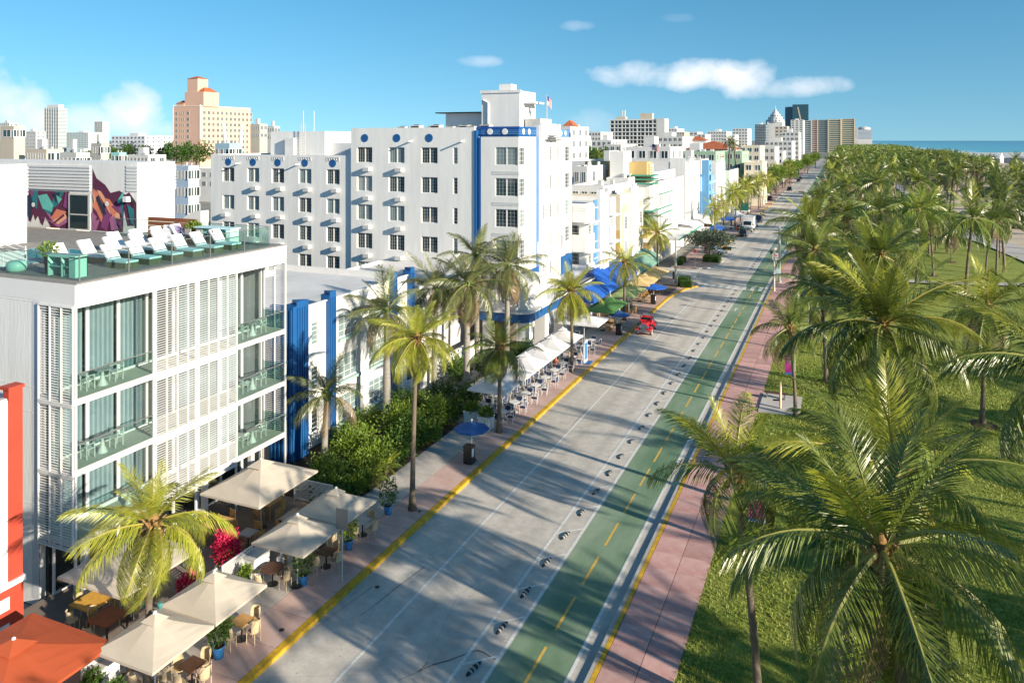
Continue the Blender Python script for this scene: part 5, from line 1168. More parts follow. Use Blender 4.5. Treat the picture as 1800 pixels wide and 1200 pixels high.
# sky blue hotel with vertical name
HC = building('sky_blue_hotel', 'sky blue hotel with rounded sign tower and vertical dark letters', -44, -28.2, 172, 190, 11.8, skyblue, par=.5, east=[(y, z, y + 1.6, z + 1.5) for y in (7, 11, 15) for z in (8.2, 5.0)], south=[(9, 8.0, 13, 9.6)], style='plain', blind=.2)
MB().box(15.8, .2, 0, 17.3, 3.6, 15.6).build('sign_tower', skyblue, HC); MB().box(11, -.6, 8.8, 15.8, .0, 11.9).build('side_balcony', mat('ice_blue', (.50, .68, .84), .6), HC)
for z in (7.2, 10.4): MB().box(15.8, 3.6, z, 17.0, 18, z + .3).build('eyebrow', mat('ice_blue', (.50, .68, .84), .6), HC)
for i, ch in enumerate('COLONY'):
    cu = bpy.data.curves.new('letter', 'FONT'); cu.body = ch; cu.size = 2.0; cu.extrude = .06; cu.align_x = 'CENTER'; cu.materials.append(mat('navy_letter', (.02, .03, .07), .5))
    tmp = bpy.data.objects.new('letter_curve', cu); lo_ = bpy.data.objects.new('letter', bpy.data.meshes.new_from_object(tmp)); bpy.data.objects.remove(tmp); col.objects.link(lo_); lo_.parent = HC; lo_.location = (17.37, 1.9, 13.2 - i * 2.15); lo_.rotation_euler = (R(90), 0, R(90))
H10 = building('white_stepped_hotel', 'white hotel with slim blue windows past the sky blue one', -56, -28.0, 192, 208, 14.6, white, par=.6, east=[(y, z, y + .9, z + 2.0) for y in (4, 7, 10) for z in (10, 6)], style='plain')
H11 = building('belvedere_hotel', 'white hotel with small red roofed belvedere tower', -50, -29, 224, 246, 11.5, white, par=.7, south=[(x, 8.6, x + 2.2, 9.2) for x in (3, 8)], style='plain')
MB().box(14, 2, 11.4, 18.5, 6.5, 15.2).build('belvedere', white, H11)
MB().loft([[(13.6, 1.6, 15.2), (18.9, 1.6, 15.2), (18.9, 6.9, 15.2), (13.6, 6.9, 15.2)], [(16.1, 4.1, 16.9), (16.4, 4.1, 16.9), (16.4, 4.4, 16.9), (16.1, 4.4, 16.9)]]).build('roof', terra, H11)
for x in (14.6, 16.4):
    far_window(H11, x, 1.99, 12.2, 1.3, 1.9, 's')
for y in (2.6, 4.6): far_window(H11, 18.51, y, 12.2, 1.3, 1.9, 'e')
# --- the town behind: (south face px0..px1, top y, depth, length along y, material, columns, storeys, label, name)
town = [
 (1008, 1032, 292, 118, 14, offw, 2, 1, 'low white block with a blue roof rail behind the striped hotel'),
 (1032, 1072, 288, 132, 20, offw, 3, 2, 'plain white block left of the stair tower on the rooftops'),
 (1004, 1068, 325, 108, 12, offw, 4, 1, 'white rear wing with wide windows beside the tall hotel'),
 (1072, 1096, 266, 124, 5, white, 0, 0, 'tall blank white stair tower rising over the rooftops'),
 (1066, 1104, 312, 122, 8, white, 0, 0, 'white plinth block carrying the blank stair tower'),
 (1100, 1178, 258, 165, 14, offw, 4, 3, 'white apartment block with overhanging cornice and small windows'),
 (1185, 1232, 280, 190, 12, offw, 3, 2, 'white penthouse block with terrace canopy'),
 (1184, 1258, 266, 215, 18, mint, 5, 2, 'long mint green building on the rooftops'),
 (1262, 1304, 266, 245, 20, mint, 3, 2, 'smaller mint green building beside the tall garden palms'),
 (1300, 1336, 256, 300, 20, cream, 3, 2, 'cream penthouse block with yellow awning'),
 (1334, 1362, 258, 330, 26, offw, 3, 3, 'white block beside the cream penthouse'),
 (1308, 1340, 285, 235, 16, cream, 2, 2, 'cream hotel next to the belvedere'),
 (1352, 1376, 266, 370, 24, offw, 2, 3, 'white hotel with pale tower before the bend of trees'),
 (1345, 1392, 248, 480, 40, offw, 6, 4, 'broad white stepped hotel near the end of the street'),
 (1374, 1404, 232, 520, 36, offw, 4, 6, 'taller white stepped hotel near the end of the street'),
 (1362, 1384, 222, 700, 30, beige, 3, 6, 'taupe rounded apartment house among the far towers'),
 (1025, 1056, 232, 520, 30, offw, 6, 4, 'far white office block with ribbon windows'),
 (1010, 1030, 246, 420, 30, offw, 3, 3, 'small far white house near the blocky hotel slab'),
 (1040, 1075, 246, 330, 26, offw, 4, 3, 'white flats in front of the blocky hotel slab'),
 (1062, 1092, 254, 300, 26, offw, 3, 2, 'low white flats in front of the blocky hotel slab'),
 (1175, 1190, 226, 800, 40, greyst, 3, 6, 'glassy grey block beside the hotel slab'),
 (1190, 1203, 232, 760, 36, beige, 3, 5, 'tan grid fronted flats beside the grey block'),
 (1212, 1226, 232, 700, 30, offw, 2, 5, 'white flats with a red tiled corner roof'),
 (1226, 1240, 236, 640, 30, offw, 2, 4, 'white box shaped flats on the skyline'),
 (1244, 1277, 231, 760, 40, offw, 7, 5, 'long white flats with shaded balconies on the skyline'),
 (1288, 1314, 226, 820, 40, offw, 5, 7, 'stepped white flats with dark balconies on the skyline'),
 (1281, 1292, 237, 780, 30, greyst, 2, 4, 'dark glass block below the stepped flats'),
 (1140, 1200, 240, 400, 40, offw, 7, 2, 'long low white roofline behind the apartment block'),
 (1327, 1346, 219, 900, 40, mat('slate_glass', (.06, .10, .14), .3), 5, 8, 'slate blue slab of flats left of the spired tower'),
 (1346, 1376, 212, 950, 40, cream, 6, 8, 'cream tower block below the white spire'),
 (1390, 1412, 211, 1100, 50, offw, 3, 9, 'white tower next to the glass towers'),
 (985, 1003, 222, 205, 16, offw, 2, 5, 'white tower house with small red hipped roof behind the tall hotel'),
 # behind the louvre hotel and the wing
 (308, 350, 291, 140, 14, mat('blue_grey_stucco', (.36, .46, .58), .8, .1, .3), 4, 4, 'blue grey apartment house with open balconies'),
 (0, 44, 222, 178, 20, beige, 1, 1, 'blank beige concrete tower block'),
 (45, 112, 262, 170, 20, beige, 8, 2, 'concrete parking deck with dark roof slope'),
 (105, 158, 268, 128, 10, greyw, 4, 1, 'low grey rooftop plant house with doors'),
 (160, 192, 252, 190, 16, conc, 4, 2, 'unfinished concrete frame block with steel bars'),
 (195, 222, 268, 210, 14, mat('aqua_stucco', (.28, .60, .58), .7, .1, .3), 2, 1, 'small aqua rooftop house'),
 (222, 292, 272, 230, 20, offw, 6, 1, 'flat white roof with aqua parapets'),
 (42, 80, 231, 700, 40, offw, 8, 7, 'white apartment slab at the foot of the glass tower'),
 (117, 186, 233, 1250, 60, mat('pale_glass_flats', (.52, .60, .60), .6), 14, 8, 'wide pale glass apartment slab'),
 (166, 192, 214, 1400, 40, offw, 5, 12, 'pair of white towers behind the glass slab'),
 (196, 303, 239, 620, 45, mat('shade_white', (.64, .66, .70), .8), 9, 5, 'long white and lilac apartment building'),
 (440, 470, 218, 320, 12, beige, 5, 2, 'flats with brown red panels above the wing roof'),
 (470, 492, 222, 330, 12, offw, 3, 2, 'pale flats beside the brown red panels'),
 (532, 556, 232, 300, 14, offw, 3, 2, 'white stepped house behind the hotel wing'),
 (378, 424, 252, 120, 8, mat('steel_blue_stucco', (.30, .44, .54), .7), 3, 1, 'steel blue roof house behind the wing'),
 (0, 30, 216, 800, 40, offw, 5, 8, 'far white flats with green glass corner'),
]
for px0, px1, yt, d, ln_, m, nc, nf_, lab in town:
    (xa, ya, z) = at(px0, yt, d); pm_ = px0 + (px1 - px0) * .55 if px1 < 600 else px1
    yb = on_y(pm_, yt, ya)[0]
    if px1 < 600: ln_ = on_x(px1, yt, yb)[0] - ya
    z1 = max(z, 4.0); wdt = yb - xa; so, ea = [], []
    if nc:
        dw = wdt / nc; wv = min(dw * .55, 2.6); hv = 1.5; top = z1 - .9
        so = [(dw * (i + .5) - wv / 2, top - hv - j * 3.1, dw * (i + .5) + wv / 2, top - j * 3.1) for i in range(nc) for j in range(nf_)]
        ne = max(2, int(ln_ / 5)); ea = [(ln_ / ne * (i + .5) - .7, top - hv - j * 3.1, ln_ / ne * (i + .5) + .7, top - j * 3.1) for i in range(ne) for j in range(min(nf_, 6))]
    T2 = building('building', lab, xa, yb, ya, ya + ln_, z1, m, so, ea, far=True, par=.4)
    if nc >= 3 and wr.random() < .6: MB().box(wdt * .3, ln_ * .3, z1 - .4, wdt * .55, ln_ * .6, z1 + 2.2).build('roof_house', offw, T2)
    if d < 260:
        b = MB(); b.box(wdt * .6, ln_ * .2, z1 - .4, wdt * .7, ln_ * .3, z1 + .6).box(wdt * .75, ln_ * .5, z1 - .4, wdt * .83, ln_ * .58, z1 + .5); b.build('roof_vent', greyw, T2)
def hip(o, x0, y0, x1, y1, z, h, rise_in=.45, ov=.5):
    x0 -= ov; y0 -= ov; x1 += ov; y1 += ov; r = min(x1 - x0, y1 - y0) * rise_in
    MB().loft([[(x0, y0, z), (x1, y0, z), (x1, y1, z), (x0, y1, z)], [(x0 + r, y0 + r, z + h), (x1 - r, y0 + r, z + h), (x1 - r, y1 - r, z + h), (x0 + r, y1 - r, z + h)]]).build('roof', terra, o)
# long terracotta roofed pink building
xa, ya, z = at(1206, 262, 330); xb = on_y(1290, 262, ya)[0]
o = building('terracotta_roofed_building', 'long pink building under a wide terracotta hip roof', xa, xb, ya, ya + 22, z, mat('rose_stucco', (.62, .40, .34), .8), grid(2, 4, 5, 1.6, z - 4, 3, 1, 1.8), (), far=True); hip(o, 0, 0, xb - xa, 22, z, 3.4, .48, 1.0)
o2 = thing('terracotta_lantern', 'small terracotta roofed lantern house on the skyline', 'building', (at(1208, 247, 420)[0], at(1208, 247, 420)[1], 0)); MB().box(0, 0, -.3, 10, 9, 20).build('wall', offw, o2); hip(o2, 0, 0, 10, 9, 20, 2.2)
# hipped roof of the tower house behind the tall hotel
th = [q for q in col.objects if q.get('label') == 'white tower house with small red hipped roof behind the tall hotel'][0]
(xa, ya, z), xb = at(985, 222, 205), on_y(1003, 222, at(985, 222, 205)[1])[0]
hip(th, .4, 2, xb - xa - .2, 6, z, 1.6)
# pink tower
xa, ya, z = at(304, 188, 400); xb = on_y(352, 188, ya)[0]; yb = on_x(440, 190, xb)[0]
o = building('pink_tower', 'tall pink apartment tower with stepped terracotta capped top', xa, xb, ya, yb, z, pinkst, [(u, v, u + w_, v + 1.7) for v in [z - 4.4 - 3.02 * k for k in range(10)] for u, w_ in ((1.8, 1.4), (4.6, .7), (5.9, .7), (7.2, .7), (9.6, 1.5))], [(u, v, u + 1.5, v + 1.7) for v in [z - 4.0 - 3.02 * k for k in range(8)] for u in [2 + 3.1 * q for q in range(12)]], far=True, fm=mat('cream_frame', (.74, .64, .54), .7))
W0, L0 = xb - xa, yb - ya
MB().box(-.12, -.12, 20, .5, .3, z + .8).box(W0 - .5, -.12, 20, W0 + .12, .4, z + .8).box(-.15, -.15, z, W0 + .15, .1, z + .35).box(W0 - .1, -.1, z, W0 + .16, L0, z + .35).build('quoin', mat('pale_pink', (.84, .70, .60), .8), o)
MB().box(W0 * .35, 1.5, z, W0 + .8, 12, z + 7.5).build('upper_block', pinkst, o); hip(o, W0 * .75, 2.5, W0 + .4, 11, z + 7.5, 2.4, .45, .3)
MB().box(W0 * .42, 2, z + 7.5, W0 * .80, 9, z + 14.5).build('top_tower', pinkst, o); hip(o, W0 * .42, 2, W0 * .80, 9, z + 14.5, 1.4, .45, .2)
MB().box(1.0, 1.2, z, W0 * .34, 8, z + 1.8).build('side_block', pinkst, o); hip(o, 1.0, 1.2, W0 * .34, 8, z + 1.8, 1.6, .45, .2)
ps = MB(); ps.loft([[(W0 - 1.6 + .9 * k * k / 40, -.5, 8 + k * 3.2), (W0 - .6 + .6 * k * k / 40, -.5, 8 + k * 3.2), (W0 - .6 + .6 * k * k / 40, 0, 8 + k * 3.2), (W0 - 1.6 + .9 * k * k / 40, 0, 8 + k * 3.2)] for k in range(6)])
o3 = thing('white_sculpture', 'pair of tall white curved wing forms in front of the pink tower', 'sculpture', (at(400, 290, 180)[0], at(400, 290, 180)[1], 0))
for s_, x in ((1, 0), (-1, 3.2)):
    MB().loft([[(x - s_ * .05 * k * k * .25 - .75 * (1 - k / 11), -.4, 8 + k * 1.6), (x - s_ * .05 * k * k * .25 + .75 * (1 - k / 11), -.4, 8 + k * 1.6), (x - s_ * .05 * k * k * .25 + .75 * (1 - k / 11), .4, 8 + k * 1.6), (x - s_ * .05 * k * k * .25 - .75 * (1 - k / 11), .4, 8 + k * 1.6)] for k in range(11)]).build('wing_form', white2, o3)
MB().box(-2, -2, -.3, 5, 3, 8.1).build('plinth', white, o3)
# white glass tower
xa, ya, z = at(78, 190, 1500); xb = on_y(103, 190, ya)[0]; LT = on_x(117, 190, xb)[0] - ya
o = thing('glass_tower', 'slender white and green glass apartment tower on the skyline', 'tower', (xa, ya, 0)); W0 = xb - xa
MB().box(0, 0, -.3, W0, LT, z).build('glazing', mat('sea_glass', (.14, .22, .23), .25), o); MB().box(W0 * .1, 3, z, W0 * .9, LT - 3, z + 6).build('crown', white2, o)
for k in range(30): MB().box(-.8, -.8, 3 + k * z / 30 * .97, W0 + .8, LT + .8, 4.0 + k * z / 30 * .97).build('balcony_band', white2, o)
for q in range(7): MB().box(W0 * q / 6 - .5, -1.2, 0, W0 * q / 6 + .5, -.8, z).build('fin', white2, o)
# the hotel slab with its egg crate balconies
xa, ya, z = at(1073, 210, 600); xb = on_y(1157, 210, ya)[0]; W0 = xb - xa
o = thing('balcony_slab_hotel', 'white hotel slab with an egg crate grid of dark balconies', 'hotel', (xa, ya, 0))
MB().box(0, 1.6, -.3, W0, 14, z).build('wall', offw, o); MB().box(W0 - 1.5, -.2, -.3, W0 + 5, 14, z + .3).build('end_wall', offw, o)
gb = MB().box(0, 1.5, 4, W0 - 1.5, 1.59, z - 1.2).build('glazing', pane_d, o)
for q in range(13): MB().box((W0 - 1.5) * q / 12 - .18, -.2, 0, (W0 - 1.5) * q / 12 + .18 + (.5 if q % 2 else 0), 1.6, z - .8).build('fin', offw, o)
for k in range(10): MB().box(0, -.25, z - 1.1 - k * 3.05, W0 - 1.5, 1.5, z - .8 - k * 3.05).build('balcony_slab', offw, o); MB().box(0, -.3, z - 4.1 - k * 3.05, W0 - 1.5, -.22, z - 3.3 - k * 3.05).build('parapet', greyst, o)
MB().box(W0 * .6, 4, z, W0 * .85, 10, z + 4.5).box(W0 * .1, 3, z, W0 * .3, 9, z + 2).build('roof_house', beige, o)
for x in (W0 * .22, W0 * .27): MB().tube([(x, 5, z), (x, 5, z + 7)], .5, 5).build('mast', offw, o)
# skyline at the end of the street
def sky_tower(name, label, px0, px1, yt, d, ln_, m, bands, bm, base_y=None):
    xa, ya, z = at(px0, yt, d); xb = on_y(px1, yt, ya)[0]; o = thing(name, label, 'tower', (xa, ya, 0)); W0 = xb - xa
    MB().box(0, 0, -.3, W0, ln_, z).build('wall', m, o)
    for k in range(bands): MB().box(-.4, -.9, z - (k + .42) * 3.3, W0 + .9, ln_, z - (k + .12) * 3.3).build('balcony_band', bm, o)
    return o, W0, z
dglass = mat('dark_tower_glass', (.03, .075, .10), .12, spec=.7); cond = mat('condo_wall', (.24, .26, .27), .5)
o, W0, z = sky_tower('dark_glass_tower', 'dark blue glass tower with a slanting tan stripe', 1393, 1421, 184, 2400, 40, dglass, 0, None); pass
sp_ = MB(); sp_.poly([(W0 * .30, -.5, z - 8), (W0 * .38, -.5, z - 8), (W0 * .62, -.5, z - 60), (W0 * .52, -.5, z - 60)]); sp_.build('tan_stripe', beige, o)
sky_tower('dark_glass_tower', 'slim grey lower wing of the dark glass tower', 1380, 1393, 188, 2450, 40, mat('mid_glass', (.12, .2, .26), .2), 0, None)
for p0, p1, yt, lab, bm in ((1411, 1426, 212, 'teal glass condominium with white balcony edges', offw), (1426, 1437, 211, 'salmon striped narrow condominium tower', mat('salmon', (.65, .42, .33), .7)), (1437, 1455, 211, 'dark balconied condominium joining the tan tower', cond), (1456, 1478, 210, 'tan framed condominium with teal balconies', mat('tan_frame', (.62, .52, .36), .7)), (1479, 1502, 209, 'tan framed condominium nearest the sea', mat('tan_frame', (.62, .52, .36), .7))):
    o, W0, z = sky_tower('condominium', lab, p0, p1, yt, 1350, 26, mat('teal_glass', (.09, .17, .19), .25), 18, bm)
    for q in (0, 1): MB().box(W0 * q - .9, -1.2, -.3, W0 * q + .9, 3, z + 1).build('pier', bm, o)
o, W0, z = sky_tower('condominium', 'white rounded condominium by the shore', 1506, 1533, 228, 2100, 40, offw, 8, mat('blue_band', (.3, .42, .58), .5)); MB().lathe([(W0 * .42, 0), (W0 * .40, 5), (W0 * .2, 8)], 16, (W0 * .5, 15, z)).build('crown', offw, o)
sky_tower('condominium', 'narrow white condominium beside the rounded one', 1500, 1508, 224, 2000, 30, offw, 8, greyst)
x, y, z = at(1363, 212, 940)
o = thing('spired_tower', 'white stepped wedding cake tower with a spire', 'tower', (x, y, 0))
MB().box(-9, -9, -.3, 9, 9, z - 2).build('shaft', offw, o)
MB().lathe([(10.5, z - 2), (10.5, z + 1), (8.5, z + 1), (8.2, z + 4.5), (6.2, z + 4.5), (5.8, z + 7.5), (4.2, z + 8), (3.4, z + 10.5), (1.8, z + 11), (1.4, z + 13.5), (.4, z + 14), (.1, z + 19)], 18).build('spire', offw, o)
for k, (r_, zz, n) in enumerate(((10.55, z - .6, 18), (8.4, z + 2.2, 14), (6.1, z + 5.4, 12))):
    for q in range(n): a = 6.283 * q / n; MB().box(r_ - .1, -.45, zz - .6, r_ + .1, .45, zz + 1.0).build('window', pane_d, o, (0, 0, 0), (0, 0, a))
# white tents and pink lifeguard hut on the beach
for i, (px, py, wd_, lab) in enumerate(((1725, 268, 62, 'long white event tent with ridged roof on the beach'), (1780, 276, 46, 'second white event tent with dark open side on the beach'), (1695, 268, 14, 'small grey peaked tent beside the long white tent'))):
    x, y, z = at(px, py, 700); o = thing('event_tent', lab, 'tent', (x, y, 0), R(-20)); w2 = wd_ / 1350 * 700 / 2
    MB().box(-w2, -8, 0, w2, 8, 4.2).build('side_wall', canvas_w if i != 1 else mat('tent_side', (.3, .34, .42), .8), o)
    MB().loft([[(-w2, -8.5, 4.2), (-w2, 0, 9.0), (-w2, 8.5, 4.2)], [(w2, -8.5, 4.2), (w2, 0, 9.0), (w2, 8.5, 4.2)]]).build('roof', canvas_w, o)
x, y, z = at(1652, 262, 800); o = thing('lifeguard_hut', 'pink lifeguard hut on stilts on the beach', 'hut', (x, y, 0)); MB().box(-2.5, -2.5, 4, 2.5, 2.5, 7.5).build('cabin', mat('hut_pink', (.75, .25, .25), .7), o); hip(o, -2.5, -2.5, 2.5, 2.5, 7.5, 2.0, .45, .6)
for a in (-2, 2):
    for c in (-2, 2): MB().box(a - .2, c - .2, -.3, a + .2, c + .2, 4).build('stilt', white2, o)
# curved white roof behind the terrace
vx, vy, vz = at(310, 396, 62); o = thing('vaulted_roof', 'white curved vault roof between the terrace and the hotel wing', 'building', (vx, vy, 0))
MB().loft([[(2.6 * (a / 8), y, vz + 1.25 * (1 - (1 - a / 8) ** 2)) for a in range(9)] + [(2.6, y, -.3), (0, y, -.3)] for y in (0, .8)]).build('roof', white2, o)

# low houses that fill the town between the taller blocks
tr_ = random.Random(53); spots_ = [(o.location.x, o.location.y) for o in col.objects if o.get('category') in ('building', 'hotel', 'tower', 'sculpture')]
made = 0
for it in range(900):
    if made >= 95: break
    y = tr_.uniform(95, 950); x = -tr_.uniform(72, 80 + y * 1.25); w_, l_ = tr_.uniform(9, 20), tr_.uniform(9, 20); h = tr_.uniform(5.5, 13.5)
    if any((x - a) ** 2 + (y - c) ** 2 < 24 ** 2 for a, c in spots_): continue
    if x > -100 and y < 110: continue
    spots_.append((x, y)); made += 1; cn, m = tr_.choice((('white', offw), ('white', offw), ('grey white', greyst), ('cream', cream), ('beige', beige), ('pale', white)))
    nw = int(w_ / 3.4); fl_n = 1 if y > 450 else int(h / 4)
    o = building('town_house', 'low %s flat roofed town house among the roofs' % cn, x, x + w_, y, y + l_, h, m, [(1 + 3.3 * i, h - 2.9 - 3 * j, 2.5 + 3.3 * i, h - 1.4 - 3 * j) for i in range(nw) for j in range(fl_n)], [(1 + 3.6 * i, h - 2.9 - 3 * j, 2.5 + 3.6 * i, h - 1.4 - 3 * j) for i in range(int(l_ / 3.8)) for j in range(fl_n)], far=True, group='low %s town houses' % cn)
    if tr_.random() < .7: MB().box(w_ * .2, l_ * .2, h - .5, w_ * .45, l_ * .5, h + 1.6).build('roof_house', m, o)
    if tr_.random() < .6: MB().box(w_ * .6, l_ * .3, h - .5, w_ * .7, l_ * .45, h + .7).build('roof_vent', greyw, o)
# ------------------------------------------------------------------ cafe umbrellas
def umbrella(x, y, label, group, m, sx=2.8, sy=2.72, zh=3.22, ze=2.42, oct_=False, z0=.15, rz=0, pm=None, vent=True, base=True):
    o = thing('umbrella', label, 'umbrella', (x, y, z0), rz, group); zh -= z0; ze -= z0; n = 8; b = MB()
    if oct_: rim = [(sx / 2 * math.cos(R(22.5 + 45 * k)), sx / 2 * math.sin(R(22.5 + 45 * k))) for k in range(8)]
    else: rim = [(sx / 2, -sy / 2), (sx / 2, 0), (sx / 2, sy / 2), (0, sy / 2), (-sx / 2, sy / 2), (-sx / 2, 0), (-sx / 2, -sy / 2), (0, -sy / 2)]
    def ring(t, dz=0): return [(px * t, py * t, zh + (ze - zh) * (t ** (1.0 if oct_ else .88)) - (.035 * math.sin(math.pi * t) if (k % 2 == 0 or oct_) else -.02 * math.sin(math.pi * t)) + dz) for k, (px, py) in enumerate(rim)]
    b.loft([ring(.06), ring(.3), ring(.55), ring(.8), ring(1.0), [(px * 1.0, py * 1.0, ze - .10) for px, py in rim]], cap=False); b.build('canopy', m, o)
    if vent:
        v = MB(); v.loft([[(px * .02, py * .02, zh + .10) for px, py in rim], [(px * .24, py * .24, zh - .02 - .15 * (zh - ze)) for px, py in rim]], cap=False); v.build('vent_cap', m, o)
    MB().lathe([(.07, zh + .06), (.06, zh + .14), (.02, zh + .17)], 8).build('finial', white2, o)
    MB().tube([(0, 0, .02), (0, 0, zh)], .035, 6).build('pole', pm or greyw, o)
    for px, py in (rim if oct_ else rim[::2]):
        L_ = math.hypot(px, py); MB().tube([(px * t_ * .97, py * t_ * .97, zh + (ze - zh) * t_ ** (1.0 if oct_ else .88) - .035 * math.sin(math.pi * t_) - .07) for t_ in (.03, .3, .55, .8, 1.0)], .014, 4).build('rib', greyw, o)
    if base: MB().lathe([(.30, 0), (.30, .06), (.06, .09)], 14).build('base', dark, o)
    return o
CG = 'taupe umbrellas of the corner cafe'
umbrella(-22.3, 30.6, 'square taupe umbrella over rattan chairs beside the hedge', CG, canvas)
umbrella(-22.3, 27.75, 'square taupe umbrella over the round table and bougainvillea side', CG, canvas)
umbrella(-22.3, 22.8, 'square taupe umbrella with bunched vent next to the low bougainvillea', CG, canvas)
umbrella(-22.3, 20.0, 'square taupe umbrella shading the slim palm trunk with floodlights', CG, canvas)
umbrella(-27.3, 31.1, 'largest taupe umbrella over the pale wooden tables', CG, canvas, 3.7, 4.5, 3.6, 2.55)
umbrella(-27.1, 23.1, 'wide taupe umbrella against the louvre hotel over yellow and brown tables', CG, canvas, 3.6, 3.9, 3.2, 2.5)
umbrella(-25.5, 17.1, 'big orange umbrella in front of the red and white building', 'orange umbrella', canvas_o, 4.3, 4.3, 3.2, 2.45)
WG = 'white umbrellas in front of the tall hotel'; wlab = ['white square umbrella by the white planters', 'white square umbrella second from the white planters', 'white square umbrella third from the white planters', 'white square umbrella fourth from the white planters', 'white square umbrella fifth from the white planters', 'white square umbrella beside the blue and white menu board']
for i, y in enumerate((50.1, 53.05, 56.0, 58.95, 61.9, 64.9)): umbrella(-22.85, y, wlab[i], WG, canvas_w, 2.9, 2.86)
umbrella(-23.0, 71.6, 'white square umbrella standing apart between the white row and the green ones', WG, canvas_w, 4.0, 4.0, 3.0, 2.5)
for i, (y, m, lab) in enumerate(((77.6, canvas_g, 'dark green umbrella next to the lone white one'), (80.7, canvas_g, 'second dark green umbrella by the cobalt awning'), (85.8, canvas_lg, 'lime green umbrella next to the dark green pair'), (88.9, canvas_lg, 'second lime green umbrella by the street podium'), (93.4, canvas_y, 'pale yellow umbrella next to the lime ones'), (96.4, canvas_y, 'second pale yellow umbrella of the row'), (99.5, canvas_y, 'third pale yellow umbrella of the row'), (102.6, canvas_y, 'last pale yellow umbrella near the corner'))):
    umbrella(-22.9, y, lab, 'coloured umbrellas of the cafe row', m, 3.1, 3.1, 3.0, 2.4)
for x, y, lab, m in ((-21.1, 42.9, 'navy blue octagonal umbrella over a black podium by the hedge', canvas_db), (-20.9, 76.9, 'blue octagonal umbrella over a black podium beside the red car', canvas_db), (-21.0, 93.0, 'bright blue octagonal umbrella over a podium near the corner', canvas_b)):
    umbrella(x, y, lab, 'blue podium umbrellas', m, 2.2 if m is not canvas_b else 3.2, 0, 2.55, 2.15, True, vent=False)
    o = thing('podium', lab.replace('navy blue octagonal umbrella over a ', '').replace('blue octagonal umbrella over a ', '').replace('bright ', '') + ' kerb', 'podium', (x + .05, y - .45, .15))
    MB().box(-.28, -.25, 0, .28, .25, 1.05).build('cabinet', dark, o); MB().box(-.3, -.28, 1.05, .3, .28, 1.1).build('top', dark, o); MB().box(.281, -.2, .45, .286, .1, .95).build('notice', white2, o)
for i, (x, y, m, lab) in enumerate(((-23.5, 176, canvas_b, 'turquoise cafe umbrella in front of the sky blue hotel'), (-23.0, 184, canvas_w, 'white cafe umbrella past the sky blue hotel'), (-22.6, 199, canvas_w, 'wide white umbrella near the far kerb bulge'), (-22.8, 190, canvas_w, 'white umbrella between the palms past the sky blue hotel'), (-23.4, 160, canvas_b, 'bright blue umbrella beyond the round tree'), (-23.4, 156.4, canvas_b, 'second bright blue umbrella beyond the round tree'), (-22.9, 252, canvas_y, 'yellow umbrella far down the hotel row'), (-23, 262, canvas_w, 'white umbrella far down the hotel row'))):
    umbrella(x, y, lab, 'umbrellas beyond the crossing', m, 3.6, 3.6, 3.1, 2.5)

# ------------------------------------------------------------------ tables and chairs
k_ = 0
side = ['street side', 'hotel side', 'south side', 'north side']
def setting(x, y, kind, tlabel, group, n=4, top=darkwood, leg=dark, r=.36, sq=1, legs='ped', z=.15, skip=()):
    mk_table(tlabel, group, r, .75, top, leg, sq, legs, (x, y, z), R(rnd.uniform(-4, 4)))
    d = r * max(1, sq) + .26
    for i, (dx, dy, rz) in enumerate(((d, 0, 180), (-d, 0, 0), (0, -d, 90), (0, d, -90))[:n]):
        if i in skip: continue
        cn = {'bistro': 'rattan bistro chair', 'wood': 'light wooden ladder back chair', 'navy': 'white framed navy chair'}[kind]
        lb = '%s, %s of the %s' % (cn.replace('light wooden ', 'wooden ').replace('ladder back ', ''), side[i], tlabel)
        if ', ' in tlabel: lb = '%s, %s, %s, %s' % (cn.replace('white framed ', '').replace('light wooden ladder back ', 'brown '), side[i], tlabel.split(',')[0].split(' in the ')[-1].split(' near the ')[-1].split(' under the ')[-1], tlabel.split(', ')[1])
        mk_chair(kind, lb, group, (x + dx + rnd.uniform(-.06, .06), y + dy + rnd.uniform(-.06, .06), z), R(rz + rnd.uniform(-14, 14)))
CF = 'corner cafe seating'
setting(-22.05, 29.5, 'bistro', 'small brown table by the sign post', CF)
setting(-22.15, 32.6, 'bistro', 'grey topped table by the last blue pot', CF, top=ttop)
setting(-23.4, 27.4, 'bistro', 'round brown table beside the bougainvillea', CF, r=.5, sq=0)
setting(-21.95, 23.9, 'bistro', 'tan cafe table beside the leafy blue pot', CF, top=pine)
setting(-21.8, 21.2, 'bistro', 'dark cafe table under the slim palm', CF)
setting(-23.2, 20.6, 'bistro', 'wide dark table by the lattice screen', CF, r=.45)
setting(-23.4, 30.9, 'bistro', 'hidden table under the hedge side umbrella', CF)
setting(-28.6, 22.5, 'bistro', 'bright yellow wooden table against the shopfront', CF, top=mat('yellow_wood', (.62, .34, .06), .5, .15, 5), leg=mat('yellow_wood', (.62, .34, .06), .5), r=.62, legs='four', skip=(0,))
setting(-27.1, 22.0, 'bistro', 'red brown wooden table beside the yellow one', CF, top=redwood, leg=dark, r=.55, legs='four', skip=(0,))
WC = 'wooden seating under the largest umbrella'
setting(-28.7, 29.6, 'wood', 'pale square wooden table by the white column', WC, top=mat('pale_wood', (.60, .38, .15), .5, .2, 5), leg=mat('pale_wood', (.60, .38, .15), .5), r=.6, legs='four')
setting(-25.6, 31.5, 'wood', 'long whitish table near the lattice screen', WC, top=mat('limed_wood', (.52, .45, .36), .6, .15, 4), leg=dark, r=.55, sq=.8, legs='four')
setting(-26.6, 29.4, 'wood', 'small grey table behind the bougainvillea', WC, top=ttop)
setting(-27.9, 32.4, 'wood', 'wooden table deep under the largest umbrella', WC, top=pine, leg=pine, r=.5, legs='four')
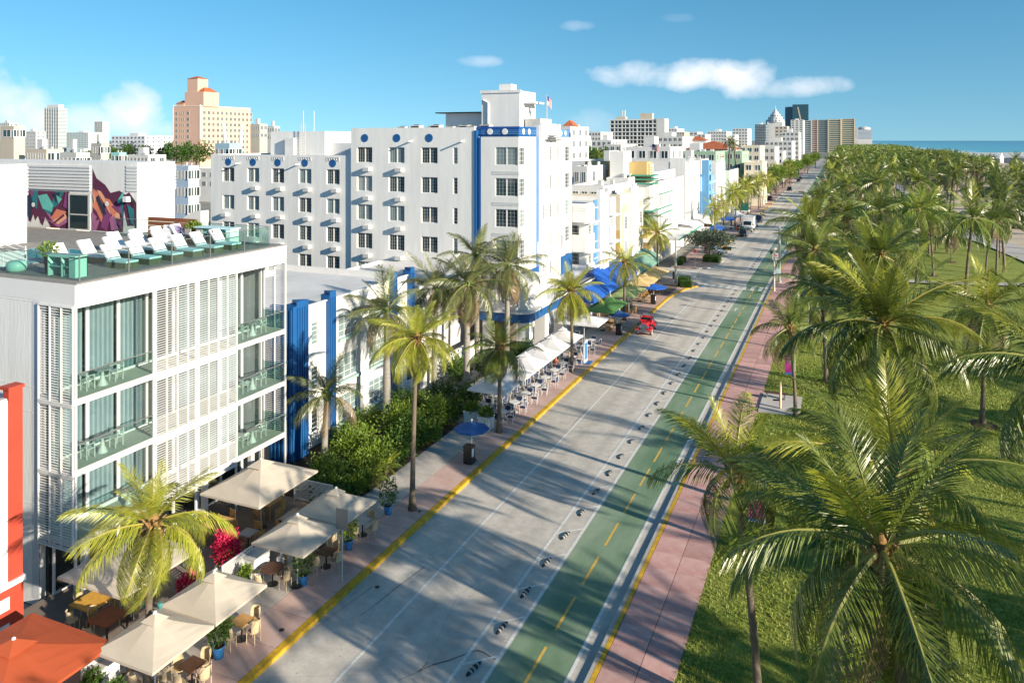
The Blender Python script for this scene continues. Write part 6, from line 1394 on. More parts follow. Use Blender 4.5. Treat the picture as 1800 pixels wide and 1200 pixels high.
NV = 'white and navy seating of the tall hotel'; wt = mat('white_table', (.62, .63, .65), .35)
nlab = ['first', 'second', 'third', 'fourth', 'fifth', 'sixth', 'seventh', 'eighth']
for i in range(8): setting(-21.95, 49.6 + i * 2.15, 'navy', 'round white table in the outer row, %s from the white planters' % nlab[i], NV, top=wt, leg=wt, r=.4, sq=0)
for i in range(7): setting(-23.85, 50.4 + i * 2.2, 'navy', 'round white table in the shaded row, %s from the white planters' % nlab[i], NV, top=wt, leg=wt, r=.4, sq=0)
for i, (x, y) in enumerate(((-21.9, 68.6), (-22.0, 70.8), (-24.0, 69.2), (-24.1, 71.8))): setting(x, y, 'navy', 'round white table near the lone white umbrella, %s from the menu board' % nlab[i], NV, top=wt, leg=wt, r=.4, sq=0)
for i, (x, y) in enumerate(((-22.3, 78.2), (-23.7, 81), (-22.3, 86.3), (-23.6, 89.4), (-22.3, 94), (-23.6, 97), (-22.2, 100), (-23.6, 103))): setting(x, y, 'wood', 'brown table under the coloured umbrellas, %s from the lone white umbrella' % nlab[i], 'seating under the coloured umbrellas')
# menu board, lattice screens, heater, signs
o = thing('menu_board', 'white framed menu board with blue footed stand at the end of the white umbrellas', 'menu board', (-21.0, 65.7, .15)); MB().box(-.55, -.5, 0, .55, .5, .08).build('base', blue, o); MB().box(-.06, -.45, .08, .06, .45, 2.0).build('panel', white2, o); MB().box(.061, -.36, .3, .066, .36, 1.8).build('sheet', ablue, o)
def lattice(x, y, L_, rz, label):
    o = thing('lattice_screen', label, 'screen', (x, y, .15), rz, 'white lattice screens of the corner cafe'); MB().box(0, -.03, 0, .06, .03, 1.25).box(L_ - .06, -.03, 0, L_, .03, 1.25).box(.06, -.03, 1.19, L_ - .06, .03, 1.25).box(.06, -.03, .1, L_ - .06, .03, .16).build('frame', white2, o)
    sm_ = MB().box(.06, -.012, 0, L_ - .06, .012, .035).mesh('slat', white2)
    for k in range(14): put(sm_, 'slat', o, (0, 0, .2 + k * .07), (R(18), 0, 0))
lattice(-24.9, 25.9, 1.9, R(90), 'white slatted screen beside the big bougainvillea'); lattice(-25.0, 24.4, 1.3, R(90), 'white slatted screen behind the low bougainvillea'); lattice(-24.6, 18.9, 1.8, R(90), 'white slatted screen between orange umbrella and cafe'); lattice(-25.2, 34.3, 2.6, R(180), 'white slatted screen against the hedge')
def wb(x, y, h, label):
    o = thing('counter', label, 'counter', (x, y, .15)); MB().box(-.35, -.5, 0, .35, .5, h).build('body', white2, o); MB().box(-.4, -.55, h, .4, .55, h + .06).build('top', greyw, o)
wb(-24.5, 19.6, 1.05, 'white host counter beside the lattice screen'); wb(-24.6, 27.7, .95, 'white low cabinet beside the round table')
o = thing('patio_heater', 'steel patio heater under the taupe umbrella', 'heater', (-23.6, 28.3, .15)); MB().lathe([(.26, 0), (.26, .75), (.1, .8), (.09, 1.5), (.2, 1.52), (.2, 1.7), (.1, 1.8)], 14).build('body', steel, o, smooth=True); MB().lathe([(.18, 1.53), (.21, 1.55), (.21, 1.66), (.18, 1.68)], 14).build('burner', dark, o)
def sign(x, y, label, w_, h_, ph, face, rz=0, z=.15, extra=None, cat='sign'):
    o = thing('street_sign', label, cat, (x, y, z), rz); MB().tube([(0, 0, 0), (0, 0, ph)], .03, 6).build('post', greyw, o); MB().box(-w_ / 2, -.045, ph - h_, w_ / 2, -.03, ph - .02).build('plate', face, o)
    if extra: extra(o, ph)
    return o
sign(-20.65, 28.8, 'blank grey backed sign on a tall post beside the yellow kerb', .62, .95, 3.3, greym, R(0))
def dne(o, ph):
    MB().lathe([(.20, 0), (.20, .01)], 16).build('red_disc', mat('sign_red', (.6, .03, .06), .5), o, (0, -.046, ph - .32), (R(90), 0, 0)); MB().box(-.13, -.062, ph - .35, .13, -.058, ph - .29).build('white_bar', white2, o)
    MB().box(-.28, -.052, ph - .75, -.06, -.046, ph - .62).box(.1, -.052, ph - .78, .25, -.046, ph - .6).build('symbol', dark, o)
sign(-9.1 + .5, 116.9, 'white square sign with red disc by the cycle lane', .95, .95, 3.6, white2, 0, extra=dne)
sign(-8.2, 112.5, 'pale blue information sign below the signal pole', .8, 1.2, 2.2, mat('pale_sign', (.45, .62, .70), .5)); sign(-18.6, 107.2, 'small white sign beside the clipped hedge', .7, .8, 1.7, white2)
sign(-20.8, 80.3, 'slim sign post behind the red car', .35, .6, 3.2, greym); sign(-21.0, 121.9, 'small red lettered sign post at the side street', .4, .5, 2.8, mat('sign_red', (.6, .03, .06), .5))
sign(-22.4, 196, 'dark green street board between the palms', 3.2, 2.0, 4.6, mat('sign_green', (.02, .13, .10), .5))
for x, y, lab in ((-21.9, 113.0 - 2.5, 'dark green litter bin at the corner'), (-21.0, 177, 'dark litter bin beside the white truck')):
    o = thing('litter_bin', lab, 'litter bin', (x, y, .15)); MB().lathe([(.28, 0), (.33, .1), (.33, .95), (.26, 1.05)], 12).build('body', mat('bin_green', (.01, .08, .05), .4), o); MB().lathe([(.34, .85), (.35, .9), (.34, .95)], 12).build('rim', dark, o)
for px, py in ((663, 1037), (737, 768 + 135), (490 + 5, 1113)): 
    x, y = gnd(px, py); o = MB().lathe([(.11, 0), (.11, .012)], 12).build('utility_cover', dark, None, (x, y, .151)); tag(o, 'small round iron cover set in the rose paving', 'cover', 'utility covers in the sidewalk')

# ------------------------------------------------------------------ plants
def leafy(name, blobs, n, size, m, parent, seed, stem=True):
    r = random.Random(seed); b = MB(); tot = sum(x[3] * x[4] * x[5] for x in blobs)
    for cx, cy, cz, ax, ay, az_ in blobs:
        for i in range(max(6, int(n * ax * ay * az_ / tot))):
            u = Vector((r.gauss(0, 1), r.gauss(0, 1), r.gauss(0, 1))).normalized() * (r.random() ** .28)
            wob = 1 + .22 * math.sin(u.x * 5 + cx) * math.sin(u.y * 6 + cy) + .12 * math.sin(u.z * 9)
            p = Vector((cx + u.x * ax * wob, cy + u.y * ay * wob, cz + u.z * az_ * wob))
            if p.z < .02: p.z = .02 + r.random() * .1
            d = (u + Vector((r.uniform(-.8, .8), r.uniform(-.8, .8), r.uniform(-.3, .9)))).normalized(); s_ = d.cross(Vector((r.gauss(0, 1), r.gauss(0, 1), r.gauss(0, 1)))).normalized(); l = size * r.uniform(.6, 1.35)
            b.poly([p, p + d * l * .5 + s_ * l * .26, p + d * l, p + d * l * .5 - s_ * l * .26])
    return b.build(name, m, parent)
hedgem = [mat('hedge_leaf_light', (.085, .16, .018), .5, c2=(.225, .305, .04), scale=2.2, trans=.3), mat('hedge_leaf_dark', (.03, .08, .012), .5, c2=(.09, .17, .025), scale=2.2, trans=.3), mat('shrub_leaf', (.04, .10, .02), .45, c2=(.12, .20, .04), scale=4, trans=.3)]
flowm = mat('magenta_bract', (.48, .012, .07), .6, c2=(.72, .04, .14), scale=6, trans=.3)
hr = random.Random(77)
def bush(x, y, rx_, ry_, h, label, mi, n, size=.17, name='hedge_shrub', group='shrubs of the sidewalk hedge', extra=None):
    o = thing(name, label, 'shrub', (x, y, .12), 0, group); bl = [(hr.uniform(-.35, .35) * rx_, hr.uniform(-.55, .55) * ry_, h * hr.uniform(.4, .68), rx_ * hr.uniform(.55, .8), ry_ * hr.uniform(.45, .7), h * hr.uniform(.3, .42)) for _ in range(6)] + [(0, 0, h * .35, rx_ * .9, ry_ * .9, h * .36)]
    leafy('foliage', bl, n, size, hedgem[mi], o, int(x * 31 + y * 7))
    st_ = MB()
    for k in range(5): a = k * 1.3; st_.tube([(.15 * math.cos(a), .15 * math.sin(a), -.1), (.4 * rx_ * math.cos(a), .4 * ry_ * math.sin(a), h * .6)], [.035, .012], 5)
    st_.build('stem', trunkm, o)
    return o
bush(-26.3, 35.6, 1.5, 1.6, 1.6, 'low dark hedge shrub behind the taupe umbrellas', 1, 2600); bush(-25.9, 38.6, 1.3, 1.9, 1.9, 'dense light green hedge shrub before the short royal palm', 0, 3400); bush(-27.6, 40.4, 1.4, 1.8, 2.2, 'tall light green hedge shrub against the low building', 0, 3400)
bush(-25.6, 42.4, 1.2, 1.9, 2.0, 'broad leaved dark hedge shrub beside the navy umbrella', 1, 2600, .22); bush(-26.9, 44.0, 1.6, 1.9, 2.5, 'tallest yellow green hedge shrub beside the tall royal palm', 0, 3800); bush(-25.9, 46.7, 1.2, 1.6, 2.2, 'rounded green hedge shrub at the end of the bed', 0, 3000); bush(-28.6, 47.3, 1.4, 1.5, 2.2, 'dark hedge shrub by the white garden gate', 1, 2200)
for i, (x, y, h, lab) in enumerate(((-27.2, 50.8, 1.9, 'palm like garden shrub behind the white planters'), (-29.0, 56.5, 2.3, 'dark garden shrub beneath the royal palms'), (-27.0, 58.5, 2.4, 'garden shrub beneath the brown fronded palms'), (-25.2, 50.6, 2.2, 'leafy shrub with orange tips behind the first white umbrella'), (-26.0, 63.0, 2.0, 'garden shrub before the porch of the tall hotel'))): bush(x, y, 1.2, 1.4, h, lab, 2 if i % 2 else 1, 1700, .2, 'garden_shrub', 'shrubs under the royal palms')
for i, (x, y, rx_, ry_, h, mi) in enumerate(((-25.1, 36.6, .7, 1.2, 1.2, 0), (-25.2, 40.6, .8, 1.2, 1.5, 1), (-24.9, 44.6, .7, 1.2, 1.4, 0), (-27.6, 36.8, 1.0, 1.3, 1.8, 0), (-29.5, 41.5, 1.2, 1.5, 1.7, 1), (-29.6, 44.5, 1.2, 1.4, 1.9, 0), (-25.0, 34.9, .6, .7, 1.0, 1), (-27.4, 47.6, 1.0, 1.0, 2.3, 0), (-25.2, 47.9, .7, .7, 1.5, 1))):
    bush(x, y, rx_, ry_, h, 'low leafy shrub along the edges of the sidewalk hedge', mi, 1500, .16, 'edge_shrub', 'low edge shrubs of the sidewalk hedge')
def rosette(x, y, label, L_=1.2, nf=14):
    o = thing('young_palm', label, 'palm', (x, y, .12), 0, 'young palms in the hedge')
    for i in range(nf):
        t = i / nf; put(FR[1 + i % 3, i % 2, 'g' if i % 3 else 'y'], 'frond', o, (0, 0, .3 + .2 * (1 - t)), (R(rnd.uniform(-20, 20)), R(-(75 - 80 * t)), i * 2.4), (L_, L_, L_))
    MB().tube([(0, 0, -.1), (0, 0, .5)], [.09, .06], 6).build('trunk', trunkm, o)
rosette(-24.9, 37.6, 'young palm sprouting from the hedge front near the blue pot'); rosette(-25.0, 39.4, 'young palm sprouting from the hedge front near the slim palm trunk', 1.0); rosette(-26.2, 49.8, 'young palm beside the white planters', 1.3)
def pot(x, y, label, m, h=1.1, mi=2, r=.22, n=520, flower=False, ph=.45):
    o = thing('potted_plant', label, 'potted plant', (x, y, .15), 0, 'potted plants of the corner cafe'); MB().lathe([(r * .75, 0), (r, ph * .85), (r * 1.08, ph), (r * .9, ph), (r * .86, ph * .9)], 16).build('pot', m, o, smooth=True); MB().lathe([(r * .86, ph * .9), (.01, ph * .92)], 12).build('soil', soil, o)
    leafy('foliage', [(0, 0, ph + h * .45, h * .34, h * .34, h * .42), (.1, .08, ph + h * .7, h * .25, h * .25, h * .25), (-.12, 0, ph + h * .25, h * .28, h * .25, h * .2)], n, .14, flowm if flower else hedgem[mi], o, int(x * 17 + y * 5))
    MB().tube([(0, 0, ph * .85), (.02, .02, ph + h * .7)], [.025, .01], 5).build('stem', trunkm, o)
pot(-22.15, 34.95, 'tall leafy plant in a blue pot by the hedge end', ablue, 1.5); pot(-22.0, 31.2, 'light green plant in a blue pot behind the sign post', ablue, 1.2, 0); pot(-22.1, 27.9, 'narrow dark plant in a blue pot by the heater', ablue, 1.3); pot(-22.0, 22.7, 'bushy plant in a blue pot at the umbrella corner', ablue, 1.35, 2, .24, 800); pot(-24.3, 26.6, 'low green plant in a white pot under the bougainvillea', awhite, .6, 0, .3); pot(-24.6, 26.0, 'empty looking white jar beside the bougainvillea', awhite, .35, 1, .26)
pot(-24.1, 18.9, 'trailing dark plant in a white jar by the host counter', awhite, .9, 1, .25); pot(-23.1, 19.0, 'leafy pot below the wide dark table', ablue, .8, 2)
def boug(x, y, rx_, ry_, h, label, n):
    o = thing('bougainvillea', label, 'flowering shrub', (x, y, .15), 0, 'bougainvilleas of the corner cafe'); MB().box(-.3, -ry_ * .6, 0, .3, ry_ * .6, .5).build('trough', awhite, o)
    leafy('foliage', [(0, 0, h * .45, rx_ * .7, ry_ * .8, h * .3)], int(n * .4), .13, hedgem[1], o, int(x * 7)); leafy('blossom', [(0, 0, h * .7, rx_, ry_, h * .38), (rx_ * .3, ry_ * .4, h * .62, rx_ * .7, ry_ * .6, h * .38), (0, -ry_ * .4, h * .75, rx_ * .7, ry_ * .5, h * .36)], n, .13, flowm, o, int(x * 9)); MB().tube([(0, 0, .4), (0, 0, h * .6)], .04, 5).build('stem', trunkm, o)
boug(-25.9, 27.2, .55, .65, 1.8, 'large magenta bougainvillea bush between the umbrellas', 2200); boug(-25.9, 24.9, .32, .5, 1.1, 'low magenta bougainvillea over the slatted screen', 800)
for i, (x, y, lab) in enumerate(((-23.9, 48.6, 'white square planter with yellow green grasses at the terrace corner'), (-22.5, 48.0, 'white square planter with dry grasses by the dark street palm'))):
    o = thing('square_planter', lab, 'planter', (x, y, .15), 0, 'white planters at the hotel terrace'); MB().box(-.42, -.42, 0, .42, .42, .85).box(-.46, -.46, .80, .46, .46, .9).build('box', white2, o); leafy('foliage', [(0, 0, 1.05, .45, .45, .35)], 500, .2, hedgem[0], o, i)
o = thing('garden_gate', 'white timber gate beside the low building', 'gate', (-30.4, 49.9, .1)); 
for k in range(6): MB().box(.0, k * .28, 0, .06, k * .28 + .27, 1.6).build('board', white2, o)
leafy('foliage', [(0, 0, 1.05, .4, .4, .3)], 260, .16, hedgem[0], PLT, 5)
o = thing('planter', 'dark planter with a yellow green shrub by the timber screen', 'planter', (-35.2, 34.4, DZ)); MB().box(-.4, -.3, 0, .4, .3, .7).build('pot', dark, o); leafy('foliage', [(0, 0, .95, .5, .35, .32)], 350, .16, hedgem[0], o, 6)
# clipped hedges and the round tree at the crossing
def clipped(x, y, sx_, sy_, h, label):
    o = thing('clipped_hedge', label, 'hedge', (x, y, .12), 0, 'clipped hedges at the crossing'); MB().box(-sx_ * .46, -sy_ * .46, 0, sx_ * .46, sy_ * .46, h * .95).build('core', hedgem[1], o); b = MB(); r = random.Random(int(x * 5 + y))
    for i in range(int(700 * sx_)):
        f = r.randrange(3); u, v = r.uniform(-.5, .5), r.uniform(-.5, .5)
        p = Vector((u * sx_, v * sy_, h)) if f == 0 else (Vector((u * sx_, -sy_ / 2, (v + .5) * h)) if f == 1 else Vector((sx_ / 2, u * sy_, (v + .5) * h)))
        d = Vector((r.gauss(0, 1), r.gauss(0, 1), r.gauss(0, 1))).normalized() * .12; s_ = d.cross(Vector((r.gauss(0, 1), r.gauss(0, 1), 1))).normalized() * .04; b.poly([p - d * .5, p + s_, p + d * .5, p - s_])
    b.build('foliage', hedgem[1], o)
clipped(-19.8, 106.2, 1.5, 1.6, 1.2, 'clipped square hedge on the kerb bulge before the crossing'); clipped(-19.3, 105.0, 1.5, .8, .9, 'lower clipped hedge in front of the square one'); clipped(-19.6, 129.5, 2.6, 3.2, .9, 'clipped hedge round the foot of the grey tree'); clipped(-23.8, 125, 1.0, 4, .9, 'clipped hedge in the white trough of the corner hotel')
o = thing('round_tree', 'low round grey green tree in a clipped hedge beyond the crossing', 'tree', (-20.0, 130.3, .12)); b = MB().tube([(0, 0, -.1), (.05, 0, 1.6), (.1, .1, 2.4)], [.24, .18, .14], 8)
for k in range(7): a = k * .9; b.tube([(.1, .1, 2.0), (1.3 * math.cos(a), 1.6 * math.sin(a), 3.1), (2.6 * math.cos(a), 3.0 * math.sin(a), 3.6)], [.11, .07, .03], 5)
b.build('trunk', trunkm, o)
leafy('crown', [(2.4 * math.cos(k * .9), 2.9 * math.sin(k * .9), 3.5, 1.7, 1.9, .9) for k in range(7)] + [(0, 0, 4.2, 2.4, 2.6, .9)], 5200, .30, mat('sage_leaf', (.035, .060, .035), .4, c2=(.13, .17, .11), scale=3), o, 8)
for i, h in enumerate([7 + (q * 7 % 4) for q in range(18)]):
    x, y = (-22.5, -21, -23.5)[i % 3] + (4 if i > 8 else 0) * (i % 2), 262 + i * 26
    o = thing('broadleaf_tree', 'yellow green broadleaf tree far along the hotel kerb', 'tree', (x, y, .1), 0, 'broadleaf trees far along the kerb'); MB().tube([(0, 0, -.1), (0, 0, h * .6)], [.3, .15], 6).build('trunk', trunkm, o); leafy('crown', [(hr.uniform(-2, 2), hr.uniform(-2.5, 2.5), h * hr.uniform(.6, .95), 2.2, 2.4, 1.6) for _ in range(7)], 1700, .55, hedgem[0], o, 40 + i)
for i in range(10):      # sea grape thickets under the park palms
    x, y = ((12, 168), (17, 182), (6, 160), (9, 205), (14, 226), (36, 205), (3, 190), (20, 250), (44, 240), (7, 240))[i]
    o = thing('sea_grape', 'dark sea grape thicket under the park palms', 'shrub', (x, y, .1), 0, 'sea grape thickets in the park'); leafy('foliage', [(hr.uniform(-3, 3), hr.uniform(-3, 3), hr.uniform(1, 3), 2.6, 2.6, 1.6) for _ in range(6)], 1800, .5, hedgem[1], o, 70 + i); MB().tube([(0, 0, -.2), (0, 0, 2)], [.2, .1], 6).build('trunk', trunkm, o)
# trees on the town skyline behind the hotel wing and the apartments
for i, (px, py, d) in enumerate(((570, 246, 420), (590, 243, 420), (605, 246, 415), (200, 262, 420), (225, 258, 430), (255, 262, 420), (285, 262, 425), (1050, 262, 260), (1030, 268, 240), (1240, 255, 380), (320, 262, 300), (345, 258, 310), (180, 260, 330), (300, 255, 560), (515, 247, 520), (430, 250, 480))):
    x, y, z = at(px, py, d); o = thing('town_tree', 'dark green tree rising between the town roofs', 'tree', (x, y, 0), 0, 'trees between the town roofs'); MB().tube([(0, 0, -.3), (0, 0, z)], [.4, .2], 6).build('trunk', trunkm, o); leafy('crown', [(hr.uniform(-3.5, 3.5), hr.uniform(-3, 3), z * hr.uniform(.75, 1.0), 3.2, 3, 2.4) for _ in range(7)], 1300, .9, hedgem[1], o, 90 + i)
for i, (px, py, d, h) in enumerate(((1280, 250, 235, 15), (1298, 255, 238, 14), (1062, 275, 190, 13), (1105, 272, 185, 14), (1020, 355, 112, 10))):
    x, y, z = at(px, py, d); far_palm(x, y, max(6, z), 2.6, 'lone palm standing tall between the town roofs', 'palms between the town roofs', 990 + i)

# ------------------------------------------------------------------ lamps, signals, shower
def lamp(x, y, label, bm, b2, zb=.15, h=3.75):
    o = thing('banner_lamp', label, 'street lamp', (x, y, zb), 0, 'banner lamps along the park pavement'); MB().lathe([(.14, 0), (.14, .25), (.06, .35), (.05, h - .4)], 10).build('post', mat('lamp_white', (.62, .66, .66), .4), o)
    MB().lathe([(.05, h - .4), (.22, h - .32), (.24, h - .1), (.10, h + .02), (.03, h + .1)], 12).build('lantern', mat('lamp_glass', (.55, .60, .62), .2, spec=.6), o); MB().tube([(0, 0, h - .62), (-.75, 0, h - .62)], .018, 5).tube([(0, 0, h - 2.15), (-.75, 0, h - 2.15)], .018, 5).build('banner_arm', greyw, o)
    bn = MB().box(-.72, -.008, h - 2.13, -.08, .008, h - .65).build('banner', bm, o); MB().box(-.72, -.012, h - 2.13, -.08, .012, h - 1.98).build('banner_hem', b2, bn)
    MB().box(-.60, -.014, h - .90, -.22, -.010, h - .84).box(-.54, -.014, h - 1.2, -.46, -.010, h - 1.02).box(-.36, -.014, h - 1.2, -.28, -.010, h - 1.02).box(-.58, -.014, h - 1.16, -.24, -.010, h - 1.12).build('print', white2, bn)
mg_ = mat('magenta_banner', (.50, .03, .28), .7); pk = mat('hem_blue', (.05, .2, .55), .7)
lamp(-3.35, 38.4, 'white lamp post with magenta banner at the broad palm', mg_, pk); lamp(-3.3, 63.6, 'white lamp post with magenta banner behind the shower slab', mg_, pk); lamp(-3.2, 90.0, 'white lamp post with turquoise banner near the crossing', mat('aqua_banner', (.03, .38, .52), .7), pk, h=5.0); lamp(-3.3, 13.0, 'white lamp post with magenta banner at the near lawn end', mg_, pk)
def signal(x, y, h, arm, label, za, poles=()):
    o = thing('traffic_signal', label, 'traffic signal', (x, y, .1)); gm = mat('signal_grey', (.30, .34, .34), .5, metal=.3)
    MB().lathe([(.28, 0), (.28, .3), (.17, .4), (.14, h)], 10).build('pole', gm, o); MB().tube([(0, 0, za), (arm, 0, za + .35)], [.10, .06], 7).build('mast_arm', gm, o)
    for t in poles:
        hd = MB().box(arm * t - .55, -.22, za + .35 * t - .28, arm * t + .55, .12, za + .35 * t + .16).build('signal_head', dark, o)
        for q, cc in ((-.36, (.25, .02, .02)), (0, (.25, .16, .02)), (.36, (.02, .2, .06))): MB().lathe([(.12, 0), (.12, .03)], 10).build('lens', mat('lens%d' % int(q * 100), cc, .3), hd, (arm * t + q, -.22, za + .35 * t - .06), (R(90), 0, 0))
signal(-21.2, 107.6, 6.3, 8.2, 'grey signal mast with arm on the hotel side of the crossing', 5.0, (.55, .85)); signal(-7.9, 113.6, 7.9, -9.8, 'grey signal mast with long arm on the park side of the crossing', 7.3, (.55, 1.0))
o = thing('street_light', 'grey street light post with camera cluster beside the park signal mast', 'street light', (-8.1, 107, .1)); MB().lathe([(.16, 0), (.12, .4), (.09, 5.6)], 8).build('pole', greyw, o); MB().lathe([(.1, 5.3), (.34, 5.5), (.3, 5.85), (.1, 6.0)], 10).build('camera_housing', white2, o); MB().box(-.5, -.12, 4.9, -.2, .12, 5.2).build('bracket', dark, o)
sb = MB().box(-5.58, 58.9, .05, -2.75, 63.3, .22).build('concrete_pad', pathm); tag(sb, 'pale concrete pad in the lawn beside the plum pavement', 'pad')
o = thing('beach_shower', 'tall tan board shaped outdoor shower on the concrete pad', 'shower', (-4.1, 60.0, .22), R(75)); MB().loft([[(-.10, -.04, 0), (.10, -.04, 0), (.10, .04, 0), (-.10, .04, 0)], [(-.15, -.05, .8), (.15, -.05, .8), (.15, .05, .8), (-.15, .05, .8)], [(-.13, -.05, 1.5), (.13, -.05, 1.5), (.13, .05, 1.5), (-.13, .05, 1.5)], [(-.02, -.03, 1.95), (.02, -.03, 1.95), (.02, .03, 1.95), (-.02, .03, 1.95)]]).build('board', mat('shower_tan', (.60, .48, .34), .6), o); MB().tube([(0, 0, 1.6), (0, -.5, 1.7)], .025, 5).build('shower_arm', steel, o); MB().tube([(0, .05, .6), (0, .55, .5)], .06, 6).build('foot_tap', dark, o)
o = thing('bench', 'low dark bench at the back of the concrete pad', 'bench', (-4.6, 62.2, .22)); MB().box(-.8, -.2, .38, .8, .2, .44).build('seat', darkwood, o); MB().box(-.7, -.18, 0, -.6, .18, .38).build('leg', greym, o); MB().box(.6, -.18, 0, .7, .18, .38).build('leg', greym, o)
fl0 = thing('floodlight', 'pair of small teal floodlights strapped to the slim palm trunk', 'floodlight', (-22.8, 20.3, 3.2)); MB().tube([(-.3, -.1, 0), (.3, .1, 0)], .02, 5).build('bracket', greym, fl0)
for s_ in (-1, 1): MB().lathe([(.05, -.1), (.10, .06), (.09, .12)], 10, (s_ * .3, s_ * .1, .08)).build('lamp_head', mat('teal_metal', (.06, .22, .22), .4), fl0)
mm = mat('mulch', (.09, .05, .03), .95, .4, 8)
for x, y in ((9.1, 62.3), (2.06, 75.6), (12.4, 127.2), (-1.1, 68.1), (16.5, 143)):
    o = MB().lathe([(.9, .0), (.7, .07), (.1, .11)], 14).build('mulch_ring', mm, None, (x, y, .18)); tag(o, 'ring of brown mulch round a palm foot on the lawn', 'mulch ring', 'mulch rings on the lawn')
# ------------------------------------------------------------------ vehicles
tyre = mat('tyre_rubber', (.015, .015, .016), .8); chrome = mat('chrome', (.7, .7, .7), .12, metal=1); carg = mat('car_glass', (.01, .016, .02), .05, spec=.7)
def paint(n, c): return mat(n, c, .25, coat=1, spec=.5)
def wheel(o, x, y, r, w_=.2, wm=None):
    t = MB(); t.lathe([(r * .62, -w_ / 2), (r * .95, -w_ / 2), (r, -w_ / 3), (r, w_ / 3), (r * .95, w_ / 2), (r * .62, w_ / 2)], 20)
    q = t.build('wheel', tyre, o, (x, y, r), (0, R(90), 0), smooth=False)
    MB().lathe([(r * .1, -w_ / 2 - .02), (r * .62, -w_ / 2 + .01), (r * .62, w_ / 2 - .01), (r * .1, w_ / 2 + .02)], 16).build('rim', chrome, q)
    if wm: MB().lathe([(r * .63, -w_ / 2 - .012), (r * .86, -w_ / 2 - .012), (r * .86, w_ / 2 + .012), (r * .63, w_ / 2 + .012)], 20).build('whitewall', wm, q)
# vintage red coupe, nose towards the camera (-Y)
V = thing('vintage_car', 'bright red vintage coupe with white wall tyres parked at the yellow kerb', 'car', (-18.75, 79.6, .0), R(4)); rp = paint('fire_red_paint', (.55, .012, .015))
def sec(y, w0, w1, z0, z1, k=.75): return [(-w0, y, z0), (-w1, y, z0 + (z1 - z0) * k), (-w1 * .72, y, z1), (w1 * .72, y, z1), (w1, y, z0 + (z1 - z0) * k), (w0, y, z0)]
MB().loft([sec(-1.85, .30, .28, .5, 1.08), sec(-1.2, .36, .36, .45, 1.15), sec(-.45, .55, .58, .42, 1.2), sec(.0, .68, .72, .42, 1.22), sec(1.0, .70, .74, .42, 1.22), sec(1.7, .6, .62, .45, 1.1), sec(2.15, .42, .42, .5, .85)]).build('body', rp, V, smooth=False)
MB().loft([sec(-.30, .66, .62, 1.18, 1.2), sec(-.15, .66, .60, 1.18, 1.58), sec(.2, .66, .6, 1.18, 1.68), sec(.95, .64, .58, 1.18, 1.64), sec(1.15, .6, .5, 1.18, 1.22)]).build('cabin', rp, V)
MB().box(-.48, -.28, 1.27, .48, -.225, 1.52).build('windscreen', carg, V)
for s_ in (-1, 1): MB().box(s_ * .655, -.05, 1.28, s_ * .668, .75, 1.54).build('side_window', carg, V)
MB().box(-.46, .02, 1.66, .46, .98, 1.70).build('roof_inset', mat('grey_vinyl', (.18, .18, .19), .7), V)
for s_ in (-1, 1):
    for yc, n_ in ((-1.35, 1), (1.35, 2)):
        b = MB(); rr_ = []
        for k in range(9): a = R(180 * k / 8); rr_.append([(s_ * .48, yc + .62 * math.cos(a), .42 + .46 * math.sin(a)), (s_ * .70, yc + .64 * math.cos(a), .40 + .47 * math.sin(a)), (s_ * .86, yc + .60 * math.cos(a), .34 + .44 * math.sin(a)), (s_ * .86, yc + .5 * math.cos(a), .32 + .36 * math.sin(a)), (s_ * .5, yc + .5 * math.cos(a), .32 + .36 * math.sin(a))])
        b.loft(rr_); b.build('fender', rp, V); wheel(V, s_ * .72, yc, .37, .17, white2)
    MB().box(s_ * .60, -.75, .34, s_ * .84, .78, .40).build('running_board', dark, V); MB().lathe([(.03, 0), (.14, .06), (.15, .16), (.12, .18)], 12).build('headlight', chrome, V, (s_ * .40, -1.78, .92), (R(90), 0, 0))
    MB().lathe([(.24, -.05), (.24, .05)], 14).build('spare_wheel', tyre, V, (s_ * .74, -.62, .72), (0, R(90), 0))
MB().box(-.27, -1.90, .5, .27, -1.853, 1.08).build('grille', chrome, V); MB().box(-.86, -2.12, .42, .86, -2.06, .52).box(-.86, -2.12, .58, .86, -2.07, .63).build('bumper', chrome, V)
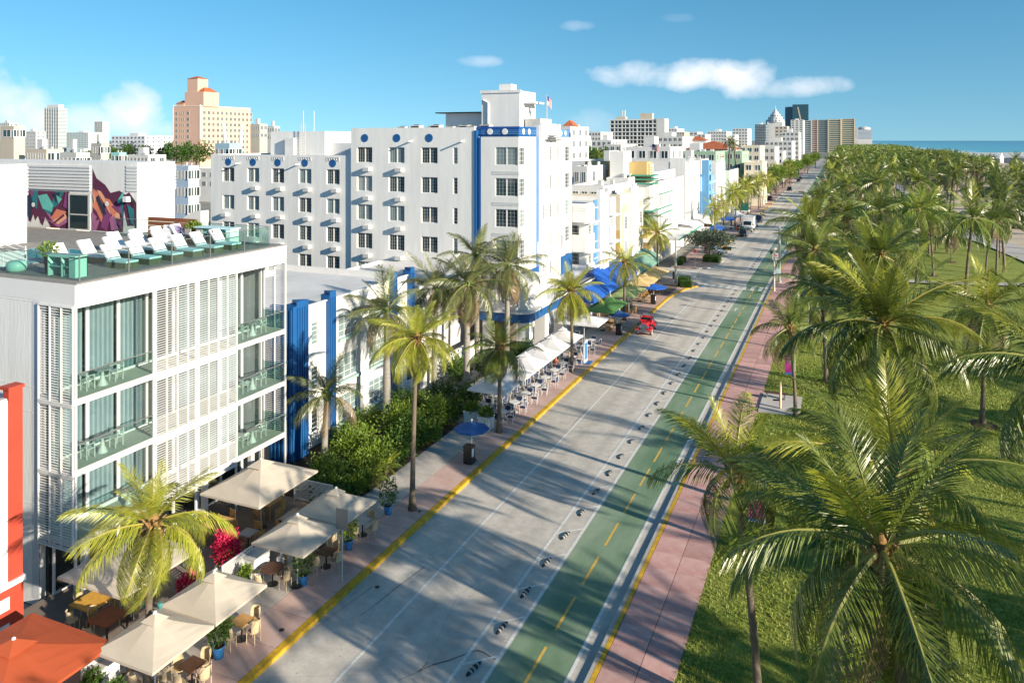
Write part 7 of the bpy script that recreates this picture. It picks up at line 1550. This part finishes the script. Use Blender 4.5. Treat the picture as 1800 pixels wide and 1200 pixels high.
def car(x, y, rz, label, c, L_=4.4, W=1.78, H=1.45, name='parked_car', suv=False):
    o = thing(name, label, 'car', (x, y, 0), rz, 'cars along the street'); h = H; bl = .92 if suv else .78; p = paint('paint_' + label[:14].replace(' ', '_'), c); w2 = W / 2; l2 = L_ / 2
    def s4(y, w, z0, z1): return [(-w * .96, y, z0), (-w, y, z0 + .25), (-w * .96, y, z1 - .06), (-w * .84, y, z1), (w * .84, y, z1), (w * .96, y, z1 - .06), (w, y, z0 + .25), (w * .96, y, z0)]
    MB().loft([s4(-l2, w2 * .82, .32, .62), s4(-l2 + .2, w2 * .96, .24, bl - .08), s4(-l2 + 1.1, w2, .2, bl + .06), s4(0, w2, .2, bl + .1), s4(l2 - .7, w2, .2, bl + .08), s4(l2 - .1, w2 * .95, .26, bl), s4(l2, w2 * .84, .36, bl - .15)]).build('body', p, o)
    ca = -l2 + (1.15 if suv else 1.25); cb_ = l2 - (.25 if suv else .6)
    MB().loft([s4(ca, w2 * .86, bl, bl + .08), s4(ca + .6, w2 * .78, bl, h - .06), s4(ca + .95, w2 * .76, bl, h), s4(cb_ - .8, w2 * .76, bl, h), s4(cb_ - .25, w2 * .78, bl, h - .12), s4(cb_, w2 * .84, bl, bl + .1)]).build('cabin', p, o)
    MB().poly([(-w2 * .70, ca - .005, bl + .12), (w2 * .70, ca - .005, bl + .12), (w2 * .62, ca + .56, h - .08), (-w2 * .62, ca + .56, h - .08)]).build('windscreen', carg, o, (0, -.03, .02))
    for s_ in (-1, 1):
        MB().poly([(s_ * w2 * .88, ca + .35, bl + .14), (s_ * w2 * .86, cb_ - .3, bl + .14), (s_ * w2 * .80, cb_ - .6, h - .1), (s_ * w2 * .80, ca + .8, h - .1)]).build('side_window', carg, o)
        for yw in (-l2 + .85, l2 - .85): wheel(o, s_ * (w2 - .09), yw, .33, .2)
        MB().box(s_ * w2 * .5, -l2 - .01, .56, s_ * w2 * .8, -l2 + .1, .68).build('headlight', chrome, o); MB().box(s_ * w2 * .55, l2 - .06, .62, s_ * w2 * .85, l2 + .01, .76).build('tail_light', mat('tail_red', (.4, .01, .01), .3), o)
        MB().box(s_ * w2, ca + .3, bl + .08, s_ * (w2 + .16), ca + .42, bl + .22).build('mirror', p, o)
    MB().box(-w2 * .5, -l2 - .012, .36, w2 * .5, -l2 + .05, .54).build('grille', dark, o)
    return o
car(-18.6, 197, R(0), 'dark blue suv parked behind the white truck', (.012, .02, .05), 4.7, 1.9, 1.75, suv=True); car(-18.75, 186.5, 0, 'silver blue car half hidden behind the white truck', (.32, .38, .45)); car(-18.8, 166.5, 0, 'black car at the kerb before the white truck', (.01, .01, .012), 4.5)
car(-18.8, 325, 0, 'black car parked far down the street', (.01, .012, .02), 4.6, 1.85, 1.6, suv=True); car(-18.8, 395, 0, 'dark car at the end of the visible road', (.02, .03, .05)); car(-20.4, 138.5, R(70), 'silver car turning in behind the round tree', (.45, .47, .48)); car(-20.6, 143.0, R(70), 'yellow taxi behind the silver car', (.65, .42, .02))
car(-19.0, 420, 0, 'second dark car at the end of the visible road', (.02, .02, .025)); car(-21.8, 270, 0, 'dark red car beside the far yellow umbrella', (.12, .01, .012))
TK = thing('delivery_truck', 'white box truck parked beyond the crossing', 'truck', (-18.7, 176.5, 0)); tw = paint('truck_white', (.75, .75, .75))
MB().box(-1.15, -1.6, .75, 1.15, 3.9, 3.25).build('cargo_box', white2, TK)
MB().loft([[(-1.0, -3.3, .5), (1.0, -3.3, .5), (1.0, -3.3, 1.35), (-1.0, -3.3, 1.35)], [(-1.05, -2.9, .45), (1.05, -2.9, .45), (1.05, -2.9, 1.5), (-1.05, -2.9, 1.5)], [(-1.05, -2.3, .45), (1.05, -2.3, .45), (.95, -2.3, 2.45), (-.95, -2.3, 2.45)], [(-1.05, -1.65, .45), (1.05, -1.65, .45), (.95, -1.65, 2.55), (-.95, -1.65, 2.55)]]).build('cab', tw, TK)
MB().poly([(-.85, -2.86, 1.58), (.85, -2.86, 1.58), (.8, -2.36, 2.36), (-.8, -2.36, 2.36)]).build('windscreen', carg, TK, (0, -.03, .01)); MB().box(-.6, -3.33, .72, .6, -3.31, 1.15).build('grille', dark, TK); MB().box(-1.02, -3.42, .42, 1.02, -3.31, .6).build('bumper', greym, TK)
for s_ in (-1, 1):
    MB().box(s_ * .66, -3.33, .85, s_ * .92, -3.30, 1.1).build('headlight', chrome, TK); MB().box(s_ * 1.05, -2.5, 1.5, s_ * 1.3, -2.42, 1.9).build('mirror', dark, TK)
    for yw in (-2.5, 2.4): wheel(TK, s_ * .9, yw, .42, .25)
MB().box(-.9, -1.9, .45, .9, 3.7, .75).build('chassis', dark, TK)
# ------------------------------------------------------------------ people
def person(x, y, z, rz, label, pose, shirt, trousers, hair=(.03, .02, .015), skin=(.42, .25, .17)):
    o = thing('person', label, 'person', (x, y, z), rz, 'people along the street'); b = MB(); sit = pose == 'sit'
    hip_z = .47 if sit else .92; sh = hip_z + .52
    def limb(pts, rad, mi): b.tube(pts, rad, 8, mi)
    b.loft([[(r1 * math.cos(a * .785), r2 * math.sin(a * .785), zz) for a in range(8)] for r1, r2, zz in ((.12, .16, hip_z - .06), (.13, .18, hip_z + .06), (.11, .15, hip_z + .22), (.13, .19, hip_z + .40), (.10, .20, sh - .02), (.06, .08, sh + .04), (.05, .055, sh + .10))], 1)
    b.loft([[(.02 + r1 * math.cos(a * .785), r1 * .82 * math.sin(a * .785), sh + zz) for a in range(8)] for r1, zz in ((.045, .08), (.085, .14), (.105, .21), (.10, .28), (.06, .335), (.01, .35))], 0)
    for s_ in (-1, 1):
        if sit: limb([(0, s_ * .09, hip_z), (.42, s_ * .11, hip_z + .02), (.44, s_ * .11, .08), (.56, s_ * .11, .03)], [.085, .065, .045, .035], 2); limb([(0, s_ * .2, sh - .04), (.06, s_ * .26, sh - .28), (.30, s_ * .16, sh - .26), (.37, s_ * .14, sh - .25)], [.05, .04, .03, .025], 0)
        else:
            st = .14 * s_ if pose == 'walk' else .0; limb([(0, s_ * .09, hip_z), (.04 + st * .5, s_ * .10, .48), (st - .02, s_ * .10, .07), (st + .12, s_ * .10, .03)], [.085, .06, .042, .035], 2); limb([(0, s_ * .2, sh - .04), (-st * .4, s_ * .26, sh - .30), (.08 - st, s_ * .25, sh - .55), (.1 - st, s_ * .25, sh - .64)], [.05, .04, .032, .028], 0)
    b.build('body', [mat('skin', skin, .6), mat('shirt_' + label[:12].replace(' ', '_'), shirt, .85), mat('trousers_' + label[:12].replace(' ', '_'), trousers, .85)], o, smooth=True)
    h = MB(); h.loft([[(-.01 + r1 * math.cos(a * .785) - .01, r1 * .86 * math.sin(a * .785), sh + zz) for a in range(8)] for r1, zz in ((.108, .24), (.112, .29), (.075, .35), (.01, .368))]); h.build('hair', mat('hair_dark', hair, .7), o, (-.015, 0, 0), smooth=True)
person(-22.55, 62.3, .15, R(90), 'person in coral top seated at a white table', 'sit', (.55, .16, .12), (.05, .06, .10)); person(-21.9, 63.95, .15, R(-90), 'person in pale shirt seated facing the coral top', 'sit', (.55, .45, .40), (.10, .10, .12))
person(-22.6, 160.5, .15, R(-60), 'person in dark clothes standing by the bright blue umbrellas', 'stand', (.02, .02, .025), (.02, .02, .03)); person(-26.4, 121.9, .13, R(-90), 'person in black waistcoat standing at the porch column', 'stand', (.35, .35, .35), (.015, .015, .02)); person(45, 300, .1, R(20), 'person in dark shirt walking on the sand clearing', 'walk', (.03, .03, .05), (.05, .05, .08)); person(52, 292, .1, R(200), 'person in light shirt walking on the sand clearing', 'walk', (.5, .5, .5), (.04, .05, .1))
